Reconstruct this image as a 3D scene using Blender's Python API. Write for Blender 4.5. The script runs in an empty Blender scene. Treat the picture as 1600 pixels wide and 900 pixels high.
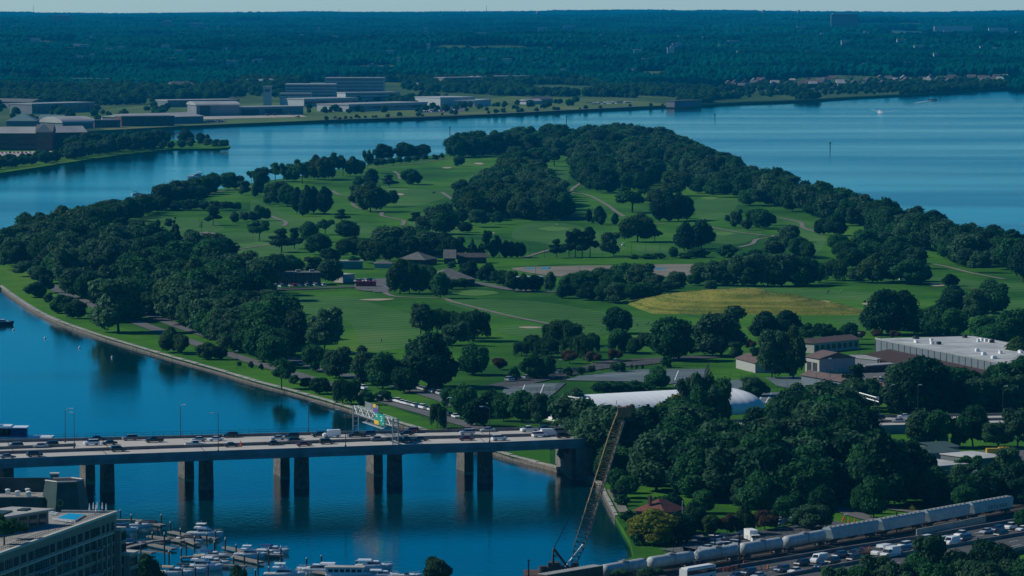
import bpy, math, random
import numpy as np
from mathutils import Vector, Matrix, noise as mn
from mathutils.geometry import tessellate_polygon
C = bpy.context; S = C.scene; COL = S.collection
R = math.radians
rnd = random.Random(7)
# ---------------------------------------------------------------- camera
FPX = 6600.0; H = 150.0; PITCH = math.atan(450 / FPX)
cam = bpy.data.objects.new('camera', bpy.data.cameras.new('camera')); COL.objects.link(cam)
cam.location = (0, 0, H); cam.rotation_euler = (math.pi / 2 - PITCH, 0, 0)
cam.data.sensor_width = 36; cam.data.lens = 36 * FPX / 1600
cam.data.clip_start = 1; cam.data.clip_end = 200000
S.camera = cam; S.render.resolution_x = 1600; S.render.resolution_y = 900
# ---------------------------------------------------------------- light
SUN_AZ = R(-80)      # azimuth of the sun seen from the camera, negative = left of the view
SUN_EL = R(37)
S.world = bpy.data.worlds.new('World'); S.world.use_nodes = True
wn = S.world.node_tree; wn.nodes.clear()
wo = wn.nodes.new('ShaderNodeOutputWorld'); bg = wn.nodes.new('ShaderNodeBackground'); sk = wn.nodes.new('ShaderNodeTexSky')
sk.sky_type = 'NISHITA'; sk.sun_disc = False; sk.sun_elevation = SUN_EL; sk.sun_rotation = SUN_AZ
sk.altitude = 100; sk.air_density = 1.0; sk.dust_density = 0.6; sk.ozone_density = 3.0
tint = wn.nodes.new('ShaderNodeMix'); tint.data_type = 'RGBA'; tint.blend_type = 'MULTIPLY'; tint.inputs[0].default_value = 1
# pale hazy air low over the horizon, deeper blue higher up
stc = wn.nodes.new('ShaderNodeTexCoord'); sxyz = wn.nodes.new('ShaderNodeSeparateXYZ'); srp = wn.nodes.new('ShaderNodeValToRGB')
wn.links.new(stc.outputs['Generated'], sxyz.inputs[0]); wn.links.new(sxyz.outputs['Z'], srp.inputs[0])
srp.color_ramp.elements[0].position = 0.0; srp.color_ramp.elements[0].color = (3.1, 3.95, 4.0, 1)
srp.color_ramp.elements[1].position = 0.4; srp.color_ramp.elements[1].color = (0.04, 0.62, 1.15, 1)
_e = srp.color_ramp.elements.new(0.035); _e.color = (0.22, 1.22, 2.0, 1); _e = srp.color_ramp.elements.new(0.11); _e.color = (0.0, 0.88, 1.56, 1); _e = srp.color_ramp.elements.new(0.25); _e.color = (0.0, 0.58, 1.10, 1)
wn.links.new(srp.outputs[0], tint.inputs[7])
wn.links.new(sk.outputs[0], tint.inputs[6]); wn.links.new(tint.outputs[2], bg.inputs[0]); wn.links.new(bg.outputs[0], wo.inputs[0])
bg.inputs[1].default_value = 0.076
sd = bpy.data.lights.new('sun', 'SUN'); sd.energy = 5.0; sd.angle = R(0.5); sd.color = (1.0, 0.97, 0.84)
sun = bpy.data.objects.new('sun', sd); COL.objects.link(sun)
sdir = Vector((math.sin(SUN_AZ) * math.cos(SUN_EL), math.cos(SUN_AZ) * math.cos(SUN_EL), math.sin(SUN_EL)))
sun.rotation_euler = sdir.to_track_quat('Z', 'Y').to_euler(); sun.location = (0, 1500, 600)
S.view_settings.view_transform = 'Standard'; S.view_settings.look = 'None'
S.view_settings.exposure = -0.45; S.view_settings.gamma = 1
S.cycles.volume_bounces = 0; S.cycles.max_bounces = 5; S.cycles.diffuse_bounces = 2
# ---------------------------------------------------------------- helpers
CP, SP = math.cos(PITCH), math.sin(PITCH)
def P(x, y, z=0.0):
    """the point of the place that stands at height z under pixel (x, y) of the photograph"""
    u = (x - 800) / FPX; v = (450 - y) / FPX
    dy = CP + v * SP; dz = -SP + v * CP
    t = (z - H) / dz
    return Vector((u * t, dy * t, z))
def PD(x, y, D):
    """pixel (x, y) at the distance D along the view"""
    u = (x - 800) / FPX; v = (450 - y) / FPX
    t = D / (CP + v * SP)
    return Vector((u * t, D, H + (-SP + v * CP) * t))
def pxm(D): return D / FPX          # metres per photograph pixel
def tag(o, label=None, cat=None, group=None, kind=None):
    if label: o['label'] = label
    if cat: o['category'] = cat
    if group: o['group'] = group
    if kind: o['kind'] = kind
    return o
def empty(name, loc, rz=0, label=None, cat=None, group=None, sc=1):
    o = bpy.data.objects.new(name, None); COL.objects.link(o)
    o.location = loc; o.rotation_euler = (0, 0, rz); o.scale = (sc, sc, sc) if not isinstance(sc, tuple) else sc
    o.empty_display_size = 1
    return tag(o, label, cat, group)
class MB:
    def __init__(s): s.v = []; s.f = []; s.m = []
    def add(s, vs, fs, mi=0):
        n = len(s.v); s.v += [tuple(p) for p in vs]; s.f += [tuple(i + n for i in f) for f in fs]; s.m += [mi] * len(fs); return s
    def box(s, c, d, rz=0, mi=0, taper=1.0, rx=0):
        hx, hy, hz = d[0] / 2, d[1] / 2, d[2] / 2; M = Matrix.Rotation(rz, 3, 'Z') @ Matrix.Rotation(rx, 3, 'X'); c = Vector(c)
        vs = []
        for z, k in ((-hz, 1), (hz, taper)):
            for x, y in ((-hx, -hy), (hx, -hy), (hx, hy), (-hx, hy)): vs.append(c + M @ Vector((x * k, y * k, z)))
        return s.add(vs, [(3, 2, 1, 0), (4, 5, 6, 7), (0, 1, 5, 4), (1, 2, 6, 5), (2, 3, 7, 6), (3, 0, 4, 7)], mi)
    def prism(s, poly, z0, z1, mi=0, top=None):
        n = len(poly); a = sum(poly[i][0] * poly[(i + 1) % n][1] - poly[(i + 1) % n][0] * poly[i][1] for i in range(n))
        if a < 0: poly = list(reversed(poly)); top = list(reversed(top)) if top else None
        tp = top or poly
        vs = [(p[0], p[1], z0) for p in poly] + [(p[0], p[1], z1) for p in tp]
        tris = tessellate_polygon([[Vector((p[0], p[1], 0)) for p in poly]])
        fs = []
        for t in tris:
            x = [Vector((poly[i][0], poly[i][1])) for i in t]
            cr = (x[1] - x[0]).cross(x[2] - x[0]); t = t if cr > 0 else (t[0], t[2], t[1])
            fs.append(tuple(i + n for i in t)); fs.append((t[2], t[1], t[0]))
        fs += [(i, (i + 1) % n, (i + 1) % n + n, i + n) for i in range(n)]
        return s.add(vs, fs, mi)
    def tube(s, p0, p1, r, n=6, r1=None, mi=0, cap=True):
        p0, p1 = Vector(p0), Vector(p1); d = p1 - p0
        if d.length < 1e-6: return s
        q = d.to_track_quat('Z', 'Y'); r1 = r if r1 is None else r1; vs = []
        for p, rr in ((p0, r), (p1, r1)):
            for i in range(n):
                a = 2 * math.pi * i / n; vs.append(p + q @ Vector((math.cos(a) * rr, math.sin(a) * rr, 0)))
        fs = [(i, (i + 1) % n, (i + 1) % n + n, i + n) for i in range(n)]
        if cap: fs += [tuple(range(n - 1, -1, -1)), tuple(range(n, 2 * n))]
        return s.add(vs, fs, mi)
    def lathe(s, prof, n=16, c=(0, 0, 0), mi=0):
        vs = []; fs = []
        for r, z in prof:
            for i in range(n):
                a = 2 * math.pi * i / n; vs.append((c[0] + r * math.cos(a), c[1] + r * math.sin(a), c[2] + z))
        for j in range(len(prof) - 1):
            for i in range(n): fs.append((j * n + i, j * n + (i + 1) % n, (j + 1) * n + (i + 1) % n, (j + 1) * n + i))
        return s.add(vs, fs, mi)
    def strip(s, A, B, mi=0):
        n = len(A); vs = [tuple(p) for p in A] + [tuple(p) for p in B]
        return s.add(vs, [(i, i + 1, n + i + 1, n + i) for i in range(n - 1)], mi)
    def mesh(s, name, mats):
        me = bpy.data.meshes.new(name); me.from_pydata(s.v, [], s.f)
        for m in (mats if isinstance(mats, (list, tuple)) else [mats]): me.materials.append(m)
        if any(s.m): me.polygons.foreach_set('material_index', s.m)
        me.update(); return me
    def build(s, name, mats, parent=None, smooth=False):
        me = s.mesh(name, mats)
        if smooth: me.polygons.foreach_set('use_smooth', [True] * len(me.polygons))
        return link(name, me, parent)
def link(name, me, parent=None, loc=None, rz=0):
    o = bpy.data.objects.new(name, me); COL.objects.link(o)
    if parent: o.parent = parent
    if loc is not None: o.location = loc
    if rz: o.rotation_euler = (0, 0, rz)
    return o
def clone(o, parent=None, label=None, group=None, loc=None, rz=None, skip=()):
    c = o.copy(); COL.objects.link(c); c.parent = parent
    if label: c['label'] = label
    if group: c['group'] = group
    if loc is not None: c.location = loc
    if rz is not None: c.rotation_euler = (0, 0, rz)
    for ch in KIDS.get(o, ()): 
        if ch.name.split('.')[0] not in skip: clone(ch, c)
    return c
KIDS = {}
def note_kids():
    KIDS.clear()
    for o in bpy.data.objects:
        if o.parent: KIDS.setdefault(o.parent, []).append(o)
def tri_sheet(pts):
    t = tessellate_polygon([[Vector((p[0], p[1], 0)) for p in pts]]); out = []
    for a, b, c in t:
        x = [Vector((pts[i][0], pts[i][1])) for i in (a, b, c)]
        out.append((a, b, c) if (x[1] - x[0]).cross(x[2] - x[0]) > 0 else (a, c, b))
    return out
def sheet(name, pix, z, m, kind='structure', parent=None, sm=True):
    pix = smooth_closed(pix) if sm else pix
    pts = [P(x, y, z) for x, y in pix]; b = MB(); b.add(pts, tri_sheet(pts))
    o = b.build(name, m, parent)
    if kind and not parent: o['kind'] = kind
    return o
def cr(p0, p1, p2, p3, t):
    return tuple(0.5 * ((2 * b) + (-a + c) * t + (2 * a - 5 * b + 4 * c - d) * t * t + (-a + 3 * b - 3 * c + d) * t ** 3) for a, b, c, d in zip(p0, p1, p2, p3))
def smooth_closed(p, k=5):
    n = len(p); return [cr(p[i - 1], p[i], p[(i + 1) % n], p[(i + 2) % n], j / k) for i in range(n) for j in range(k)]
def smooth_open(p, k=6):
    q = [p[0]] + list(p) + [p[-1]]; out = [cr(q[i], q[i + 1], q[i + 2], q[i + 3], j / k) for i in range(len(p) - 1) for j in range(k)]
    return out + [tuple(p[-1])]
def offs(pts, w):
    """a polyline shifted sideways by w metres"""
    out = []
    for i, p in enumerate(pts):
        a = pts[max(0, i - 1)]; b = pts[min(len(pts) - 1, i + 1)]; d = Vector((b[0] - a[0], b[1] - a[1])).normalized()
        out.append(Vector((p[0] - d.y * w, p[1] + d.x * w, p[2])))
    return out
def path(name, pix, w, z, m, kind='structure', sm=True, parent=None):
    pts = [P(x, y, z) for x, y in (smooth_open(pix) if sm else pix)]
    o = MB().strip(offs(pts, -w / 2), offs(pts, w / 2)).build(name, m, parent)
    if kind and not parent: o['kind'] = kind
    return o
def inside(x, y, poly):
    c = False; n = len(poly); j = n - 1
    for i in range(n):
        xi, yi = poly[i]; xj, yj = poly[j]
        if (yi > y) != (yj > y) and x < (xj - xi) * (y - yi) / (yj - yi) + xi: c = not c
        j = i
    return c
def interp(tab, x):
    if x <= tab[0][0]: return tab[0][1]
    for (a, b), (c, d) in zip(tab, tab[1:]):
        if x <= c: return b + (d - b) * (x - a) / (c - a)
    return tab[-1][1]
def sst(a, b, x):
    t = min(1, max(0, (x - a) / (b - a))); return t * t * (3 - 2 * t)
# ---------------------------------------------------------------- materials
def mat(name, col, rough=0.8, metal=0.0, var=0.15, scale=1.0, bump=0.0, col2=None, spec=0.3, rand=0.0, obj=True, emit=None):
    m = bpy.data.materials.new(name); m.use_nodes = True; nt = m.node_tree; b = nt.nodes['Principled BSDF']
    b.inputs['Roughness'].default_value = rough; b.inputs['Metallic'].default_value = metal; b.inputs['Specular IOR Level'].default_value = spec
    N = nt.nodes.new; L = nt.links.new
    tc = N('ShaderNodeNewGeometry') if not obj else N('ShaderNodeTexCoord'); out = tc.outputs['Position'] if not obj else tc.outputs['Object']
    n = N('ShaderNodeTexNoise'); n.inputs['Scale'].default_value = scale; n.inputs['Detail'].default_value = 4; L(out, n.inputs['Vector'])
    r = N('ShaderNodeValToRGB'); c2 = col2 or tuple(c * (1 - 2 * var) for c in col)
    r.color_ramp.elements[0].position = 0.3; r.color_ramp.elements[1].position = 0.7
    r.color_ramp.elements[0].color = (*c2, 1); r.color_ramp.elements[1].color = (*(tuple(min(1, c * (1 + var * .4)) for c in col)), 1)
    L(n.outputs['Fac'], r.inputs[0]); last = r.outputs[0]
    if rand:
        oi = N('ShaderNodeObjectInfo'); hs = N('ShaderNodeHueSaturation'); mp = N('ShaderNodeMapRange'); mp.inputs[3].default_value = 1 - rand; mp.inputs[4].default_value = 1 + rand
        L(oi.outputs['Random'], mp.inputs[0]); L(mp.outputs[0], hs.inputs['Value']); L(last, hs.inputs['Color']); last = hs.outputs[0]
    L(last, b.inputs['Base Color'])
    if bump:
        bp = N('ShaderNodeBump'); bp.inputs['Distance'].default_value = bump; bp.inputs['Strength'].default_value = 0.6
        n2 = N('ShaderNodeTexNoise'); n2.inputs['Scale'].default_value = scale * 4; n2.inputs['Detail'].default_value = 4; L(out, n2.inputs['Vector']); L(n2.outputs['Fac'], bp.inputs['Height']); L(bp.outputs[0], b.inputs['Normal'])
    if emit: b.inputs['Emission Color'].default_value = (*emit[:3], 1); b.inputs['Emission Strength'].default_value = emit[3]
    return m
def leafmat(name, dark, light, autumn=None, far=False, rand=0.35, pos=(0.35, 0.95)):
    m = bpy.data.materials.new(name); m.use_nodes = True; nt = m.node_tree; N = nt.nodes.new; L = nt.links.new
    b = nt.nodes['Principled BSDF']; b.inputs['Roughness'].default_value = 0.65; b.inputs['Specular IOR Level'].default_value = 0.0 if far else 0.12
    g = N('ShaderNodeNewGeometry'); oi = N('ShaderNodeObjectInfo')
    n = N('ShaderNodeTexNoise'); n.inputs['Scale'].default_value = 0.0035 if far else 0.22; n.inputs['Detail'].default_value = 8 if far else 5; n.inputs['Roughness'].default_value = .74 if far else .65; L(g.outputs['Position'], n.inputs['Vector'])
    ad = N('ShaderNodeMath'); ad.operation = 'MULTIPLY_ADD'; ad.inputs[1].default_value = rand * 1.2; L(oi.outputs['Random'], ad.inputs[0]); L(n.outputs['Fac'], ad.inputs[2])
    r = N('ShaderNodeValToRGB'); r.color_ramp.elements[0].position = pos[0]; r.color_ramp.elements[1].position = pos[1]
    r.color_ramp.elements[0].color = (*dark, 1); r.color_ramp.elements[1].color = (*light, 1)
    L(ad.outputs[0], r.inputs[0]); last = r.outputs[0]
    if autumn:
        w = N('ShaderNodeTexWhiteNoise'); w.noise_dimensions = '1D'; L(oi.outputs['Random'], w.inputs['W'])
        mr = N('ShaderNodeMapRange'); mr.inputs[1].default_value = 0.93; mr.inputs[2].default_value = 1.0; L(w.outputs['Value'], mr.inputs[0])
        mx = N('ShaderNodeMix'); mx.data_type = 'RGBA'; L(mr.outputs[0], mx.inputs[0]); L(last, mx.inputs[6]); mx.inputs[7].default_value = (*autumn, 1); last = mx.outputs[2]
    L(last, b.inputs['Base Color'])
    tr = N('ShaderNodeBsdfTranslucent'); L(last, tr.inputs[0]); ms = N('ShaderNodeMixShader'); ms.inputs[0].default_value = 0.35
    if not far:
        L(b.outputs[0], ms.inputs[1]); L(tr.outputs[0], ms.inputs[2]); L(ms.outputs[0], nt.nodes['Material Output'].inputs[0])
    return m
M = {}
M['leaf'] = leafmat('foliage', (0.007, 0.044, 0.016), (0.034, 0.145, 0.038))
M['leafg'] = leafmat('foliage_grey_green', (0.018, 0.055, 0.028), (0.062, 0.150, 0.062))
M['leafd'] = leafmat('foliage_dark', (0.004, 0.030, 0.014), (0.014, 0.075, 0.028))
M['leafy'] = leafmat('foliage_yellow', (0.10, 0.13, 0.012), (0.19, 0.22, 0.02))
M['leafr'] = leafmat('foliage_rust', (0.055, 0.035, 0.018), (0.105, 0.068, 0.035))
M['leafo'] = leafmat('foliage_olive', (0.020, 0.056, 0.016), (0.050, 0.120, 0.028))
M['leafw'] = leafmat('foliage_willow', (0.016, 0.06, 0.022), (0.045, 0.12, 0.035))
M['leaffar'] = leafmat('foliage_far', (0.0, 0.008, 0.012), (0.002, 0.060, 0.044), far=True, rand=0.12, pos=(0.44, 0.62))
M['bark'] = mat('bark', (0.09, 0.075, 0.06), 0.9, var=.25, scale=3)
# ---------------------------------------------------------------- water, land, far terrain
def water_mat():
    m = bpy.data.materials.new('water'); m.use_nodes = True; nt = m.node_tree; N = nt.nodes.new; L = nt.links.new
    b = nt.nodes['Principled BSDF']; b.inputs['IOR'].default_value = 1.33; b.inputs['Specular IOR Level'].default_value = 0.5
    g = N('ShaderNodeNewGeometry')
    mp = N('ShaderNodeMapping'); mp.inputs['Scale'].default_value = (0.0008, 0.0042, 1); mp.inputs['Rotation'].default_value = (0, 0, R(-14)); L(g.outputs['Position'], mp.inputs['Vector'])
    n1 = N('ShaderNodeTexNoise'); n1.inputs['Scale'].default_value = 1; n1.inputs['Detail'].default_value = 5; n1.inputs['Roughness'].default_value = .55; L(mp.outputs[0], n1.inputs['Vector'])
    rr = N('ShaderNodeMapRange'); rr.inputs[1].default_value = 0.40; rr.inputs[2].default_value = 0.62; rr.inputs[3].default_value = 0.07; rr.inputs[4].default_value = 0.14; L(n1.outputs['Fac'], rr.inputs[0]); L(rr.outputs[0], b.inputs['Roughness'])
    n3 = N('ShaderNodeTexNoise'); n3.inputs['Scale'].default_value = 0.004; n3.inputs['Detail'].default_value = 3; L(g.outputs['Position'], n3.inputs['Vector'])
    cr_ = N('ShaderNodeValToRGB'); cr_.color_ramp.elements[0].color = (0.0, 0.020, 0.030, 1); cr_.color_ramp.elements[1].color = (0.0, 0.032, 0.036, 1)
    L(n3.outputs['Fac'], cr_.inputs[0]); L(cr_.outputs[0], b.inputs['Base Color'])
    n2 = N('ShaderNodeTexNoise'); n2.inputs['Scale'].default_value = 0.42; n2.inputs['Detail'].default_value = 4; L(g.outputs['Position'], n2.inputs['Vector'])
    bp = N('ShaderNodeBump'); bp.inputs['Distance'].default_value = 0.17; L(n2.outputs['Fac'], bp.inputs['Height'])
    br = N('ShaderNodeMapRange'); br.inputs[1].default_value = 0.42; br.inputs[2].default_value = 0.62; br.inputs[3].default_value = 0.25; br.inputs[4].default_value = 0.7; L(n1.outputs['Fac'], br.inputs[0]); L(br.outputs[0], bp.inputs['Strength'])
    L(bp.outputs[0], b.inputs['Normal'])
    return m
M['water'] = water_mat()
wb = MB(); wb.add([(-16000, -300, 0), (16000, -300, 0), (16000, 40000, 0), (-16000, 40000, 0)], [(0, 1, 2, 3)])
tag(wb.build('river', M['water']), kind='structure')

def grass_mat(name, a, b_, patch, s=0.02, stripe=0.0):
    m = bpy.data.materials.new(name); m.use_nodes = True; nt = m.node_tree; N = nt.nodes.new; L = nt.links.new
    b = nt.nodes['Principled BSDF']; b.inputs['Roughness'].default_value = 0.9; b.inputs['Specular IOR Level'].default_value = 0.1
    g = N('ShaderNodeNewGeometry')
    n = N('ShaderNodeTexNoise'); n.inputs['Scale'].default_value = s; n.inputs['Detail'].default_value = 8; n.inputs['Roughness'].default_value = .62; L(g.outputs['Position'], n.inputs['Vector'])
    r = N('ShaderNodeValToRGB'); r.color_ramp.elements[0].position = .42; r.color_ramp.elements[1].position = .58
    r.color_ramp.elements[0].color = (*a, 1); r.color_ramp.elements[1].color = (*b_, 1); e = r.color_ramp.elements.new(.68); e.color = (*patch, 1)
    mp = N('ShaderNodeMapping'); mp.inputs['Rotation'].default_value = (0, 0, .5); mp.inputs['Scale'].default_value = (0.012, 0.003, 1); L(g.outputs['Position'], mp.inputs[0])
    n2 = N('ShaderNodeTexNoise'); n2.inputs['Detail'].default_value = 3; n2.inputs['Scale'].default_value = 1.0; L(mp.outputs[0], n2.inputs['Vector'])
    mx = N('ShaderNodeMath'); mx.operation = 'MULTIPLY_ADD'; mx.inputs[1].default_value = .62; L(n2.outputs['Fac'], mx.inputs[0])
    m3 = N('ShaderNodeMath'); m3.operation = 'MULTIPLY'; m3.inputs[1].default_value = .42; L(n.outputs['Fac'], m3.inputs[0]); L(m3.outputs[0], mx.inputs[2])
    L(mx.outputs[0], r.inputs[0]); L(r.outputs[0], b.inputs['Base Color'])
    n4 = N('ShaderNodeTexNoise'); n4.inputs['Scale'].default_value = .5; n4.inputs['Detail'].default_value = 5; L(g.outputs['Position'], n4.inputs['Vector'])
    bp = N('ShaderNodeBump'); bp.inputs['Distance'].default_value = .6; bp.inputs['Strength'].default_value = .5; L(n4.outputs['Fac'], bp.inputs['Height']); L(bp.outputs[0], b.inputs['Normal'])
    return m
M['grass'] = grass_mat('grass', (0.014, 0.074, 0.004), (0.050, 0.160, 0.007), (0.090, 0.185, 0.018))
def add_stripes(m):
    nt = m.node_tree; b = nt.nodes['Principled BSDF']; src = b.inputs['Base Color'].links[0].from_socket; N = nt.nodes.new; L = nt.links.new
    g = N('ShaderNodeNewGeometry'); mp = N('ShaderNodeMapping'); mp.inputs['Rotation'].default_value = (0, 0, .9); L(g.outputs['Position'], mp.inputs[0]); w = N('ShaderNodeTexWave'); w.inputs['Scale'].default_value = .028; w.inputs['Distortion'].default_value = 1.5; w.inputs['Detail Scale'].default_value = .3; L(mp.outputs[0], w.inputs['Vector'])
    mr = N('ShaderNodeMapRange'); mr.inputs[3].default_value = .80; mr.inputs[4].default_value = 1.12; L(w.outputs['Fac'], mr.inputs[0]); hs = N('ShaderNodeHueSaturation'); L(src, hs.inputs['Color']); L(mr.outputs[0], hs.inputs['Value']); L(hs.outputs[0], b.inputs['Base Color'])
M['fair'] = grass_mat('fairway_grass', (0.038, 0.115, 0.018), (0.064, 0.165, 0.030), (0.11, 0.19, 0.045))
add_stripes(M['fair'])
M['green'] = grass_mat('putting_green_grass', (0.08, 0.18, 0.035), (0.105, 0.21, 0.045), (0.13, 0.21, 0.06))
M['bank'] = grass_mat('bank_grass', (0.030, 0.120, 0.002), (0.058, 0.170, 0.005), (0.11, 0.17, 0.02), s=.05)
M['field'] = grass_mat('airfield_grass', (0.07, 0.12, 0.03), (0.11, 0.16, 0.045), (0.16, 0.17, 0.07), s=.004)
M['sand'] = mat('sand', (0.42, 0.34, 0.24), .9, var=.12, scale=.3)
M['dirt'] = mat('bare_dirt', (0.22, 0.19, 0.14), .95, var=.15, scale=.05, obj=False)
M['asphalt'] = mat('asphalt', (0.075, 0.078, 0.08), .9, var=.12, scale=.08, obj=False)
M['road'] = mat('pale_asphalt', (0.13, 0.13, 0.13), .9, var=.12, scale=.1, obj=False)
M['cpath'] = mat('cart_path', (0.19, 0.18, 0.14), .9, var=.12, scale=.1, obj=False)
M['concrete'] = mat('concrete', (0.36, 0.34, 0.31), .85, var=.12, scale=.2, obj=False)
M['apron'] = mat('apron_concrete', (0.42, 0.38, 0.32), .85, var=.12, scale=.01, obj=False)
M['stone'] = mat('seawall_stone', (0.20, 0.17, 0.14), .9, var=.3, scale=.8, bump=.1, obj=False)
M['paint'] = mat('road_paint', (0.75, 0.75, 0.72), .7, var=.05, scale=1)

SH = [(-420, 480), (-200, 470), (-60, 462), (0, 447), (20, 462), (60, 487), (100, 505), (165, 527), (262, 556), (330, 575), (400, 596), (450, 609), (500, 623), (580, 647), (658, 671),
      (720, 688), (797, 712), (877, 733), (922, 748), (938, 758), (946, 775), (962, 806), (985, 845), (990, 868)]
ISL = SH + [(960, 884), (900, 893), (800, 912), (560, 924), (200, 930), (-300, 935), (-1200, 1000), (-1200, 2600), (2800, 2600), (2600, 500), (2200, 430), (1700, 400),
      (1640, 397), (1570, 388), (1500, 377), (1400, 350), (1300, 322), (1200, 292), (1155, 271), (1117, 256), (1075, 240), (1040, 224), (950, 214), (860, 218), (760, 231), (700, 240), (640, 247), (560, 259),
      (480, 273), (380, 288), (300, 303), (240, 325), (150, 352), (100, 364), (57, 375), (10, 398), (-60, 420), (-420, 440)]
GZ = 1.3
pts = [P(x, y, GZ) for x, y in ISL]
tag(MB().prism(pts, -3, GZ).build('ground', M['grass']), kind='structure')
# peninsula on the left
PEN = [(-700, 330), (-200, 296), (0, 270), (60, 261), (130, 250), (200, 240), (270, 232.5), (330, 232), (356, 231), (360, 228), (354, 223), (300, 219), (220, 219), (160, 214), (128, 209), (90, 204), (-700, 200)]
tag(MB().prism([P(x, y, GZ) for x, y in PEN], -3, GZ).build('peninsula_ground', M['bank']), kind='structure')
FSH = [(-900, 208), (100, 208), (170, 205), (240, 201), (300, 196.5), (400, 193), (520, 188.5), (680, 183), (780, 178), (900, 172.5), (1000, 168), (1070, 165.5), (1150, 161), (1240, 158), (1340, 152), (1440, 147), (1530, 140.5), (1600, 136), (1800, 128), (2500, 110)]
def hz(x, D):
    ph = 900 * mn.noise(Vector((x / 1500, 5.5, D / 9000)))
    rid = (13 + 6 * mn.noise(Vector((x / 1100, D / 1700, 2.2)))) * math.sin((D + ph + .12 * x) / 2300 * 6.283) * sst(8600, 9600, D) * (1 - .55 * sst(16000, 24000, D))
    n = mn.noise(Vector((x / 1700, D / 2400, 3.1)))
    n2 = mn.noise(Vector((x / 600, D / 900, 7.7)))
    return 3 + (36 + 10 * n) * sst(7300, 8800, D + 500 * mn.noise(Vector((x / 900, 0, 0)))) + 10 * sst(12000, 16000, D) * (1 + n) + 7 * sst(20000, 25000, D) + rid + 12 * n2 * sst(7600, 9500, D) * (1 - .6 * sst(14000, 22000, D))
NX, NY = 120, 90
tv = []; tf = []
for j in range(NY + 1):
    for i in range(NX + 1):
        px = -900 + 3400 * i / NX
        D0 = P(px, interp(FSH, px), 2.6).y
        D = D0 * (27500 / D0) ** (j / NY); x = (px - 800) / FPX * D
        tv.append((x, D, -2 if j == 0 else hz(x, D)))
tv2 = [(v[0], v[1] - 4, -3) for v in tv[:NX + 1]]
for j in range(NY):
    for i in range(NX): a = j * (NX + 1) + i; tf.append((a, a + 1, a + NX + 2, a + NX + 1))
tb = MB(); tb.add(tv, tf)
for i in range(NX + 1):
    v = tb.v[i]; tb.v[i] = (v[0], v[1], 2.6)
n0 = len(tb.v); tb.add([(v[0], v[1], -3) for v in tv[:NX + 1]], [])
tb.f += [(n0 + i, n0 + i + 1, i + 1, i) for i in range(NX)]; tb.m += [0] * NX
M['farground'] = grass_mat('far_ground', (0.03, 0.07, 0.02), (0.06, 0.11, 0.03), (0.10, 0.12, 0.05), s=.002)
tag(tb.build('far_shore_terrain', M['farground'], smooth=True), kind='structure')
def TZ(px, y):
    """point of the far terrain under a pixel (flat part)"""
    return P(px, y, 3.0)
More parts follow.
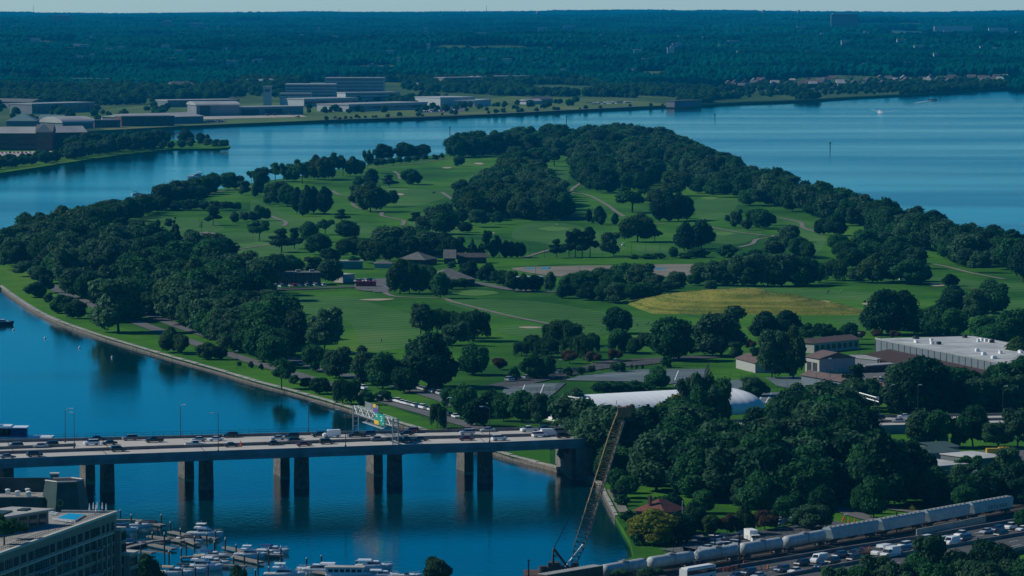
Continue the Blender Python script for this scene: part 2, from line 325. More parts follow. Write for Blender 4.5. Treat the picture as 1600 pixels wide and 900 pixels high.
# ---------------------------------------------------------------- tree prototypes
RS = np.random.RandomState(3)
def lobes_tree(seed, nl=16, wide=.42, h0=.22, leaf=.036, nq=7600, shape='round', core=True):
    """crown of a tree of height 1: many small leaf faces on the outside of overlapping lobes"""
    r = np.random.RandomState(seed)
    L_ = []
    if shape == 'round':
        L_.append((0, 0, .58 if nl < 13 else .62, .25 if nl < 13 else .30))
        if nl < 13:
            for i in range(nl): a = r.uniform(0, 6.283); t = r.uniform(-.8, 1.05); rr = wide * r.uniform(.3, .85); L_.append((rr * math.cos(a), rr * math.sin(a), (h0 + 1) / 2 + t * (1 - h0) / 2 * .74, r.uniform(.09, .15)))
        for i in range(nl):
            a = r.uniform(0, 6.283); t = r.uniform(-1, 1); rr = wide * math.sqrt(max(0, 1 - t * t * (.55 if t < 0 else 1))) * .72
            z = (h0 + 1) / 2 + t * (1 - h0) / 2 * .70
            if t < 0: rr *= 1.05
            L_.append((rr * math.cos(a), rr * math.sin(a), z, r.uniform(.13, .215)))
    elif shape == 'cone':
        for i in range(nl):
            t = i / (nl - 1); z = h0 + (1 - h0) * t * .93; w = wide * (1 - t) ** .85 + .015
            k = max(1, int(7 * (1 - t) + 1)); a0 = r.uniform(0, 6)
            for q in range(k):
                a = a0 + 6.283 * q / k + r.uniform(-.3, .3); L_.append((w * .6 * math.cos(a), w * .6 * math.sin(a), z + r.uniform(-.02, .02), max(.025, w * .52) * r.uniform(.8, 1.15)))
    elif shape == 'column':
        for i in range(nl):
            t = i / (nl - 1); z = h0 + (1 - h0) * (.08 + .84 * t); w = wide * math.sin(math.pi * (.15 + .78 * t)) 
            for q in range(3):
                a = r.uniform(0, 6.283); L_.append((w * .35 * math.cos(a), w * .35 * math.sin(a), z, w * r.uniform(.55, .8)))
    elif shape == 'layered':          # cedar-like flat tiers
        for i in range(nl):
            t = r.uniform(0, 1); z = h0 + (1 - h0) * (.05 + .85 * t); a = r.uniform(0, 6.283); w = wide * (1.05 - .75 * t) * r.uniform(.35, 1)
            L_.append((w * math.cos(a), w * math.sin(a), z, r.uniform(.10, .16)))
        L_.append((0, 0, .6, .16)); L_.append((0, 0, .78, .14))
    elif shape == 'open':
        for i in range(nl):
            t = r.uniform(-.6, 1); a = r.uniform(0, 6.283); rr = wide * math.sqrt(max(0, 1 - t * t)) * r.uniform(.5, .95)
            z = (h0 + 1) / 2 + t * (1 - h0) / 2 * .85
            L_.append((rr * math.cos(a), rr * math.sin(a), z, r.uniform(.085, .15)))
        L_.append((0, 0, .6, .18))
    elif shape == 'willow':
        for i in range(nl):
            a = r.uniform(0, 6.283); rr = wide * r.uniform(.15, .75); L_.append((rr * math.cos(a), rr * math.sin(a), .86 - .32 * (rr / wide) ** 2 + r.uniform(-.04, .04), r.uniform(.11, .17)))
    A = np.array(L_); sq = np.array([1, 1, .55 if shape == 'layered' else .86])
    wts = A[:, 3] ** 2; wts /= wts.sum()
    k = r.choice(len(A), nq * 3, p=wts)
    d = r.normal(size=(nq * 3, 3)); d /= np.linalg.norm(d, axis=1)[:, None]
    rad = A[k, 3] * np.where(r.uniform(size=nq * 3) < .16, r.uniform(1.1, 1.38, nq * 3), r.uniform(.78, 1.14, nq * 3))
    p = A[k, :3] + d * rad[:, None] * sq
    keep = np.ones(len(p), bool)
    for l in A:
        dd = (p - l[:3]) / sq; keep &= ~((dd ** 2).sum(1) < (l[3] * .74) ** 2)
    keep &= r.uniform(size=len(p)) < (.55 + .45 * (d[:, 2] > -.4))
    p = p[keep][:nq]; d = d[keep][:nq]
    if shape == 'willow':
        # hanging strands under the dome
        m_ = len(p); st = p.copy(); drop = r.uniform(0, 1, m_); rr = np.hypot(st[:, 0], st[:, 1])
        out = rr > wide * .35
        st[out, 2] -= drop[out] * np.clip(.62 * (rr[out] / wide), .1, .62); st[:, 2] = np.maximum(st[:, 2], .06)
        p = np.where(r.uniform(size=(m_, 1)) < .7, st, p)
    n = d + r.normal(scale=.55, size=d.shape); n[:, 2] += .25; n /= np.linalg.norm(n, axis=1)[:, None]
    t = np.cross(n, r.normal(size=n.shape)); t /= np.linalg.norm(t, axis=1)[:, None]; b = np.cross(n, t)
    s = leaf * r.uniform(.5, 1.35, len(p))[:, None]
    if shape == 'willow': t = np.tile([[0., 0, 1]], (len(p), 1)); b = np.cross(n, t); b /= (np.linalg.norm(b, axis=1)[:, None] + 1e-6); t = t * 1.7; s = s * .75
    V = np.stack([p - t * s - b * s * .3, p + b * s * .75 - t * s * .2, p + t * s, p - b * s * .75 + t * s * .1], 1).reshape(-1, 3)
    F = np.arange(len(V)).reshape(-1, 4)
    vs = [V]; fs = F.tolist()
    if core:
        base = len(V); ico = ICO
        for l in A:
            if l[3] < .04: continue
            jit = 1 + .16 * r.normal(size=(len(ico[0]), 1)); W = l[:3] + ico[0] * l[3] * .80 * jit * sq
            vs.append(W); fs += [[i + base for i in f] for f in ico[1]]; base += len(W)
    V = np.concatenate(vs)
    return V, fs
def ico_sphere(sub):
    import bmesh
    bm = bmesh.new(); bmesh.ops.create_icosphere(bm, subdivisions=sub, radius=1)
    v = np.array([x.co[:] for x in bm.verts]); f = [[q.index for q in p.verts] for p in bm.faces]; bm.free(); return v, f
ICO = ico_sphere(1); ICO2 = ico_sphere(2)
def npmesh(name, V, F, m, smooth=False):
    me = bpy.data.meshes.new(name); me.from_pydata(V.tolist() if hasattr(V, 'tolist') else V, [], F); me.materials.append(m)
    if smooth: me.polygons.foreach_set('use_smooth', [True] * len(me.polygons))
    me.update(); return me
def trunk_mesh(seed, h0, r0=.022, spread=.2, bare=False):
    b = MB(); rr = random.Random(seed); top = Vector((rr.uniform(-.02, .02), rr.uniform(-.02, .02), h0 + .12))
    b.tube((0, 0, -.02), (0, 0, .04), r0 * 1.6, 7, r0 * 1.1, cap=False); b.tube((0, 0, .03), top, r0 * 1.12, 7, r0 * .8, cap=False)
    for i in range(6 if not bare else 9):
        a = i * 2.4 + rr.uniform(-.4, .4); e = top + Vector((math.cos(a) * spread, math.sin(a) * spread, rr.uniform(.15, .38)))
        mid = top + (e - top) * .5 + Vector((0, 0, -.02)); b.tube(top - Vector((0, 0, rr.uniform(0, .1))), mid, r0 * .55, 5, r0 * .4, cap=False); b.tube(mid, e, r0 * .4, 5, r0 * .15, cap=False)
        for q in range(2 if not bare else 4):
            e2 = mid + Vector((rr.uniform(-.14, .14), rr.uniform(-.14, .14), rr.uniform(.1, .25))); b.tube(mid, e2, r0 * .25, 4, r0 * .08, cap=False)
    b.tube(top, top + Vector((0, 0, .35)), r0 * .7, 5, r0 * .2, cap=False)
    return b.mesh('trunk', M['bark'])
PROTO = {}
def proto(kind, seed, m, h0, **kw):
    V, F = lobes_tree(seed, h0=h0, **kw); me = npmesh('crown', V, F, M[m]); w = float(np.percentile(np.abs(V[:, 0]), 97) * 2)
    PROTO.setdefault(kind, []).append((me, trunk_mesh(seed, h0, spread=kw.get('wide', .4) * .5), w))
for s_ in range(6): proto('broad', 10 + s_, 'leaf', .08 + .03 * (s_ % 3), nl=[13, 17, 20, 15, 24, 18][s_], wide=[.44, .40, .36, .47, .42, .38][s_])
for s_ in range(4): proto('broad', 80 + s_, 'leafg', .06 + .03 * s_, nl=[8, 10, 9, 12][s_], wide=[.34, .48, .40, .30][s_], nq=6500)
for s_ in range(3): proto('dark', 30 + s_, 'leafd', .06, nl=16 + 2 * s_, wide=.42)
for s_ in range(2): proto('mid', 60 + s_, 'leafo', .08, nl=16, wide=.40)
proto('yellow', 40, 'leafy', .12, nl=16, wide=.42)
proto('rust', 41, 'leafr', .18, nl=12, wide=.44)
proto('conifer', 42, 'leafd', .06, nl=12, wide=.26, shape='cone', leaf=.035)
proto('conifer', 43, 'leafd', .05, nl=11, wide=.30, shape='cone', leaf=.035)
proto('column', 44, 'leafd', .06, nl=9, wide=.26, shape='column', leaf=.035)
proto('column', 45, 'leafd', .10, nl=8, wide=.30, shape='column', leaf=.035)
proto('pine', 46, 'leafd', .28, nl=16, wide=.42, shape='layered', leaf=.035, nq=3200)
proto('pine', 47, 'leafd', .30, nl=14, wide=.38, shape='layered', leaf=.035, nq=3000)
proto('open', 48, 'leaf', .26, nl=14, wide=.42, shape='open', nq=3000)
proto('open', 49, 'leaf', .28, nl=16, wide=.46, shape='open', nq=3200)
proto('willow', 50, 'leafw', .2, nl=16, wide=.46, shape='willow', nq=5200, leaf=.04, core=False)
proto('willow', 51, 'leafw', .2, nl=14, wide=.42, shape='willow', nq=5200, leaf=.04, core=False)
proto('shrub', 52, 'leaf', .0, nl=12, wide=.6, nq=1800, leaf=.07)
proto('bare', 53, 'leafo', .3, nl=9, wide=.35, shape='open', nq=120, core=False, leaf=.03)
# GN instancer for stuff
def gn_scatter(name, pts, rots, scls, idxs, meshes, label=None, cat=None):
    cl = bpy.data.collections.new(name + '_kinds')
    for i, me in enumerate(meshes):
        o = bpy.data.objects.new('%s_kind_%02d' % (name, i), me); cl.objects.link(o)
    me = bpy.data.meshes.new(name); me.from_pydata([tuple(p) for p in pts], [], [])
    a = me.attributes.new('rz', 'FLOAT', 'POINT'); a.data.foreach_set('value', np.array(rots, dtype=np.float32))
    a = me.attributes.new('sc', 'FLOAT_VECTOR', 'POINT'); a.data.foreach_set('vector', np.array(scls, dtype=np.float32).ravel())
    a = me.attributes.new('ix', 'INT', 'POINT'); a.data.foreach_set('value', np.array(idxs, dtype=np.int32))
    o = bpy.data.objects.new(name, me); COL.objects.link(o)
    g = bpy.data.node_groups.new(name, 'GeometryNodeTree'); g.interface.new_socket('Geometry', in_out='INPUT', socket_type='NodeSocketGeometry'); g.interface.new_socket('Geometry', in_out='OUTPUT', socket_type='NodeSocketGeometry')
    N = g.nodes.new; L = g.links.new; gi = N('NodeGroupInput'); go = N('NodeGroupOutput'); ip = N('GeometryNodeInstanceOnPoints'); ci = N('GeometryNodeCollectionInfo')
    ci.inputs['Collection'].default_value = cl; ci.inputs['Separate Children'].default_value = True; ci.inputs['Reset Children'].default_value = True
    L(gi.outputs[0], ip.inputs['Points']); L(ci.outputs[0], ip.inputs['Instance']); ip.inputs['Pick Instance'].default_value = True
    def att(n, t):
        x = N('GeometryNodeInputNamedAttribute'); x.data_type = t; x.inputs['Name'].default_value = n; return x.outputs['Attribute']
    L(att('ix', 'INT'), ip.inputs['Instance Index']); L(att('sc', 'FLOAT_VECTOR'), ip.inputs['Scale'])
    cx = N('ShaderNodeCombineXYZ'); L(att('rz', 'FLOAT'), cx.inputs[2])
    try: L(cx.outputs[0], ip.inputs['Rotation'])
    except Exception: pass
    L(ip.outputs[0], go.inputs[0]); md = o.modifiers.new('scatter', 'NODES'); md.node_group = g
    return tag(o, label, cat, kind='stuff')
# far wood patches
def patch_mesh(seed, n=115, size=110):
    r = np.random.RandomState(seed); Vs = []; F = []; base = 0
    for i in range(n):
        c = np.array([r.uniform(-.5, .5) * size, r.uniform(-.5, .5) * size, 0]); h = r.uniform(10, 20); w = r.uniform(4.5, 8.5)
        for q in range(2):
            cc = c + np.array([r.uniform(-3, 3), r.uniform(-3, 3), h * (.55 + .1 * q)]); ww = w * (1 if q == 0 else .7)
            W = ICO[0] * (1 + .13 * r.normal(size=(len(ICO[0]), 1))) * np.array([ww, ww, h * (.48 if q == 0 else .42)]) + cc
            Vs.append(W); F += [[k + base for k in f] for f in ICO[1]]; base += len(W)
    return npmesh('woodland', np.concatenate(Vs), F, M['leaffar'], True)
PATCH = [patch_mesh(70 + i) for i in range(5)]
# places kept clear in the flat land by the far shore (photograph pixels)
CLEAR = [[(1120, 121), (1300, 117), (1620, 108), (1620, 133), (1300, 140), (1120, 141)], [(330, 122), (440, 122), (440, 134), (330, 134)], [(690, 122), (965, 118), (965, 132), (690, 134)], [(612, 104), (655, 104), (655, 114), (612, 114)], [(500, 100), (620, 98), (620, 106), (500, 109)],[(-200, 160), (60, 168), (170, 158), (330, 148), (470, 125), (640, 118), (790, 150), (1080, 150), (1090, 166), (700, 184), (170, 208), (-200, 208)],
         [(1000, 100), (1080, 100), (1080, 125), (1000, 125)],
         [(1300, 20), (1342, 20), (1342, 52), (1300, 52)], [(1350, 46), (1480, 46), (1480, 56), (1350, 56)],
         [(1080, 150), (1300, 146), (1470, 136), (1600, 132), (1600, 134), (1500, 145), (1340, 153), (1100, 163)]]
def pix_of(p):
    d = Vector(p) - Vector((0, 0, H)); f = d.y * CP - d.z * SP; u = d.x / f; v = (d.y * SP + d.z * CP) / f
    return 800 + u * FPX, 450 - v * FPX
pp, rr_, ss, ii = [], [], [], []
D = 7000.0
while D < 26500:
    sp = 88 * (D / 7000) ** .55; wpx = 0.145 * D + 200; x = -wpx
    while x < wpx:
        xx = x + rnd.uniform(-.35, .35) * sp; DD = D + rnd.uniform(-.35, .35) * sp; z = hz(xx, DD); px, py = pix_of((xx, DD, z + 8))
        dn = mn.noise(Vector((xx / 420, DD / 900, 11))) 
        if not any(inside(px, py, c) for c in CLEAR) and not (7000 < DD < 7700 and dn < -.12) and not (DD > 7800 and dn < -.33):
            k = sp / 88; pp.append((xx, DD, z - 3)); rr_.append(rnd.choice([0, 1.57, 3.14, 4.71])); ss.append((k, k, 1 * rnd.uniform(.85, 1.15))); ii.append(rnd.randrange(5))
        x += sp
    D += sp
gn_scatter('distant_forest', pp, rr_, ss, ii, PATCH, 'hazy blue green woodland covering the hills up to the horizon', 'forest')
print('far patches', len(pp))
# ---------------------------------------------------------------- island ground detail
FW = [[(160, 352), (240, 340), (330, 345), (345, 362), (250, 374), (170, 370)], [(300, 376), (380, 362), (470, 372), (450, 400), (360, 404)], [(395, 312), (470, 342), (560, 345), (600, 372), (500, 360), (410, 352)],
      [(590, 290), (690, 296), (760, 262), (820, 244), (790, 268), (720, 300), (650, 322), (610, 316)], [(640, 350), (690, 372), (730, 362), (660, 332)], [(850, 262), (890, 268), (880, 300), (895, 335), (872, 342), (850, 300)],
      [(820, 350), (900, 352), (980, 384), (930, 396), (850, 380), (800, 372)], [(1085, 312), (1150, 312), (1140, 335), (1100, 345), (1085, 330)], [(1110, 360), (1190, 362), (1160, 380), (1110, 378)], [(1200, 335), (1260, 345), (1290, 365), (1280, 395), (1255, 385), (1230, 350)],
      [(440, 468), (540, 462), (600, 480), (660, 500), (640, 540), (570, 545), (540, 500), (450, 490)], [(700, 470), (830, 470), (960, 490), (1120, 520), (1080, 530), (960, 512), (820, 500), (740, 486)],
      [(800, 508), (900, 508), (950, 520), (880, 530), (780, 520)], [(1120, 448), (1280, 452), (1400, 462), (1420, 470), (1300, 468), (1160, 456)], [(1300, 498), (1420, 492), (1600, 470), (1640, 480), (1500, 500), (1360, 510)],
      [(1440, 432), (1540, 440), (1600, 444), (1600, 456), (1480, 448)], [(1000, 382), (1060, 388), (1080, 396), (1000, 394)]]
for q in FW: sheet('fairway', q, GZ + .06, M['fair'])
for q in [[(705, 458), (742, 453), (780, 457), (745, 462)], [(840, 357), (865, 354), (892, 357), (865, 361)], [(1095, 309), (1108, 307), (1122, 309), (1108, 312)], [(845, 286), (855, 284), (866, 286), (855, 288)], [(1112, 365), (1130, 362), (1148, 365), (1130, 368)],
          [(602, 296), (620, 294), (640, 296), (620, 298)], [(408, 469), (425, 466), (440, 469), (424, 472)], [(280, 383), (300, 380), (320, 383), (300, 387)], [(1310, 483), (1330, 480), (1352, 483), (1330, 486)], [(690, 350), (705, 348), (718, 350), (704, 353)]]:
    sheet('putting_green', q, GZ + .12, M['green'])
def bunker(q, lab):
    o = sheet('sand_bunker', q, GZ + .18, M['sand']); 
for q in [[(1276, 471), (1285, 469.5), (1297, 471), (1292, 473.5), (1280, 473)], [(1346, 474.5), (1352, 473), (1358, 474.5), (1352, 476)], [(561, 468), (590, 466.5), (617, 467), (590, 469.5)], [(810, 511), (830, 510), (848, 511.5), (825, 513)], [(763, 364), (768, 363), (774, 364), (768, 365)],
          [(740, 255), (750, 254), (756, 256), (748, 257)], [(1452, 444), (1466, 443), (1476, 446), (1460, 447)], [(690, 262), (700, 261), (706, 262), (698, 263)], [(618, 303), (626, 302), (632, 304), (624, 305)], [(866, 288.5), (872, 288), (876, 289), (870, 290)], [(236, 369), (242, 368), (248, 369.5), (240, 370.5)]]: bunker(q, '')
sheet('bright_turf', [(640, 403), (830, 404), (1090, 405), (1180, 408), (1180, 413), (1090, 413), (900, 413), (790, 417), (740, 420), (690, 412)], GZ + .15, M['bank'])
sheet('dirt_field', [(800, 419), (870, 416), (1000, 413.5), (1090, 413), (1100, 421), (1095, 429), (1000, 433), (900, 433), (840, 428)], GZ + .2, M['dirt'])
sheet('dirt_patch', [(1272, 415), (1292, 413), (1300, 420), (1290, 428), (1275, 424)], GZ + .2, M['dirt'])
sheet('dirt_patch', [(305, 365), (325, 362), (340, 367), (322, 371)], GZ + .2, M['dirt'])
for q in [[(818, 420), (828, 418.5), (838, 419), (830, 420.5)], [(843, 419.5), (852, 417.5), (861, 418), (856, 420.5)], [(1018, 419.5), (1032, 418.5), (1042, 419), (1030, 421)]]: sheet('puddle', q, GZ + .24, M['water'])
sheet('river_bank_turf', [(0, 449), (20, 463), (60, 488), (100, 506), (165, 528), (262, 557), (330, 576), (400, 597), (450, 610), (500, 624), (580, 648), (658, 672), (720, 689), (797, 713), (860, 728), (860, 700), (760, 676), (660, 652), (560, 622), (440, 585), (330, 553), (250, 530), (150, 500), (90, 465), (40, 445), (0, 420), (-60, 420), (-60, 455)], GZ + .08, M['bank'], sm=False)
CPATH = [[(900, 277), (907, 285), (892, 299), (920, 305), (950, 321), (962, 330), (975, 338)], [(1027, 252), (1026, 258), (1040, 264)], [(1155, 386), (1175, 381), (1182, 374), (1200, 371)], [(1217, 340), (1250, 347), (1256, 356), (1283, 364)],
         [(1455, 412), (1482, 417), (1517, 426), (1570, 436)], [(520, 298), (530, 304), (550, 308), (552, 320), (565, 326), (595, 330), (597, 337), (620, 342), (631, 345), (629, 352)], [(615, 267), (623, 273), (625, 280)],
         [(600, 455), (618, 463), (690, 466), (707, 471), (750, 482), (800, 494), (860, 506)], [(424, 337), (432, 341), (447, 347), (443, 353)], [(317, 304), (345, 299), (372, 295), (400, 291)], [(560, 264), (640, 256), (700, 247), (740, 243)],
         [(345, 393), (400, 385), (440, 381), (490, 378)], [(690, 300), (708, 312), (722, 325), (715, 345)], [(1205, 370), (1212, 367), (1218, 369)], [(820, 402), (860, 390), (900, 385)], [(970, 352), (1010, 350), (1040, 349)], [(1100, 352), (1150, 362), (1200, 368)]]
for i, q in enumerate(CPATH): path('cart_path', q, 2.9, GZ + .25 + .002 * i, M['cpath'])
ROADS = [([(48, 398), (52, 412), (56, 428), (78, 446), (110, 462), (200, 498), (290, 531), (345, 549), (422, 573), (472, 587), (550, 611), (604, 627), (660, 643), (716, 659), (760, 672)], 7, 'road'),
         ([(180, 470), (250, 498), (293, 514), (324, 524), (405, 548), (462, 563), (526, 583), (600, 597), (647, 610), (690, 623), (724, 637), (750, 652)], 7, 'road'),
         ([(780, 604), (850, 589), (920, 575), (1000, 567), (1060, 560), (1130, 556), (1220, 556)], 13, 'asphalt'), ([(925, 574), (950, 565), (1040, 559)], 6, 'asphalt'),
         ([(340, 450), (430, 452), (520, 449), (600, 446), (610, 440)], 9, 'asphalt'), ([(600, 447), (680, 440), (740, 441), (800, 452), (870, 456)], 7, 'road'),
         ([(620, 395), (680, 398), (730, 397)], 6, 'asphalt'), ([(590, 449), (596, 456)], 8, 'road')]
for i, (q, w, m) in enumerate(ROADS): path('road', q, w, GZ + .3 + .012 * i, M[m])
sheet('parking_area', [(560, 438), (610, 436), (612, 452), (560, 453)], GZ + .42, M['road'])
sheet('parking_area', [(345, 428), (410, 426), (425, 445), (345, 449)], GZ + .42, M['road'])
M['court'] = mat('court_surface', (0.13, 0.17, 0.18), .85, var=.2, scale=.05, obj=False)
def court(name, q, lines):
    sheet(name, q, GZ + .3, M['court'], sm=False)
    for a, b in lines: path('court_line', [a, b], .35, GZ + .36, M['paint'], sm=False)
court('tennis_court', [(790, 600), (884, 598), (868, 613), (850, 625), (780, 626)], [((800, 604), (870, 602)), ((795, 614), (862, 612)), ((820, 601), (812, 622)), ((850, 600), (842, 620))])
court('tennis_court', [(905, 587), (1000, 577), (1108, 576), (1100, 592), (1030, 602), (1000, 596), (880, 594)], [((930, 588), (1010, 582)), ((1020, 580), (1012, 596)), ((1060, 579), (1054, 594))])
court('tennis_court', [(1052, 600), (1108, 596), (1175, 592), (1190, 604), (1150, 618), (1060, 616)], [])
court('tennis_court', [(1185, 612), (1245, 613), (1232, 632), (1188, 630)], [((1192, 616), (1186, 626)), ((1205, 615), (1196, 629)), ((1219, 616), (1212, 627)), ((1240, 615), (1228, 631)), ((1190, 622), (1236, 623))])
court('tennis_court', [(1195, 590), (1245, 588), (1300, 606), (1260, 612), (1215, 603)], [])
# seawall of stone slabs
def seawall(lab, q, w=1.6):
    t = empty('seawall', P(*q[len(q) // 2], 0), 0, lab, 'seawall'); inv = t.location
    pts = [P(x, y, GZ) * Vector((1, 1, 0)) for x, y in smooth_open(q, 6)]
    fine = []
    for a, b in zip(pts, pts[1:]):
        k = max(1, int((b - a).length / 6)); fine += [a.lerp(b, i / k) for i in range(k)]
    fine.append(pts[-1]); A = offs(fine, -w * .2); B = offs(fine, w * .9); r = random.Random(5)
    st = MB(); wl = MB()
    for i in range(len(A) - 1):
        z = 1.62 + r.uniform(-.10, .10); g = .04; a0 = A[i].lerp(A[i + 1], g); a1 = A[i].lerp(A[i + 1], 1 - g); b0 = B[i].lerp(B[i + 1], g); b1 = B[i].lerp(B[i + 1], 1 - g)
        st.prism([(p.x - inv.x, p.y - inv.y) for p in (a0, a1, b1, b0)], 1.25, z)
        a0, a1, b0, b1 = A[i], A[i + 1], B[i].lerp(A[i], .05), B[i + 1].lerp(A[i + 1], .05)
        wl.prism([(p.x - inv.x, p.y - inv.y) for p in (a0, a1, b1, b0)], -2, 1.28)
    s = st.build('coping_stones', M['concrete'], t); s['kind'] = 'stuff'; wl.build('wall', M['stone'], t)
seawall('long stone seawall curving along the green bank of the channel left of the bridge', SH[3:20])
seawall('short stone seawall on the right bank under the trees below the bridge', SH[17:22], .8)
# yellow mound
def mound():
    c = P(1165, 481, GZ); L_, W_ = 54, 44; nx, ny = 60, 26; b = MB(); vs = []
    for j in range(ny + 1):
        for i in range(nx + 1):
            u = i / nx * 2 - 1; v = j / ny * 2 - 1; e = max(0, 1 - abs(u) ** 2.2) ** .9 * max(0, 1 - v * v) ** .8
            hgt = 9.0 * e * (1 - .5 * sst(-.1, 1, u)) + 1.3 * e * mn.noise(Vector((u * 3.5, v * 2.5, 4))) + .6 * e * mn.noise(Vector((u * 9, v * 5, 1)))
            vs.append((u * L_ + (v * -7), v * W_ - u * 5, hgt + (-.3 if e <= 0 else 0)))
    fs = [(j * (nx + 1) + i, j * (nx + 1) + i + 1, (j + 1) * (nx + 1) + i + 1, (j + 1) * (nx + 1) + i) for j in range(ny) for i in range(nx)]
    b.add(vs, fs); m = grass_mat('dry_grass', (0.10, 0.135, 0.018), (0.25, 0.23, 0.04), (0.22, 0.19, 0.06), s=.07)
    o = b.build('grass_mound', m, smooth=True); o.location = c; o['kind'] = 'structure'
    # dry tufts
    r = random.Random(3); t = MB()
    for k in range(4200):
        u = r.uniform(-.96, .96); v = r.uniform(-1, .6); e = max(0, 1 - abs(u) ** 2.2) ** .9 * max(0, 1 - v * v) ** .8
        if e <= 0.03: continue
        h = 9.0 * e * (1 - .5 * sst(-.1, 1, u)) + 1.3 * e * mn.noise(Vector((u * 3.5, v * 2.5, 4))) + .6 * e * mn.noise(Vector((u * 9, v * 5, 1))); x, y = u * L_ + v * -7, v * W_ - u * 5; s = r.uniform(.2, .5); a = r.uniform(0, 3.1)
        dx, dy = math.cos(a) * s * .5, math.sin(a) * s * .5; t.add([(x - dx, y - dy, h - .1), (x + dx, y + dy, h - .1), (x + r.uniform(-.3, .3), y, h + s * .8)], [(0, 1, 2)])
    o2 = t.build('dry_grass', m); o2.location = c; tag(o2, kind='stuff')
mound()
# ---------------------------------------------------------------- trees
# x, y of the base, top y, width (photograph pixels), kind
T = []
def tl(zone, s, kind=None):
    for e in s.split(';'):
        e = e.split()
        if e: T.append((float(e[0]), float(e[1]), float(e[2]), float(e[3]), e[4] if len(e) > 4 else (kind or 'broad'), zone))
# base-x base-y top-y width kind
tl('at the far left tip of the golf course', '21 389 357 30 dark;48 382 362 16;263 356 341 10;246 356 343 9;236 356 348 7;221 357 344 11;209 358 346 13;189 356 339 22;165 354 332 25;315 367 339 14 bare;333 352 321 28 pine;366 348 330 15;381 346 331 13;395 346 330 13')
tl('in front of the long row at the left fairway', '274 408 334 30 conifer;255 328 287 34;275 318 283 30;292 318 286 30;310 316 290 25;243 333 320 14;228 334 312 22;203 346 308 30 dark;172 339 310 46 mid;190 346 315 30 mid;215 340 311 20 dark')
tl('in the long row of small trees by the left fairway', '276 329 313 20;288 329 313 16;300 329 312 20;317 328 313 20;334 329 314 18;347 329 315 16;358 328 315 17;370 328 315 14;405 345 320 20;415 345 325 16')
tl('by the shore path behind the left fairway', '333 298 270 25;311 300 279 16;328 303 283 22 dark;356 296 268 25;372 296 275 20;382 305 283 18;393 284 267 14 open;408 290 260 25;430 283 252 22 open;443 284 253 16 open;455 284 255 26;472 287 247 24 open')
tl('in the tall ragged row by the upper left shore', '492 281 243 26 mid;505 282 243 24 mid;523 275 236 22 open;536 275 247 18 open;550 275 245 22 mid;561 275 248 18 mid;575 271 235 18 open;515 280 246 20 mid;482 280 250 18')
tl('in the group of three round trees on the far bank path', '600 249 225 31 dark;632 248 223 31 dark;660 248 226 28 dark')
tl('in the low row in front of the three round far trees', '588 259 247 12;598 259 247 13;610 258 246 13;623 256 245 13;637 254 244 13;650 252 243 14;665 250 241 14;680 250 241 11;690 247 239 9')
tl('on the open fairway near the upper left cart path', '579 289 264 22 dark;560 291 275 17;608 293 271 24 pine;640 289 262 26;648 288 268 20 dark;717 260 242 17;613 322 297 17;601 324 296 18;556 321 290 24;567 322 292 22;579 331 285 46 mid')
tl('in the group of tall dark cypresses on the left fairway', '464 333 291 20 column;479 335 287 20 column;490 334 290 18 column;507 335 290 24 column;473 338 312 13 column')
tl('beside the dark cypresses on the left fairway', '435 322 283 28;448 323 288 26;420 319 300 18;403 308 278 20;425 312 285 22;534 347 325 30 pine;405 377 345 35 open')
tl('near the left net fence and the car park', '440 394 354 36 pine;460 389 354 24 pine;483 378 345 26;508 367 343 28 open;543 373 344 40;497 398 365 38;547 403 368 40 mid;515 413 388 30 dark;580 412 372 40 mid;384 419 393 12;382 432 397 34 dark;392 448 428 26;372 425 402 22;400 438 415 24 dark')
tl('in the dark clump behind the clubhouse', '608 400 353 46;630 398 352 44;650 401 356 42;668 402 360 40;690 403 365 40 dark;705 404 370 34 dark;615 408 370 36 dark;637 408 368 38 dark;660 408 372 36 dark')
tl('in the clump above the clubhouse by the cart path', '650 353 330 26 pine;670 365 334 42;692 366 328 44;680 352 318 34;696 352 316 34;708 358 338 28;727 363 347 20 dark;722 347 325 16 column;751 355 328 32;776 351 330 18')
tl('in the row of dark conifers behind the grass strip', '719 401 368 20 pine;738 403 370 20 conifer;761 403 358 20 pine;752 403 376 16 conifer;771 403 374 14 column;780 403 372 14 pine;790 403 374 14 column;799 403 376 14 column;808 403 377 14 column;815 402 378 13 column;776 399 366 12 pine')
tl('around the clubhouse', '420 446 396 45;438 436 397 34;455 431 398 36;490 430 402 28;517 443 405 34;505 425 410 20;552 420 400 20;625 459 405 38 mid;640 459 407 34;655 459 411 30;668 445 412 26;672 456 418 28;688 466 423 26;705 452 435 25;722 450 433 18;733 434 408 30 dark;761 441 412 28 dark;785 447 420 34;797 456 424 20;706 420 408 12')
tl('beside the service building left of the sand field', '817 456 428 20 mid;835 455 430 25 dark;861 461 425 19;885 466 443 28 dark;888 455 427 30')
tl('in the rounded grove below the sand field', '912 452 420 40;940 450 418 42;975 448 410 46;1000 450 412 42;1020 455 425 32;920 469 440 34 dark;945 472 441 30;965 474 442 32;990 471 440 34;1008 470 445 30;1022 468 443 26;1037 458 440 26;955 458 425 38;905 458 428 30')
tl('right of the rounded grove near the yellow mound', '1058 456 424 27;1085 446 427 22;1111 455 438 19')
tl('in the long dark tree line above the yellow mound', '1100 445 410 34;1118 446 407 38;1140 446 403 40;1160 447 400 40;1180 447 397 42;1200 447 398 40;1222 447 396 42;1243 446 397 40;1262 445 400 36;1276 442 408 26;1130 447 418 30;1172 448 415 32;1212 448 416 32;1250 448 416 30')
tl('in the clump above the long tree line', '1235 378 351 36;1215 398 366 30;1232 400 362 34;1248 402 370 32;1262 404 378 24;1205 400 376 24')
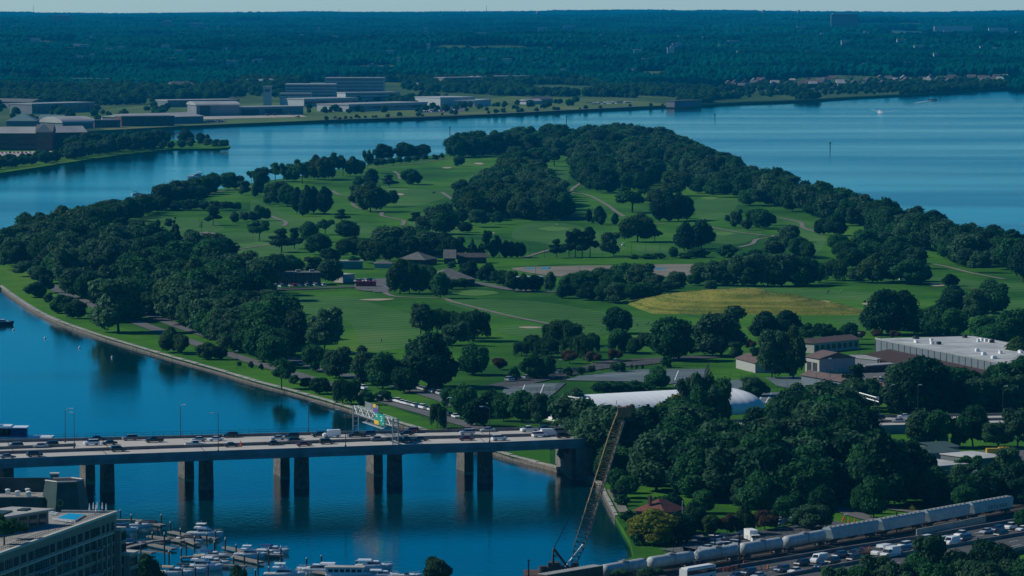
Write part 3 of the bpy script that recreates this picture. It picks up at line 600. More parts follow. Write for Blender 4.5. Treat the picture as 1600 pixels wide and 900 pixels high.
tl('by the back edge of the upper fairway', '821 241 218 25;866 260 231 24 open;880 251 218 30;837 266 240 36 open;806 250 228 22;850 252 230 22')
tl('in the loose line of small upright trees on the middle fairway', '920 348 325 10 column;937 350 320 17 column;940 352 336 10 column;961 352 332 11 column;926 349 343 5 shrub')
tl('on the middle fairway among the olive trees', '988 332 290 42 open;996 378 332 50 mid;1023 377 358 22 open;1057 306 264 42 mid;1035 320 290 34 mid;1022 318 296 26 mid')
tl('in the block of dark evergreens on the middle fairway', '1030 346 302 26 column;1045 346 298 26 column;1060 345 300 26 column;1073 344 305 22 column;1038 341 300 24 column')
tl('in the pair of tall dark trees by the middle fairway', '1069 392 347 30 dark;1096 389 343 38 dark')
tl('by the far right end of the upper fairway', '1126 308 280 36;1112 304 282 24;1090 302 278 28;1172 321 294 36;1192 322 296 32;1136 349 336 9;1151 356 326 18;1166 360 342 16 mid;1178 356 326 26;1191 358 325 30;1204 352 333 20;1217 362 357 6 shrub')
tl('in the pine group behind the right end of the net poles', '870 403 371 20 pine;889 402 358 22 pine;899 402 355 24 pine;910 402 358 24 pine;922 402 352 26 pine;950 400 364 30')
tl('in the hedge behind the sand field', '1052 403 385 14;1092 402 386 32 shrub;1137 402 382 32 shrub;1010 405 396 22 shrub;1028 405 395 22 shrub;990 405 397 16 shrub;1070 404 394 22 shrub;1180 403 388 26;1160 404 394 22 shrub')
tl('on the fairway beside the right cart path', '1283 367 342 20 dark;1305 368 334 34 dark')
tl('in the big grove at the right of the course', '1422 444 404 56;1363 442 400 46 mid;1306 438 405 34 willow;1338 441 420 36;1440 440 410 30 dark;1390 440 400 40;1330 420 385 40;1360 415 375 44;1385 416 378 44;1410 412 378 42;1430 420 388 34;1310 400 362 32;1322 405 372 34;1350 398 358 40;1380 396 362 40;1400 402 368 34')
tl('by the right edge of the course', '1486 447 428 26 dark;1490 488 446 46 dark;1550 490 436 58;1528 500 450 48;1465 525 475 58;1440 523 482 42;1490 527 482 46;1540 530 492 48;1552 546 506 46;1582 540 480 48;1592 580 527 44 mid;1598 440 375 44 dark;1510 418 388 26;1495 414 385 26;1530 426 392 30')
tl('as one of two huge round oaks below the yellow mound', '1378 523 452 62 dark;1412 516 454 54 dark')
tl('between the yellow mound and the brown roofed depot', '1195 529 487 44 dark;1230 523 485 46 dark;1267 543 505 36 open;1295 541 506 34 open;1327 538 503 28;1206 591 517 42;1240 592 510 37 mid;1182 578 540 28 pine;1338 618 565 42 pine;1305 604 574 20 bare;1150 560 535 20')
tl('on the green in front of the yellow mound', '964 521 480 42 dark;966 551 510 36;990 553 527 22;1005 551 520 22;1048 563 495 66;1127 556 478 74;1098 556 522 36;1075 556 530 20')
tl('in the weeping group on the lower fairway', '880 540 500 48 willow;863 538 504 26 willow;815 556 533 22 willow;832 552 523 25 willow;855 558 528 32 willow;892 552 525 32 willow;912 562 522 30 willow;926 550 520 18 willow')
tl('in the row of low rust coloured trees by the park road', '780 578 559 22 rust;890 568 547 20 rust;927 568 549 20 rust;960 564 545 20 rust;856 576 556 18 rust;1172 546 530 15 rust;1345 530 517 16 rust;1370 528 515 16 rust;1398 529 516 16 rust')
tl('in the line of young trees by the tennis courts', '887 587 573 16;908 586 572 14;923 585 571 12;960 582 567 13;972 581 566 12;987 577 569 4;995 577 569 4;1004 577 569 4;1027 607 572 38;830 592 553 36;853 590 555 28;803 595 572 18;844 592 560 20;1042 574 556 18 shrub')
tl('in the weeping clump left of the lower fairway', '657 522 473 30;683 522 482 32 willow;706 521 486 26 willow;740 533 485 42 willow;722 528 488 30 willow;712 540 502 38;762 527 510 9 willow')
tl('in the row of big trees by the bank road', '670 605 520 84 dark;740 586 536 48;632 614 572 40;598 607 547 46;567 601 540 38;530 591 540 42;512 584 558 20;490 581 534 32;507 552 482 52;462 548 483 34;445 562 512 36;415 547 477 50;440 608 556 32 open;455 545 500 30')
tl('on the grass bank by the seawall', '185 520 437 76;265 551 512 34 mid;283 554 520 24 mid;325 562 535 40 mid;344 562 540 24 mid;392 575 564 9;408 578 568 8;374 573 564 7;502 616 590 34 dark;535 632 592 30 willow;552 627 590 22;572 633 610 28;600 628 608 25;478 607 590 20;460 600 585 18;683 669 630 24 willow;60 443 415 40;38 432 408 36;76 473 457 14;55 465 440 34;100 490 460 40;118 498 468 32;73 458 430 20')
tl('in the row of street trees behind the far parapet of the bridge', '725 652 600 44;745 666 622 40 dark;787 658 612 32;815 660 609 42;845 663 615 28;870 661 614 36;900 652 604 44;943 662 633 20 pine;958 662 636 15 pine;987 662 636 20 pine;700 636 602 24;765 650 608 34;885 655 618 30')
tl('above the white dome roof', '1078 672 592 36;1104 674 584 42;1124 670 586 38;1172 620 590 42;1188 619 594 30;1092 678 600 36;940 612 596 34 shrub;965 611 595 34 shrub;990 610 594 34 shrub;1010 610 598 26 shrub')
tl('by the brown roofed depot', '1440 645 558 80 dark;1500 640 573 50;1540 642 590 50;1580 642 590 50;1262 655 604 52;1240 650 612 36;1220 655 618 34;1410 640 575 40;1470 642 580 44;1520 640 580 40;1560 640 582 40;1600 640 584 40')
tl('with yellow crown beside the white dome', '1058 694 617 58 yellow')
tl('beside the red roofed house on the bank', '905 734 664 42;928 744 668 42;948 756 690 38;962 770 728 30;972 790 772 22 shrub;982 815 797 24 shrub;988 835 815 22 shrub;1000 852 830 26 shrub;1064 850 800 40 dark;1086 834 784 40 dark;1052 812 770 34 dark;981 778 742 32;1032 815 772 34;1020 851 796 70 yellow;1000 838 805 36 yellow;1052 842 800 40;965 784 758 24')
tl('behind the tank cars of the train', '1110 837 802 28 mid;1136 837 803 22 rust;1163 836 790 34 mid;1195 829 798 30 rust;1208 826 796 18 mid;1185 802 735 58;1160 795 745 40;1215 800 752 40;1283 826 758 42;1275 829 790 46;1248 826 795 34;1365 809 740 42;1340 802 758 20;1100 802 765 36;1230 812 772 36')
tl('as the big dark tree right of the wooded bank', '1380 792 672 90 dark;1350 775 690 60;1415 785 685 60 dark;1440 770 700 50 dark')
tl('around the low white warehouse roofs', '1560 702 660 46;1590 700 640 50;1465 700 636 44;1520 698 632 48;1500 700 645 36;1440 698 640 42;1535 792 735 50 dark;1562 790 740 36;1590 790 720 50 dark;1500 795 740 50;1475 790 742 40;1515 755 712 44 open;1580 745 700 44;1545 775 735 44;1345 690 640 40 dark;1310 690 632 50 dark')
tl('in the foreground at the bottom right corner', '1375 935 868 56;1340 938 878 50;1430 930 862 50;1458 928 838 50;1490 930 852 48;1510 935 876 44;1540 915 842 56 dark;1565 925 850 48 dark;1580 940 872 56;1540 945 876 50;1410 945 878 46;1460 945 876 52;1600 945 868 48;1310 945 886 46;1598 830 795 28')
tl('in the foreground at the bottom edge by the marina', '232 938 865 48 dark;372 925 883 30 dark;680 932 872 48;972 920 890 44;1010 925 888 46')
tl('at the tip of the left peninsula', '350 231 218 17;338 230 217 14;325 229 216 15;313 226 208 14 dark;324 225 209 8 column;296 230 219 13;283 231 218 14;300 226 215 12;268 232 220 12;255 232 219 13;290 222 212 16 dark')
def fill(zone, poly, sp, h, kinds, seed, w=1.0, jit=.25):
    r = random.Random(seed); xs = [p[0] for p in poly]; ys = [p[1] for p in poly]; got = []
    for k in range(5000):
        x = r.uniform(min(xs), max(xs)); y = r.uniform(min(ys), max(ys))
        if not inside(x, y, poly): continue
        p = P(x, y, GZ)
        if r.random() > (min(ys) / y) ** 0: continue
        if any((p - q).length < sp for q in got): continue
        got.append(p); hp = h * r.uniform(1 - jit, 1 + jit) / pxm(p.y); T.append((x, y, y - hp, hp * w * r.uniform(.75, 1.0), r.choice(kinds), zone, 1))
B = ['broad'] * 8 + ['dark', 'dark', 'dark']
fill('in the dense wood at the left end of the island', [(0, 402), (40, 384), (100, 374), (150, 362), (160, 395), (240, 404), (300, 408), (350, 412), (354, 440), (340, 448), (300, 450), (230, 470), (180, 480), (140, 478), (110, 462), (80, 440), (58, 420), (54, 404), (30, 420), (0, 425)], 14.2, 15.5, B, 1, jit=.4)
fill('in the dense wood at the left end of the island', [(60, 384), (100, 374), (150, 362), (155, 385), (120, 395), (70, 400)], 13, 17, ['mid'], 11)
fill('in the thick belt of trees along the bank road', [(200, 480), (300, 455), (350, 452), (400, 456), (420, 500), (450, 540), (400, 545), (330, 528), (290, 512), (240, 498), (200, 500), (165, 505)], 12.2, 16.5, ['broad'] * 5 + ['dark', 'mid'], 2, jit=.35)
fill('in the thick belt of trees along the bank road', [(300, 528), (345, 545), (400, 565), (430, 575), (410, 550), (330, 522)], 11, 15, ['broad'], 12)
fill('by the shore at the upper left of the island', [(60, 378), (150, 353), (250, 322), (300, 306), (330, 300), (300, 312), (240, 335), (160, 358), (100, 372)], 13, 13, B, 3)
fill('in the wooded mound in the middle of the course', [(722, 338), (740, 318), (765, 295), (795, 275), (838, 265), (845, 285), (858, 310), (872, 330), (884, 344), (830, 345), (775, 342), (735, 345)], 13, 17, ['broad'] * 4 + ['mid', 'dark'], 4)
fill('in the far wood at the tip of the island', [(708, 243), (760, 235), (860, 222), (950, 218), (1040, 228), (1085, 248), (1100, 262), (1040, 250), (1015, 243), (985, 238), (910, 240), (895, 246), (850, 240), (800, 242), (760, 246), (712, 248)], 17, 18, B, 5)
fill('in the wood right of the upper fairway', [(900, 245), (898, 275), (912, 292), (935, 302), (1010, 300), (1030, 288), (1018, 258), (985, 245), (950, 240)], 17, 18, B, 6)
fill('in the long belt of trees on the right shore', [(1040, 255), (1075, 246), (1155, 278), (1200, 298), (1300, 328), (1400, 356), (1500, 383), (1565, 404), (1600, 412), (1600, 436), (1560, 425), (1500, 415), (1470, 400), (1400, 385), (1330, 358), (1265, 338), (1230, 328), (1200, 322), (1160, 310), (1100, 300), (1060, 280)], 15.5, 17, B, 7)
fill('in the dense wood between the bridge and the railway', [(895, 722), (935, 736), (985, 730), (1040, 722), (1060, 716), (1095, 720), (1205, 726), (1240, 690), (1330, 690), (1345, 740), (1330, 775), (1270, 800), (1180, 790), (1100, 785), (1040, 770), (985, 765), (950, 752), (890, 733)], 9.2, 16.5, ['broad'] * 6 + ['dark', 'dark'], 8, jit=.32)
fill('between the highway and the brown roofed depot', [(1250, 650), (1330, 640), (1420, 628), (1600, 622), (1600, 645), (1440, 645), (1330, 655)], 10, 13, B, 9)
fill('along the shore of the left peninsula', [(110, 249), (130, 246), (200, 237), (240, 234), (230, 228), (160, 232), (110, 240)], 15, 15, B, 10)
fill('along the shore of the left peninsula', [(-60, 276), (0, 265), (60, 257), (110, 250), (110, 244), (60, 251), (0, 259), (-60, 266)], 13, 9.5, B, 18)
fill('along the shore of the left peninsula', [(150, 232), (200, 222), (300, 222), (250, 230), (180, 238)], 26, 13, B, 13)
fill('in the wood right of the rail line', [(1440, 778), (1600, 768), (1600, 792), (1500, 802), (1440, 790)], 9, 9, ['dark', 'broad'], 14)
# words
SHORT = {'by the brown roofed depot': 'by the brown roofed depot', 'at the far left tip of the golf course': 'on the left end of the course', 'in front of the long row at the left fairway': 'beside the long left fairway row', 'in the long row of small trees by the left fairway': 'in the left fairway row',
 'by the shore path behind the left fairway': 'by the upper left shore path', 'in the tall ragged row by the upper left shore': 'in the tall upper left shore row', 'in the group of three round trees on the far bank path': 'on the far bank path',
 'in the low row in front of the three round far trees': 'below the round far bank trees', 'on the open fairway near the upper left cart path': 'near the upper left cart path', 'in the group of tall dark cypresses on the left fairway': 'in the left fairway cluster',
 'beside the dark cypresses on the left fairway': 'beside the narrow dark trees', 'near the left net fence and the car park': 'near the left net fence', 'in the dark clump behind the clubhouse': 'in the clump behind the clubhouse', 'in the clump above the clubhouse by the cart path': 'above the clubhouse clump',
 'in the row of dark conifers behind the grass strip': 'in the row behind the bright turf', 'beside the service building left of the sand field': 'left of the dirt field', 'in the rounded grove below the sand field': 'in the dirt field grove', 'right of the rounded grove near the yellow mound': 'just above the yellow mound',
 'in the long dark tree line above the yellow mound': 'in the line above the mound', 'in the clump above the long tree line': 'in the clump above that line', 'by the back edge of the upper fairway': 'by the upper fairway', 'in the loose line of small upright trees on the middle fairway': 'standing free on the middle fairway',
 'on the middle fairway among the olive trees': 'on the middle fairway', 'in the block of dark evergreens on the middle fairway': 'in the dark middle fairway block', 'in the pair of tall dark trees by the middle fairway': 'in front of the dark block', 'by the far right end of the upper fairway': 'by the upper right fairway',
 'in the pine group behind the right end of the net poles': 'behind the tall net poles', 'in the hedge behind the sand field': 'in the hedge behind the dirt field', 'on the fairway beside the right cart path': 'beside the right cart path', 'in the big grove at the right of the course': 'in the big right hand grove',
 'by the right edge of the course': 'at the right edge', 'as one of two huge round oaks below the yellow mound': 'right of the yellow mound', 'between the yellow mound and the brown roofed depot': 'between mound and depot', 'on the green in front of the yellow mound': 'in front of the yellow mound',
 'in the weeping group on the lower fairway': 'on the lower fairway', 'in the row of low rust coloured trees by the park road': 'beside the park road', 'in the line of young trees by the tennis courts': 'by the tennis courts', 'in the weeping clump left of the lower fairway': 'left on the lower fairway',
 'in the row of big trees by the bank road': 'in the bank road row', 'on the grass bank by the seawall': 'on the seawall bank', 'in the row of street trees behind the far parapet of the bridge': 'behind the bridge parapet', 'above the white dome roof': 'above the white dome',
 'with yellow crown beside the white dome': 'below the white dome', 'beside the red roofed house on the bank': 'beside the red roof', 'as the big dark tree right of the wooded bank': 'above the hopper cars', 'around the low white warehouse roofs': 'around the white roofs',
 'in the foreground at the bottom right corner': 'in the bottom right corner', 'in the foreground at the bottom edge by the marina': 'at the bottom edge', 'at the tip of the left peninsula': 'on the left peninsula tip', 'behind the tank cars of the train': 'behind the tank cars',
 'in the dense wood at the left end of the island': 'of the left wood', 'in the thick belt of trees along the bank road': 'of the bank belt', 'by the shore at the upper left of the island': 'of the upper shore', 'in the wooded mound in the middle of the course': 'of the central wood',
 'in the far wood at the tip of the island': 'of the far tip wood', 'in the wood right of the upper fairway': 'of the upper right wood', 'in the long belt of trees on the right shore': 'of the right belt', 'in the dense wood between the bridge and the railway': 'of the bridge wood',
 'between the highway and the brown roofed depot': 'of the highway trees', 'along the shore of the left peninsula': 'of the peninsula trees', 'in the wood right of the rail line': 'of the wood by train'}
SIZEW = lambda h: 'small' if h < 7.5 else 'medium' if h < 13 else 'tall' if h < 19 else 'big'
KW = {'broad': ('broadleaf_tree', 'green tree', 'tree'), 'dark': ('broadleaf_tree', 'dark tree', 'tree'), 'mid': ('broadleaf_tree', 'olive tree', 'tree'), 'yellow': ('broadleaf_tree', 'yellow tree', 'tree'),
      'rust': ('rust_leaved_tree', 'rust tree', 'tree'), 'conifer': ('conifer_tree', 'pointed conifer', 'conifer'), 'column': ('columnar_tree', 'columnar tree', 'tree'), 'pine': ('pine_tree', 'layered pine', 'pine tree'),
      'open': ('airy_tree', 'airy tree', 'tree'), 'willow': ('willow_tree', 'weeping willow', 'willow'), 'shrub': ('shrub', 'leafy shrub', 'shrub'), 'bare': ('bare_tree', 'thin bare tree', 'tree')}
rt = random.Random(77); trees = []
for t in T:
    x, yb, yt, w, k, zone = t[:6]; p = P(x, yb, GZ); s = pxm(p.y); h = max(1.5, (yb - yt) * s); trees.append([p, h, w * s, k, zone, len(t) > 6, x, yb])
zb = {}
for t in trees:
    a = zb.setdefault(t[4], [1e9, -1e9, 1e9, -1e9]); a[0] = min(a[0], t[6]); a[1] = max(a[1], t[6]); a[2] = min(a[2], t[7]); a[3] = max(a[3], t[7])
order = {}
for t in trees: order.setdefault(KW[t[3]][0], []).append(t)
stuff = []
from collections import defaultdict
lab = defaultdict(list)
def words(t):
    z = SHORT.get(t[4], t[4]); w = '%s %s' % (SIZEW(t[1]), KW[t[3]][1])
    if t[5]:
        a = zb[t[4]]; u = (t[6] - a[0]) / (a[1] - a[0] + 1); v = (t[7] - a[2]) / (a[3] - a[2] + 1)
        w += ', ' + ['back', 'mid', 'front'][min(2, int(v * 3))] + ' ' + ['far left', 'left', 'centre', 'right', 'far right'][min(4, int(u * 5))]
    return w + ' ' + z
for nm, L_ in order.items():
    L_.sort(key=lambda t: -(t[1] / t[0].y) * (1.35 if not t[5] else 1))
    for i, t in enumerate(L_):
        if i < 300: lab[words(t)].append(t)
        else: stuff.append(t)
ORD = ['leftmost', 'second from left', 'third from left', 'fourth from left', 'fifth from left', 'sixth from left', 'seventh from left', 'eighth from left', 'ninth from left', 'tenth from left', 'eleventh from left', 'twelfth from left', 'thirteenth from left', 'fourteenth from left', 'fifteenth from left', 'sixteenth from left']
NUM = ['', '', 'two', 'three', 'four', 'five', 'six', 'seven', 'eight', 'nine', 'ten', 'eleven', 'twelve', 'thirteen', 'fourteen', 'fifteen', 'sixteen', 'seventeen']
def plant(t, label, group):
    p, h, w, k, zone, mass, x, yb = t; pr = PROTO[k][rt.randrange(len(PROTO[k]))]
    sx = w / pr[2]; sx = min(max(sx, h * .42), h * 1.5) if k not in ('shrub',) else w / pr[2]
    e = empty(KW[k][0], p - Vector((0, 0, .1)), rt.uniform(0, 6.28), label, KW[k][2], group, sc=(sx, sx * rt.uniform(.9, 1.05), h))
    link('crown', pr[0], e)
    if k != 'shrub': link('trunk', pr[1], e)
for key, L_ in lab.items():
    L_.sort(key=lambda t: t[6])
    for i, t in enumerate(L_):
        if len(L_) == 1: plant(t, key, 'trees ' + t[4])
        elif len(L_) <= 16:
            o_ = (['left', 'right'][i] + ' of two') if len(L_) == 2 else ('rightmost of %s' % NUM[len(L_)] if i == len(L_) - 1 else '%s of %s' % (ORD[i], NUM[len(L_)]))
            plant(t, '%s, %s' % (key, o_), 'trees ' + t[4])
        else: plant(t, key, 'trees ' + t[4])
kk = sorted(PROTO); base = {}; ms = []
for k in kk: base[k] = len(ms); ms += [q[0] for q in PROTO[k]]
if stuff:
    pp, ro, sc, ix = [], [], [], []
    for t in stuff:
        j = rt.randrange(len(PROTO[t[3]])); sx = min(max(t[2] / PROTO[t[3]][j][2], t[1] * .45), t[1] * 1.5); pp.append(t[0]); ro.append(rt.uniform(0, 6.28)); sc.append((sx, sx, t[1])); ix.append(base[t[3]] + j)
    gn_scatter('smaller_trees', pp, ro, sc, ix, ms, 'remaining crowns of the island woods seen between the nearer trees', 'trees')
print('trees', len(trees), 'stuff', len(stuff))
# far flat shore: single trees, hedges and groves between the buildings
fp, fr, fs_, fi = [], [], [], []
FT = [base['broad'] + i for i in range(6)] + [base['dark'], base['mid']]
def grove(poly, n, seed, h=12, thr=-9):
    r = random.Random(seed); xs = [p[0] for p in poly]; ys = [p[1] for p in poly]; k = 0; tries = 0
    while k < n and tries < n * 30:
        tries += 1; x = r.uniform(min(xs), max(xs)); y = r.uniform(min(ys), max(ys))
        if not inside(x, y, poly): continue
        p = TZ(x, y)
        if p.y < P(x, interp(FSH, x), 2.6).y + 12: continue
        if mn.noise(Vector((p.x / 160, p.y / 420, seed))) < thr: continue
        hh = h * r.uniform(.6, 1.3); fp.append(p - Vector((0, 0, .3))); fr.append(r.uniform(0, 6)); fs_.append((hh * r.uniform(.9, 1.3), hh * 1.1, hh)); fi.append(r.choice(FT)); k += 1
grove([(-100, 128), (350, 128), (470, 124), (480, 140), (340, 156), (170, 166), (60, 168), (-100, 172)], 1500, 1, 13, -.15)
grove([(600, 128), (1080, 128), (1118, 128), (1118, 156), (1090, 158), (950, 152), (780, 150), (640, 142)], 1700, 2, 12, -.2)
grove([(-100, 118), (1118, 114), (1118, 134), (1100, 136), (640, 130), (470, 126), (-100, 132)], 2000, 3, 13)
grove([(1125, 121), (1300, 117), (1610, 108), (1610, 133), (1300, 140), (1120, 141)], 900, 14, 8.5, -.25)
grove([(1120, 136), (1300, 134), (1610, 126), (1610, 135), (1400, 146), (1130, 154)], 420, 15, 8)
grove([(1060, 158), (1180, 152), (1340, 146), (1500, 136), (1600, 130), (1600, 134), (1520, 141), (1400, 148.5), (1280, 154.5), (1150, 159.5), (1070, 163)], 520, 4, 9, -.05)
grove([(0, 168), (160, 166), (300, 170), (310, 178), (170, 190), (0, 190)], 60, 5, 9)
grove([(470, 165), (620, 160), (760, 166), (900, 160), (900, 168), (700, 176), (480, 180)], 90, 6, 8)
grove([(400, 150), (480, 156), (560, 160), (640, 160), (700, 158), (700, 152), (560, 150), (440, 146)], 150, 7, 9)
grove([(500, 188.5), (1060, 165.5), (1060, 164), (500, 187)], 40, 8, 5)
gn_scatter('far_shore_trees', fp, fr, fs_, fi, ms, 'small trees scattered between the buildings on the far shore', 'trees')
# ---------------------------------------------------------------- bridge
M['deckc'] = mat('bridge_deck_concrete', (0.50, 0.46, 0.41), .9, var=.08, scale=.15, obj=False)
M['girder'] = mat('blue_grey_girder_paint', (0.17, 0.24, 0.27), .7, var=.2, scale=.18, obj=False)
M['parap'] = mat('parapet_concrete', (0.20, 0.19, 0.18), .9, var=.2, scale=.3, obj=False)
M['pier'] = mat('pier_granite', (0.16, 0.15, 0.135), .92, var=.3, scale=.8, bump=.1, obj=False)
M['steel'] = mat('galvanised_steel', (0.45, 0.47, 0.47), .5, metal=.3, var=.08, scale=2)
M['dsteel'] = mat('dark_steel', (0.05, 0.055, 0.06), .6, metal=.2, var=.2, scale=2)
M['white'] = mat('white_paint', (0.78, 0.78, 0.76), .5, var=.06, scale=1.5)
M['lampw'] = mat('lamp_glass', (0.8, 0.8, 0.75), .3, var=.02)
NEAR = [(-400, 733), (0, 716.8), (135, 711.3), (270, 706.6), (400, 702), (530, 697.8), (640, 694), (770, 691), (890, 686), (1000, 681), (1150, 673), (1340, 665), (1700, 657)]
FAR = [(-400, 700), (0, 687), (135, 683.6), (270, 680.5), (400, 677), (530, 674), (640, 672), (770, 669), (890, 666), (1000, 661.5), (1150, 655), (1340, 649), (1700, 643)]
MED = [(-400, 721), (0, 705), (270, 695.6), (530, 686.5), (640, 682), (770, 679), (890, 675.5), (1000, 671), (1340, 657), (1700, 650)]
def dz(x): return 13.1 - 9.6 * sst(900, 1330, x)
XS = [-400, -300, -200, -100, 0, 60, 120, 180, 240, 300, 360, 420, 480, 540, 600, 660, 720, 780, 840, 900, 960, 1020, 1080, 1140, 1200, 1260, 1320, 1400, 1500, 1600, 1700]
def edge(tab, dz0=0.0, lo=-400, hi=1700): return [P(x, interp(tab, x), dz(x) + .9) + Vector((0, 0, dz0 - .9)) for x in XS if lo <= x <= hi]
o0 = P(400, 690, 13.1) * Vector((1, 1, 0))
bridge = empty('road_bridge', o0, 0, 'long concrete highway bridge full of cars crossing the water on paired stone piers', 'bridge')
def loc(L_): return [p - o0 for p in L_]
N_ = loc(edge(NEAR)); F_ = loc(edge(FAR))
b = MB(); b.strip(N_, F_); b.build('deck', M['deckc'], bridge)
def rail(A, w, h, name, m, z0=0.0, parent=None):
    A = [Vector((p[0], p[1], p[2] + z0)) for p in A]; l = offs(A, -w / 2); r = offs(A, w / 2); up = Vector((0, 0, h)); b = MB()
    b.strip(l, [p + up for p in l]); b.strip([p + up for p in r], r); b.strip([p + up for p in l], [p + up for p in r])
    b.strip(r, l)
    return b.build(name, m, parent)
down = Vector((0, 0, -1.35))
nb = offs(N_, 0.0); b = MB(); b.strip([p + Vector((0, 0, -2.1)) for p in offs(N_, .35)], [p + Vector((0, 0, -.75)) for p in offs(N_, .35)]); b.strip([p + Vector((0, 0, -2.1)) for p in offs(N_, 14)], [p + Vector((0, 0, -2.1)) for p in offs(N_, .35)])
b.strip([p + Vector((0, 0, -2.1)) for p in offs(F_, 0)], [p + Vector((0, 0, -2.1)) for p in offs(F_, -14)]); b.strip([p + Vector((0, 0, -.75)) for p in F_], [p + Vector((0, 0, -2.1)) for p in F_]); b.strip([p + Vector((0, 0, -.5)) for p in F_], [p + Vector((0, 0, -.5)) for p in N_])
b.build('girder', M['girder'], bridge)
rail(offs(N_, .05), .5, 1.65, 'parapet', M['girder'], -.75, bridge)
rail(F_, .5, 1.65, 'parapet', M['parap'], -.75, bridge)
rail(loc(edge(MED)), .7, .95, 'median_barrier', M['parap'], 0, bridge)
RB = [(-400, 712), (0, 697.5), (60, 695), (118, 692.5)]
rail([P(x, y, 14.0) - o0 + Vector((0, 0, -.9)) for x, y in RB], .6, .9, 'ramp_barrier', M['parap'], 0, bridge)
# hand rail fence on the far parapet
b = MB()
fine = []
for a, c in zip(F_[:22], F_[1:23]):
    k = max(1, int((c - a).length / 3)); fine += [a.lerp(c, i / k) for i in range(k)]
for p in fine: b.box((p.x, p.y, p.z + 1.5), (.08, .08, 1.3))
for h in (1.4, 2.1):
    for a, c in zip(fine[::4], fine[4::4]): b.tube(a + Vector((0, 0, h)), c + Vector((0, 0, h)), .05, 3, cap=False)
b.build('hand_rail', M['dsteel'], bridge)
# lane dashes and joints
b = MB()
def mid(t, side):
    out = []
    A = edge(NEAR) if side == 0 else edge(MED); B_ = edge(MED) if side == 0 else edge(FAR)
    return [p.lerp(q, t) - o0 + Vector((0, 0, .03)) for p, q in zip(A, B_)]
for side, ts in ((0, (.3, .5, .7)), (1, (.3, .5, .7))):
    for t in ts:
        L_ = mid(t, side)
        for a, c in zip(L_, L_[1:]):
            n = int((c - a).length / 12)
            for i in range(n):
                p = a.lerp(c, i / n); q = a.lerp(c, (i + .28) / n); d = (q - p).normalized(); s = Vector((-d.y, d.x, 0)) * .09; b.add([p - s, q - s, q + s, p + s], [(0, 1, 2, 3)])
for side, t in ((0, .06), (0, .93), (1, .07), (1, .94)):
    L_ = mid(t, side); b.strip(offs(L_, -.08), offs(L_, .08))
lm = b.build('lane_marking', M['paint'], bridge); lm['kind'] = 'stuff'
b = MB()
for x in (24, 172, 325, 474, 622, 762):
    for side in (0, 1):
        a = P(x, interp(NEAR if side == 0 else MED, x) , 14.0) - o0 - Vector((0, 0, .87)); c = P(x - 12, interp(MED if side == 0 else FAR, x - 12), 14.0) - o0 - Vector((0, 0, .87)); s = Vector((.12, 0, 0)); b.add([a - s, a + s, c + s, c - s], [(0, 1, 2, 3)])
b.build('expansion_joint', M['asphalt'], bridge)
# piers: pairs, rotated with the bridge
bd = (edge(NEAR)[9] - edge(NEAR)[8]); ang = math.atan2(bd.y, bd.x)
def pier_at(c, w, d, wide):
    z1 = 10.7; b = MB(); b.box((0, 0, z1 / 2 - 1), (w, d, z1 + 2), ang, taper=.9); b.box((0, 0, z1 - .5), (w * 1.15, d * 1.25, .9), ang)
    o = b.build('pier', M['pier'], bridge); o.location = (c.x - o0.x, c.y - o0.y, 0)
    b = MB(); b.box((0, 0, 10.75), (w * .8, d * 1.9, .55), ang); b.box((w * .3, 0, 11.0), (w * 1.2, d * .3, .4), ang); q = b.build('bearing', M['parap'], bridge); q.location = o.location
PR = [(13, 770), (170, 769), (324.5, 766), (474, 763), (619.5, 759), (761, 755)]
for x, y in PR:
    f = P(x, y, 0); nrm = Vector((-math.sin(ang), math.cos(ang), 0))
    pier_at(f + nrm * 2.0, 3.3, 6.5, 1); bk = f + nrm * 27 ; tgt = P(x - 30, y - 19, 0); pier_at(tgt + nrm * 3.0, 3.2, 8.5, 1)
for xx in range(-60, 900, 33):
    a_ = P(xx, interp(NEAR, xx), dz(xx) + .9) - o0; q = MB().box((0, 0, 0), (.22, .12, 1.3), ang).build('girder_stiffener', M['girder'], bridge); q.location = (a_.x + math.sin(ang) * -.33 * -1, a_.y + .33, a_.z - 2.3)
# abutment at the right end
a0 = P(893, 690, 12.2); a1 = P(868, 672, 12.2); b = MB(); b.prism([(p.x - o0.x, p.y - o0.y) for p in (a0, a0 + Vector((26, 8, 0)), a1 + Vector((26, 10, 0)), a1)], 0, 11.0); b.build('abutment', M['parap'], bridge)
b = MB(); q = [p for p in N_[19:]]; g = [Vector((p.x, p.y, GZ - .3)) for p in q]; b.strip(g, [p + Vector((0, 0, -2.1)) for p in q]); b.build('retaining_wall', M['parap'], bridge)
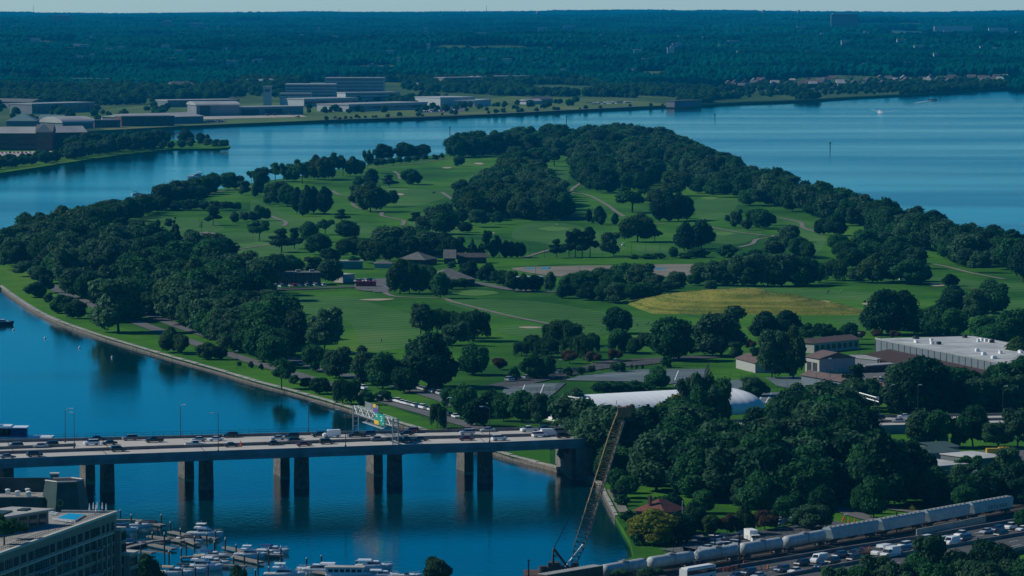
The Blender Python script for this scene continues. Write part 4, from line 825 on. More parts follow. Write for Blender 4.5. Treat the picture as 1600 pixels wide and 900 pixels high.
# ---------------------------------------------------------------- lamps and gantry
def light_pole(base, h, arm, label, group='light poles on the highway'):
    t = empty('light_pole', base, 0, label, 'light pole', group)
    MB().tube((0, 0, 0), (0, 0, h), .13, 6, .08).build('pole', M['dsteel'], t)
    b = MB(); s = 1 if arm > 0 else -1; b.tube((0, 0, h - .3), (arm * .5, 0, h + .25), .07, 5, .06); b.tube((arm * .5, 0, h + .25), (arm, 0, h + .3), .06, 5, .05); b.build('arm', M['steel'], t)
    MB().box((arm + s * .35, 0, h + .3), (1.1, .45, .22)).build('lamp_head', M['lampw'], t)
    MB().box((0, 0, .3), (.5, .5, .6)).build('base', M['parap'], t)
LP = [(102, 691, 639, 1.6, 'tall light pole at the far left of the bridge, left of a close pair'), (116, 700, 645, -.5, 'light pole at the far left of the bridge, right of a close pair'), (282, 682, 633, .8, 'light pole on the far parapet above the third pier pair'), (341, 706, 646, -1.6, 'light pole on the near parapet right of the third pier pair'),
      (482, 676.5, 628, 1.2, 'light pole on the far parapet above the fourth pier pair'), (540, 698, 641, -2.2, 'light pole with glowing white arm left of the sign gantry'), (765, 691.5, 636, -2.2, 'light pole on the near parapet above the sixth pier pair'), (698, 670.5, 622, .6, 'dark light pole on the far parapet right of the sign gantry')]
for x, yb, yt, arm, lb in LP:
    p = P(x, yb, 14.0); light_pole(p + Vector((0, 0, -.05)), (yb - yt) * pxm(p.y), arm, lb)
for x, yb, yt, arm, lb in [(1391, 649, 602, .8, 'light pole rising beside the brown roofed depot lawn'), (1434, 655, 602, .5, 'light pole with round heads right of the road gantry'), (1567, 650, 604, .8, 'light pole among the dark trees at the right edge'), (1450, 775, 712 + 45, 1.5, 'thin street lamp above the hopper cars')]:
    p = P(x, yb, GZ); light_pole(p, (yb - yt) * pxm(p.y), arm, lb)
def gantry():
    A = P(556, 672.4, 14.0); B_ = P(618, 694.6, 14.0); d = B_ - A; L_ = d.length; rz = math.atan2(d.y, d.x)
    t = empty('sign_gantry', A, rz, 'pale steel truss gantry spanning the bridge with green and yellow road signs', 'sign gantry')
    h0 = 5.6; h1 = 7.9; b = MB()
    for z in (h0, h1):
        for y in (-.6, .6): b.box((L_ / 2, y, z), (L_, .22, .22))
    n = 12
    for i in range(n + 1):
        x = L_ * i / n
        for y in (-.6, .6): b.box((x, y, (h0 + h1) / 2), (.14, .14, h1 - h0))
        b.box((x, 0, h0), (.12, 1.2, .12)); b.box((x, 0, h1), (.12, 1.2, .12))
        if i < n:
            for y in (-.6, .6): b.tube((x, y, h0 if i % 2 else h1), (x + L_ / n, y, h1 if i % 2 else h0), .07, 4)
    b.build('truss', M['steel'], t)
    for x in (0, L_):
        b = MB()
        for y in (-.9, .9): b.tube((x, y, 0), (x, y, h1), .17, 6)
        for z in (1.5, 3, 4.5): b.box((x, 0, z), (.14, 1.8, .14))
        b.build('tower', M['steel'], t)
    gm = mat('sign_green', (0.01, 0.24, 0.18), .5, var=.05); ym = mat('sign_yellow', (0.75, 0.42, 0.02), .5, var=.05); pm = mat('sign_purple', (0.13, 0.06, 0.25), .5, var=.05); bm_ = M['steel']
    def sign(u0, u1, z0, z1, m, name='sign_panel', y=-.85):
        s = MB().box((L_ * (u0 + u1) / 2, y, (z0 + z1) / 2), (L_ * (u1 - u0), .12, z1 - z0)).build(name, m, t); return s
    s = sign(.55, .80, 4.7, 8.2, gm); q = MB()
    for (u, z, w) in ((.60, 7.5, 2.2), (.61, 7.0, 1.6), (.72, 7.4, 2.4), (.73, 6.8, 1.4), (.72, 6.2, 2.0)): q.box((L_ * u, -.93, z), (w * .9, .03, .22))
    q.add([(L_ * .755, -.93, 5.6), (L_ * .775, -.93, 5.6), (L_ * .765, -.93, 5.1)], [(0, 1, 2)]); q.build('lettering', M['white'], s)
    sign(.55, .665, 4.6, 5.8, ym, y=-.98); sign(.52, .64, 8.3, 9.5, pm); sign(.52, .58, 9.6, 10.6, ym)
    for k in range(2):
        u = .18 + k * .17; z = MB(); z.box((L_ * (u + .075), .85, 8.1), (L_ * .155, .1, 3.6))
        for i in range(6): z.box((L_ * (u + .012 + .025 * i), .72, 8.1), (.12, .14, 3.6))
        z.build('sign_back', M['steel'], t)
    b = MB(); b.box((L_ * .62, -2.2, 4.3), (L_ * .5, .9, .12)); b.box((L_ * .62, -1.8, 4.6), (L_ * .5, .06, .06))
    for u in (.4, .52, .64, .76, .86): b.tube((L_ * u, -.6, h0), (L_ * u, -2.3, 4.3), .05, 4)
    b.build('catwalk', M['steel'], t)
gantry()
# ---------------------------------------------------------------- cars
PAINT = {'white': (0.75, 0.76, 0.76), 'silver': (0.42, 0.45, 0.47), 'grey': (0.14, 0.15, 0.16), 'black': (0.015, 0.016, 0.02), 'blue': (0.02, 0.05, 0.12), 'maroon': (0.13, 0.015, 0.02), 'red': (0.45, 0.03, 0.02), 'yellow': (0.7, 0.42, 0.03), 'tan': (0.35, 0.30, 0.22)}
PM = {k: mat(k + '_car_paint', v, .28, var=.02, spec=.5) for k, v in PAINT.items()}
M['glass'] = mat('dark_car_glass', (0.012, 0.016, 0.02), .08, var=.02, spec=.6); M['tyre'] = mat('tyre_rubber', (0.02, 0.02, 0.02), .85, var=.1); M['hl'] = mat('headlight_glass', (0.8, 0.8, 0.75), .2, var=.02); M['tl'] = mat('tail_light_glass', (0.4, 0.02, 0.02), .3, var=.02); M['rim'] = mat('wheel_rim', (0.4, 0.4, 0.4), .4, metal=.5, var=.05)
CK = {  # length, width, lower profile top (x from front, z), cabin (x0,x1 base, x0,x1 roof), belt z, roof z
 'sedan': (4.8, 1.82, [(0, .62), (.15, .74), (1.3, .92), (3.9, .98), (4.7, .92), (4.8, .6)], (1.25, 4.05, 1.95, 3.35), .93, 1.43),
 'suv': (4.8, 1.95, [(0, .75), (.12, .98), (1.2, 1.12), (4.7, 1.15), (4.8, .7)], (1.1, 4.75, 1.75, 4.45), 1.12, 1.75),
 'pickup': (5.7, 2.0, [(0, .8), (.12, 1.05), (1.3, 1.18), (3.4, 1.18), (5.65, 1.18), (5.7, .75)], (1.3, 3.5, 1.95, 3.3), 1.17, 1.85),
 'van': (5.6, 2.05, [(0, .8), (.1, 1.1), (.9, 1.45), (1.6, 2.35), (5.5, 2.4), (5.6, .7)], (.85, 1.75, 1.45, 1.85), 1.42, 2.2),
 'ambulance': (6.6, 2.3, [(0, .9), (.1, 1.15), (1.2, 1.3), (2.4, 1.35), (6.55, 1.35), (6.6, .7)], (1.15, 2.6, 1.7, 2.5), 1.3, 2.15)}
CARP = {}
def car_proto(kind):
    if kind in CARP: return CARP[kind]
    Lc, W, top, cab, belt, roof = CK[kind]; h = Lc / 2; w = W / 2
    b = MB(); prof = [(0.03, .32)] + top + [(Lc - .03, .32)]
    n = len(prof); vs = [(h - x, -w * (1 if z < .9 else .96), z) for x, z in prof] + [(h - x, w * (1 if z < .9 else .96), z) for x, z in prof]
    fs = [(i, i + 1, n + i + 1, n + i) for i in range(n - 1)]; fs += [(0, n, 2 * n - 1, n - 1)]
    tr = tri_sheet([(x, z) for x, z in prof]); fs += [(c, b_, a) for a, b_, c in tr] + [(a + n, b_ + n, c + n) for a, b_, c in tr]
    b.add(vs, fs)
    if kind == 'ambulance': b.box((h - 4.6, 0, 1.9), (3.9, 2.3, 1.7))
    if kind == 'pickup': b.box((h - 4.6, 0, 1.19), (2.0, 1.7, .02), mi=1)
    x0, x1, r0, r1 = cab
    if kind != 'van': b.box((h - (r0 + r1) / 2, 0, roof + .02), (r1 - r0 + .05, W * .74, .07))
    body = b.mesh('body', [PM['white'], M['tyre']])
    g = MB(); y0 = w * .93; y1 = w * .76
    g.add([(h - x0, -y0, belt), (h - x1, -y0, belt), (h - x1, y0, belt), (h - x0, y0, belt), (h - r0, -y1, roof), (h - r1, -y1, roof), (h - r1, y1, roof), (h - r0, y1, roof)], [(0, 1, 5, 4), (1, 2, 6, 5), (2, 3, 7, 6), (3, 0, 4, 7), (4, 5, 6, 7), (3, 2, 1, 0)])
    gl = g.mesh('window', [M['glass']])
    rr = .34 if kind == 'sedan' else .4; q = MB(); q.tube((0, -.12, 0), (0, .12, 0), rr, 10); wh = q.mesh('wheel', [M['tyre']])
    q = MB(); q.tube((0, -.13, 0), (0, .13, 0), rr * .55, 8); rim = q.mesh('rim', [M['rim']])
    hl = MB().box((0, 0, 0), (.12, .38, .16)).mesh('headlight', [M['hl']]); tl_ = MB().box((0, 0, 0), (.1, .3, .22)).mesh('tail_light', [M['tl']])
    CARP[kind] = (body, gl, wh, rim, hl, tl_, Lc, W, rr, top); return CARP[kind]
BODYM = {}
def car(kind, col, p, rz, label, group, small=False):
    body, gl, wh, rim, hl, tl_, Lc, W, rr, top = car_proto(kind)
    if (kind, col) not in BODYM:
        m = body.copy(); m.materials[0] = PM[col]; BODYM[(kind, col)] = m
    nm = {'sedan': 'car', 'suv': 'car', 'pickup': 'pickup_truck', 'van': 'van', 'ambulance': 'ambulance'}[kind]; cat = {'sedan': 'car', 'suv': 'car', 'pickup': 'pickup truck', 'van': 'van', 'ambulance': 'ambulance'}[kind]
    t = empty(nm, p, rz, label, cat, group)
    link('body', BODYM[(kind, col)], t); link('window', gl, t)
    if small: return t
    for x in (Lc / 2 - .95, -Lc / 2 + 1.0):
        for y in (-W / 2 + .12, W / 2 - .12): w = link('wheel', wh, t, (x, y, rr)); link('rim', rim, w)
    for y in (-W / 2 + .3, W / 2 - .3): link('headlight', hl, t, (Lc / 2 - .04, y, top[0][1] + .02)); link('tail_light', tl_, t, (-Lc / 2 + .03, y, top[-2][1] - .12))
    return t
BC = [(12, 716.5, 'sedan', 'grey', 'dark grey car nearest the left edge in the near lanes', 0), (54, 713.5, 'suv', 'black', 'black car above the gap left of the second pier pair', 0), (185, 705.5, 'suv', 'black', 'black car in the near lanes just right of the second pier pair', 0),
      (24, 700, 'suv', 'grey', 'grey car behind the barrier near the left edge', 1), (63, 699.5, 'sedan', 'silver', 'silver car directly followed by a dark one near the left end', 1), (79, 698, 'suv', 'black', 'dark car close behind a silver one near the left end', 1),
      (143, 695.5, 'suv', 'white', 'white car left of a dark saloon above the second pier pair', 1), (171, 695, 'sedan', 'black', 'black saloon right of a white car above the second pier pair', 1), (150, 688, 'sedan', 'black', 'black saloon against the far parapet above the second pier pair', 1),
      (203, 688, 'suv', 'grey', 'grey car in the farthest lane between second and third pier pairs', 1), (241, 691, 'pickup', 'black', 'black pickup between the second and third pier pairs', 1), (303, 697.8, 'pickup', 'white', 'white pickup above the third pier pair by the median', 0),
      (310, 689.5, 'sedan', 'silver', 'silver saloon behind the white pickup above the third pier pair', 1), (337, 689, 'sedan', 'white', 'white saloon right of the third pier pair', 1), (360, 683.5, 'suv', 'black', 'black car against the far parapet right of the third pier pair', 1),
      (362, 698.3, 'sedan', 'black', 'black saloon beside an orange marker in the near lanes', 0), (429, 695.6, 'sedan', 'black', 'black saloon in the near lanes left of the fourth pier pair', 0), (434, 687.5, 'sedan', 'silver', 'silver saloon above the left pier of the fourth pair', 1), (455, 684.8, 'suv', 'black', 'black car in the far lanes above the fourth pier pair', 1),
      (462, 692.0, 'suv', 'black', 'small black car beside the median above the fourth pier pair', 0), (475, 697, 'sedan', 'maroon', 'maroon saloon above the right pier of the fourth pair', 0), (499, 682.7, 'suv', 'black', 'black car just left of the white van', 1), (518, 683.3, 'van', 'white', 'white panel van in the far lanes left of the sign gantry', 1),
      (511, 693.8, 'suv', 'black', 'black car in the near lanes below the white van', 0), (557, 683, 'pickup', 'black', 'black pickup left of the gantry in the far lanes', 1), (575, 681.5, 'suv', 'blue', 'dark blue car left of the gantry in the far lanes', 1), (591, 689.2, 'sedan', 'grey', 'grey saloon left of the gantry leg in the near lanes', 0),
      (633, 691, 'pickup', 'black', 'black pickup right beside the gantry leg', 0), (635, 680, 'sedan', 'black', 'black saloon right of the gantry in the far lanes', 1), (643, 676.5, 'suv', 'maroon', 'maroon car against the far parapet right of the gantry', 1), (657, 689, 'sedan', 'black', 'black saloon right of the pickup by the gantry', 0),
      (729, 688.3, 'sedan', 'maroon', 'maroon saloon above the left pier of the sixth pair', 0), (730, 679, 'suv', 'silver', 'silver car behind the maroon saloon near the sixth pier pair', 1), (762, 674.5, 'sedan', 'silver', 'silver blue saloon in the farthest lane above the sixth pier pair', 1), (780, 688.2, 'suv', 'white', 'white car in the near lanes right of the sixth pier pair', 0),
      (827, 674.5, 'pickup', 'white', 'white pickup in the far lanes near the right end', 1), (850, 671.5, 'sedan', 'blue', 'dark blue saloon in the farthest lane near the right end', 1), (843, 683, 'suv', 'white', 'white car in the near lanes near the right end, left of a white van', 0), (858, 681.5, 'van', 'white', 'white van in the near lanes near the right end', 0),
      (880, 684.3, 'suv', 'black', 'black car in the near lanes where trees hide the bridge end', 0), (875, 677.3, 'suv', 'grey', 'grey car by the median where trees hide the bridge end', 0), (886, 668.8, 'suv', 'blue', 'dark blue car in the farthest lane near the trees', 1), (912, 669.5, 'suv', 'black', 'black car half hidden by trees at the right end', 1),
      (986, 668, 'sedan', 'white', 'white saloon behind the crane tip', 1), (974, 664.5, 'suv', 'black', 'black car behind the crane tip', 1), (1372, 656, 'suv', 'black', 'black car under the small road gantry at right', 1), (1404, 660, 'sedan', 'silver', 'silver saloon right of the small road gantry', 1), (1413, 653, 'sedan', 'white', 'white saloon at the far barrier right of the small gantry', 1)]
for x, y, k, c, lb, side in BC:
    z = dz(x); yd = y; p = P(x, yd, z)
    e0 = P(x - 20, interp(NEAR, x - 20), dz(x - 20)); e1 = P(x + 20, interp(NEAR, x + 20), dz(x + 20)); a = math.atan2(e1.y - e0.y, e1.x - e0.x)
    car(k, c, p + Vector((0, 0, .02)), a + (math.pi if side else 0) + rnd.uniform(-.02, .02), lb, 'cars on the bridge')
om = mat('orange_plastic', (0.75, 0.12, 0.02), .6, var=.05)
p = P(376, 698.5, 13.1); b = MB(); b.box((0, 0, .05), (.5, .5, .1)); b.tube((0, 0, .1), (0, 0, 1.9), .28, 8, .12); tag(b.build('traffic_marker', om), 'orange traffic marker standing in the near lanes of the bridge', 'traffic marker').location = p
# parked cars on the island
def row(a, b_, n, cols, lab, grp, z=GZ + .45, small=False, cross=False, seed=1):
    r = random.Random(seed); A = P(*a, z); B_ = P(*b_, z); d = B_ - A; ang_ = math.atan2(d.y, d.x)
    for i in range(n):
        t = (i + .5) / n; p = A + d * t; c = r.choice(cols); k = r.choice(['sedan', 'suv', 'suv', 'sedan']); w = ORD[i] if i < 15 else 'far right'
        if i == n - 1: w = 'rightmost'
        car(k, c, p, ang_ + (1.57 if cross else 0) + r.uniform(-.03, .03), '%s %s %s' % (w.replace(' from left', ''), {'suv': c + ' car', 'sedan': c + ' saloon'}[k], lab), grp, small)
row((607, 625), (684, 644.5), 12, ['white', 'silver', 'black', 'white', 'blue', 'grey'], 'counted from left in the row along the bank road', 'cars parked along the bank road', small=True)
row((690, 646), (716, 654), 3, ['white', 'black'], 'counted from left, right of the willow', 'cars parked along the bank road', small=True, seed=4)
row((643, 605), (690, 617.5), 8, ['white', 'silver', 'black', 'blue'], 'counted from left on the upper road', 'cars parked along the upper road', small=True, seed=2)
row((436, 449), (508, 447), 11, ['white', 'silver', 'black', 'red', 'blue'], 'counted from left below the long dark building', 'cars parked below the long dark building', small=True, cross=True, seed=3)
row((348, 438), (408, 436), 10, ['white', 'silver', 'black', 'blue'], 'counted from left in the left car park', 'cars in the left car park', small=True, cross=True, seed=5)
row((352, 446), (415, 443), 8, ['white', 'silver', 'black', 'grey'], 'counted from left in the front row of the left car park', 'cars in the left car park', small=True, cross=True, seed=6)
row((556, 441), (583, 439), 5, ['white', 'silver', 'black'], 'counted from left on the lot right of the long building', 'vehicles on the clubhouse lot', small=True, cross=True, seed=7)
row((555, 606), (572, 609), 2, ['white', 'silver'], 'counted from left by the willow on the bank', 'cars by the bank willow', small=True, seed=8)
row((790, 596), (905, 579), 9, ['grey', 'black', 'white', 'silver'], 'counted from left along the park road', 'cars parked along the park road', small=True, seed=9)
# white air dome
def dome():
    A = P(935, 657, GZ); B_ = P(1180, 643, GZ); ax = B_ - A; ax.z = 0; rz = math.atan2(ax.y, ax.x); Lh = ax.length / 2 + 11; c = (A + B_) / 2 - ax.normalized() * 4; W = 17; Hh = 7.9
    nrm = Vector((-math.sin(rz), math.cos(rz), 0)); c = c + nrm * 12
    t = empty('air_dome', c, rz, 'large white air supported dome with ribbed fabric behind the trees', 'dome'); b = MB(); nx, ny = 180, 28; vs = []
    for i in range(nx + 1):
        u = i / nx * 2 - 1; au = abs(u); k = (1 - max(0, (au - .70) / .30) ** 2.3) ** .5 if au < 1 else 0; rib = 1 - .0 - .007 * (1 - abs(math.sin(i / nx * math.pi * 26)) ** .35)
        for j in range(ny + 1):
            a = math.pi * j / ny; cs, sn = math.cos(a), math.sin(a); vs.append((u * Lh, -math.copysign(abs(cs) ** .95, cs) * W * (k ** .7) * rib, Hh * (max(0, sn) ** .85) * k * rib))
    b.add(vs, [(i * (ny + 1) + j, (i + 1) * (ny + 1) + j, (i + 1) * (ny + 1) + j + 1, i * (ny + 1) + j + 1) for i in range(nx) for j in range(ny)])
    b.build('fabric_shell', mat('dome_fabric', (0.90, 0.90, 0.88), .5, var=.04, scale=.2), t, smooth=True)
    b = MB(); b.box((-Lh + 9, -W + 1, 1.3), (3, 3, 2.6)); b.build('airlock', M['white'], t)
    for k in range(3): b = MB(); b.box((-Lh * .3 + k * 14, -W - 1.5, 1), (2.4, 1.6, 2)); b.build('blower', M['steel'], t)
dome()
# ---------------------------------------------------------------- railway
RZ = 2.6
RL = [(700, 950), (845, 927), (938, 911), (1010, 898.5), (1085, 887), (1154, 876), (1223, 865), (1289, 853), (1369, 839.5), (1441, 826), (1511, 813), (1579, 801), (1700, 780), (1800, 763)]
rp = [P(x, y, RZ) for x, y in RL]
M['ballast'] = mat('track_ballast', (0.085, 0.075, 0.065), .95, var=.3, scale=.6, bump=.1, obj=False)
A_ = offs(rp, -4.2); B_ = offs(rp, 16.5); bt = MB(); bt.strip(A_, B_); bt.strip([Vector((p.x, p.y, 0)) + Vector((1.5, -1.5, 0)) for p in A_], A_); bt.strip(B_, [Vector((p.x, p.y, 0)) + Vector((-2, 2, 0)) for p in B_])
tag(bt.build('rail_bed', M['ballast']), kind='structure')
M['rail'] = mat('rail_steel', (0.10, 0.08, 0.07), .5, metal=.3, var=.2); M['tie'] = mat('timber_tie', (0.10, 0.075, 0.055), .9, var=.3)
for k, w0 in enumerate((0, 5.2, 10.4)):
    mid_ = offs(rp, w0); t = empty('railway_track', mid_[3] + Vector((0, 0, .05)), 0, ['railway track carrying the pale tank and hopper cars', 'middle railway track just behind the pale train', 'rear railway track nearest the water and trees'][k], 'railway track'); o_ = t.location.copy()
    for s_ in (-.72, .72):
        r_ = [p - o_ for p in offs(mid_, s_)]; rail(r_, .09, .2, 'rail', M['rail'], .12, t)
    b = MB()
    for a, c in zip(mid_[1:], mid_[2:]):
        n = int((c - a).length / .9); aa = math.atan2((c - a).y, (c - a).x)
        for i in range(n): p = a.lerp(c, i / n) - o_; b.box((p.x, p.y, .06), (.28, 2.5, .14), aa)
    q = b.build('ties', M['tie'], t); q['kind'] = 'stuff'
M['tank'] = mat('tank_car_paint', (0.46, 0.50, 0.50), .5, var=.1, scale=.5, col2=(0.36, 0.37, 0.36)); M['hop'] = mat('hopper_car_paint', (0.34, 0.42, 0.45), .6, var=.1, scale=.5, col2=(0.28, 0.34, 0.36)); M['box'] = mat('boxcar_brown', (0.16, 0.09, 0.06), .7, var=.2); M['roofg'] = mat('ribbed_roof_grey', (0.36, 0.36, 0.34), .6, var=.12)
def trucks(t, L_):
    for s_ in (-1, 1):
        b = MB(); x = s_ * (L_ / 2 - 2.6); b.box((x, -.95, .55), (2.4, .15, .45)); b.box((x, .95, .55), (2.4, .15, .45)); b.box((x, 0, .8), (.6, 2.2, .3)); o = b.build('wheel_truck', M['dsteel'], t)
        for dx in (-.85, .85):
            w = MB().tube((0, -.82, 0), (0, .82, 0), .16, 6); w.tube((0, -.82, 0), (0, -.7, 0), .46, 12); w.tube((0, .7, 0), (0, .82, 0), .46, 12); q = w.build('wheel', M['rail'], o); q.location = (x + dx, 0, .46)
def tank_car(p, rz, L_, lab, seed=0):
    t = empty('tank_car', p, rz, lab, 'tank car', 'freight cars of the train'); h = L_ / 2 - .7; r = 1.5; b = MB(); n = 20; vs = []; st = [(-h, .02), (-h + .12, .55), (-h + .4, .88), (-h + .8, 1)] + [(-h + .8 + (2 * h - 1.6) * i / 8, 1) for i in range(1, 8)] + [(h - .8, 1), (h - .4, .88), (h - .12, .55), (h, .02)]
    for x, k in st:
        for i in range(n): a = 2 * math.pi * i / n; vs.append((x, math.cos(a) * r * k, 2.75 + math.sin(a) * r * k))
    b.add(vs, [(j * n + i, j * n + (i + 1) % n, (j + 1) * n + (i + 1) % n, (j + 1) * n + i) for j in range(len(st) - 1) for i in range(n)]); b.build('tank', M['tank'], t, smooth=True)
    b = MB()
    for x in (-h * .55, -h * .2, h * .2, h * .55):
        for i in range(n): a = 2 * math.pi * i / n; a2 = 2 * math.pi * (i + 1) / n; b.tube((x, math.cos(a) * 1.52, 2.75 + math.sin(a) * 1.52), (x, math.cos(a2) * 1.52, 2.75 + math.sin(a2) * 1.52), .04, 3, cap=False)
    b.build('weld_seam', M['roofg'], t)
    b = MB(); b.tube((0, 0, 4.2), (0, 0, 4.6), .5, 12); b.box((0, 0, 4.3), (2.6, 1.6, .08))
    for x in (-1.3, 1.3):
        for y in (-.8, .8): b.tube((x, y, 4.3), (x, y, 5.0), .03, 4)
    b.tube((-1.3, -.8, 5), (1.3, -.8, 5), .03, 4); b.tube((-1.3, .8, 5), (1.3, .8, 5), .03, 4); b.build('hatch', M['roofg'], t)
    b = MB(); b.box((0, 0, 1.15), (L_ - .5, .7, .35)); b.box((-h + .2, 0, 1.3), (.9, 2.8, .12)); b.box((h - .2, 0, 1.3), (.9, 2.8, .12)); b.tube((0, -1.5, 1.3), (0, -1.5, 4.3), .04, 4); b.tube((.4, -1.5, 1.3), (.4, -1.5, 4.3), .04, 4); b.build('frame', M['dsteel'], t); trucks(t, L_)
def hopper_car(p, rz, L_, lab, roofc=None):
    t = empty('hopper_car', p, rz, lab, 'hopper car', 'freight cars of the train'); h = L_ / 2 - .5; w = 1.55; b = MB()
    sec = [(-w, 1.5), (-w, 4.0), (-w * .8, 4.45), (0, 4.65), (w * .8, 4.45), (w, 4.0), (w, 1.5)]; n = len(sec); vs = [(-h + (1.0 if z < 2 else 0), y, z) for y, z in sec] + [(h - (1.0 if z < 2 else 0), y, z) for y, z in sec]
    b.add(vs, [(i, n + i, n + i + 1, i + 1) for i in range(n - 1)] + [tuple(range(n)), tuple(range(2 * n - 1, n - 1, -1))])
    b.build('body', M['hop'], t)
    for x in [(-h + 1.4) + (2 * h - 2.8) * i / 13 for i in range(14)]: pass
    b = MB()
    for i in range(15):
        x = -h + .6 + (2 * h - 1.2) * i / 14
        for s_ in (-1, 1): b.box((x, s_ * (w + .03), 2.75), (.1, .07, 2.4))
    b.build('side_ribs', M['hop'], t)['kind'] = 'stuff'
    b = MB()
    for i in range(10): b.box((-h + 1.3 + (2 * h - 2.6) * i / 9, 0, 4.72), (1.1, .75, .14))
    b.box((0, -.95, 4.6), (2 * h, .35, .05)); b.box((0, .95, 4.6), (2 * h, .35, .05)); b.build('roof_hatches', M['roofg'], t)
    b = MB()
    for i in range(3):
        x = -h + 3.4 + (2 * h - 6.8) * i / 2; b.add([(x - 2.2, -1.3, 1.5), (x + 2.2, -1.3, 1.5), (x + 2.2, 1.3, 1.5), (x - 2.2, 1.3, 1.5), (x - .5, -.6, .55), (x + .5, -.6, .55), (x + .5, .6, .55), (x - .5, .6, .55)], [(0, 1, 5, 4), (1, 2, 6, 5), (2, 3, 7, 6), (3, 0, 4, 7), (7, 6, 5, 4)])
    b.box((-h + .4, 0, 1.25), (1.4, 2.9, .2)); b.box((h - .4, 0, 1.25), (1.4, 2.9, .2)); b.build('discharge_bays', M['dsteel'], t)
    if roofc:
        g = MB(); r = random.Random(5)
        for i in range(7): x = -2.5 + i * 1.5; g.box((x, -w - .06, 2.5 + r.uniform(-.15, .15)), (.9, .02, .9 + r.uniform(0, .3)), 0); g.box((x, -w - .075, 2.5), (.4, .02, .35))
        g.build('graffiti', mat('graffiti_paint', (0.06, 0.07, 0.09), .6, var=.1, col2=(0.3, 0.3, 0.3), scale=2), t)
    trucks(t, L_)
seg = rp[1:]
names = [('box', 'brown boxcar with pale ribbed roof at the foot of the crane'), ('tank', 'pale tank car behind the brown boxcar, partly behind a treetop'), ('tank', 'pale tank car left of the rail signal pole, second of the tank cars'), ('tank', 'pale stained tank car in the middle of the tank cars'), ('tank', 'pale tank car left of the last tank car'), ('tank', 'last pale tank car next to the first hopper car'),
         ('hop', 'first grey blue hopper car next to the tank cars'), ('hop', 'second grey blue hopper car from the tank cars'), ('hop', 'third grey blue hopper car, above the concrete wall'), ('hopg', 'fourth hopper car with graffiti on its side'), ('dark', 'dark blue freight car at the right edge behind the graffiti car'), ('dark', 'second dark freight car beyond the right edge')]
for (k, lb), a, c in zip(names, seg, seg[1:]):
    d = c - a; L_ = d.length - .5; rz = math.atan2(d.y, d.x); m_ = (a + c) / 2 + Vector((0, 0, .35))
    if k == 'tank': tank_car(m_, rz, L_, lb)
    elif k in ('hop', 'hopg'): hopper_car(m_, rz, L_, lb, k == 'hopg')
    else:
        t = empty('boxcar', m_, rz, lb, 'boxcar', 'freight cars of the train'); L_ = min(L_, 24)
        MB().box((0, 0, 2.7), (L_ - 1, 3.0, 3.0)).build('body', M['box'] if k == 'box' else PM['blue'], t); b = MB(); b.box((0, 0, 4.28), (L_ - .8, 3.1, .14))
        for i in range(18): b.box((-L_ / 2 + 1 + (L_ - 2) * i / 17, 0, 4.4), (.12, 3.1, .1))
        b.build('roof', M['roofg'], t); b = MB()
        for i in range(12): b.box((-L_ / 2 + 1.2 + (L_ - 2.4) * i / 11, -1.53, 2.7), (.1, .08, 2.8))
        b.box((0, -1.56, 2.6), (3, .08, 2.6)); b.build('side_panels', M['box'] if k == 'box' else PM['blue'], t); trucks(t, L_)
# flat and gondola cars on the rear tracks
gm_ = mat('rust_steel', (0.12, 0.07, 0.05), .8, var=.3)
for i, (x, lb) in enumerate([(955, 'rusty gondola car on the rear track beside the water'), (1040, 'rusty flat car loaded with scrap beside the water'), (1110, 'rusty flat car with small white tanks behind the tank cars')]):
    yy = interp([(a, b_) for a, b_ in RL], x) - 11; p = P(x, yy, RZ + .35); t = empty('flat_car', p, math.atan2((rp[5] - rp[3]).y, (rp[5] - rp[3]).x), lb, 'flat car', 'rusty cars on the rear track'); b = MB(); b.box((0, 0, 1.1), (14, 2.8, .3))
    if i != 2: b.box((0, -1.35, 1.7), (14, .12, .9)); b.box((0, 1.35, 1.7), (14, .12, .9))
    b.build('bed', gm_, t); trucks(t, 14); r = random.Random(i); b = MB()
    for q in range(9): a = Vector((r.uniform(-6, 6), r.uniform(-1, 1), r.uniform(1.4, 2.3))); b.tube(a, a + Vector((r.uniform(-2, 2), r.uniform(-1, 1), r.uniform(-.2, .5))), r.uniform(.08, .28), 6)
    b.build('load', M['tank'] if i == 2 else gm_, t)
# poles beside the line
for x, yb, yt, lb in [(1155, 886, 833, 'dark rail pole between the tank cars'), (1117, 866, 834, 'short dark pole left of the parked truck'), (1401, 834, 800, 'dark rail pole above the second hopper car'), (826, 905, 874, 'dark mooring pile at the bottom left of the crane'), (865, 900, 866, 'black post beside the crane gantry')]:
    p = P(x, yb, RZ); o = MB().box((0, 0, (yb - yt) * pxm(p.y) / 2), (.35, .35, (yb - yt) * pxm(p.y))); b = o; b.box((0, 0, (yb - yt) * pxm(p.y) * .97), (.6, .6, .3)); oo = b.build('rail_pole', M['dsteel']); oo.location = p; tag(oo, lb, 'pole')
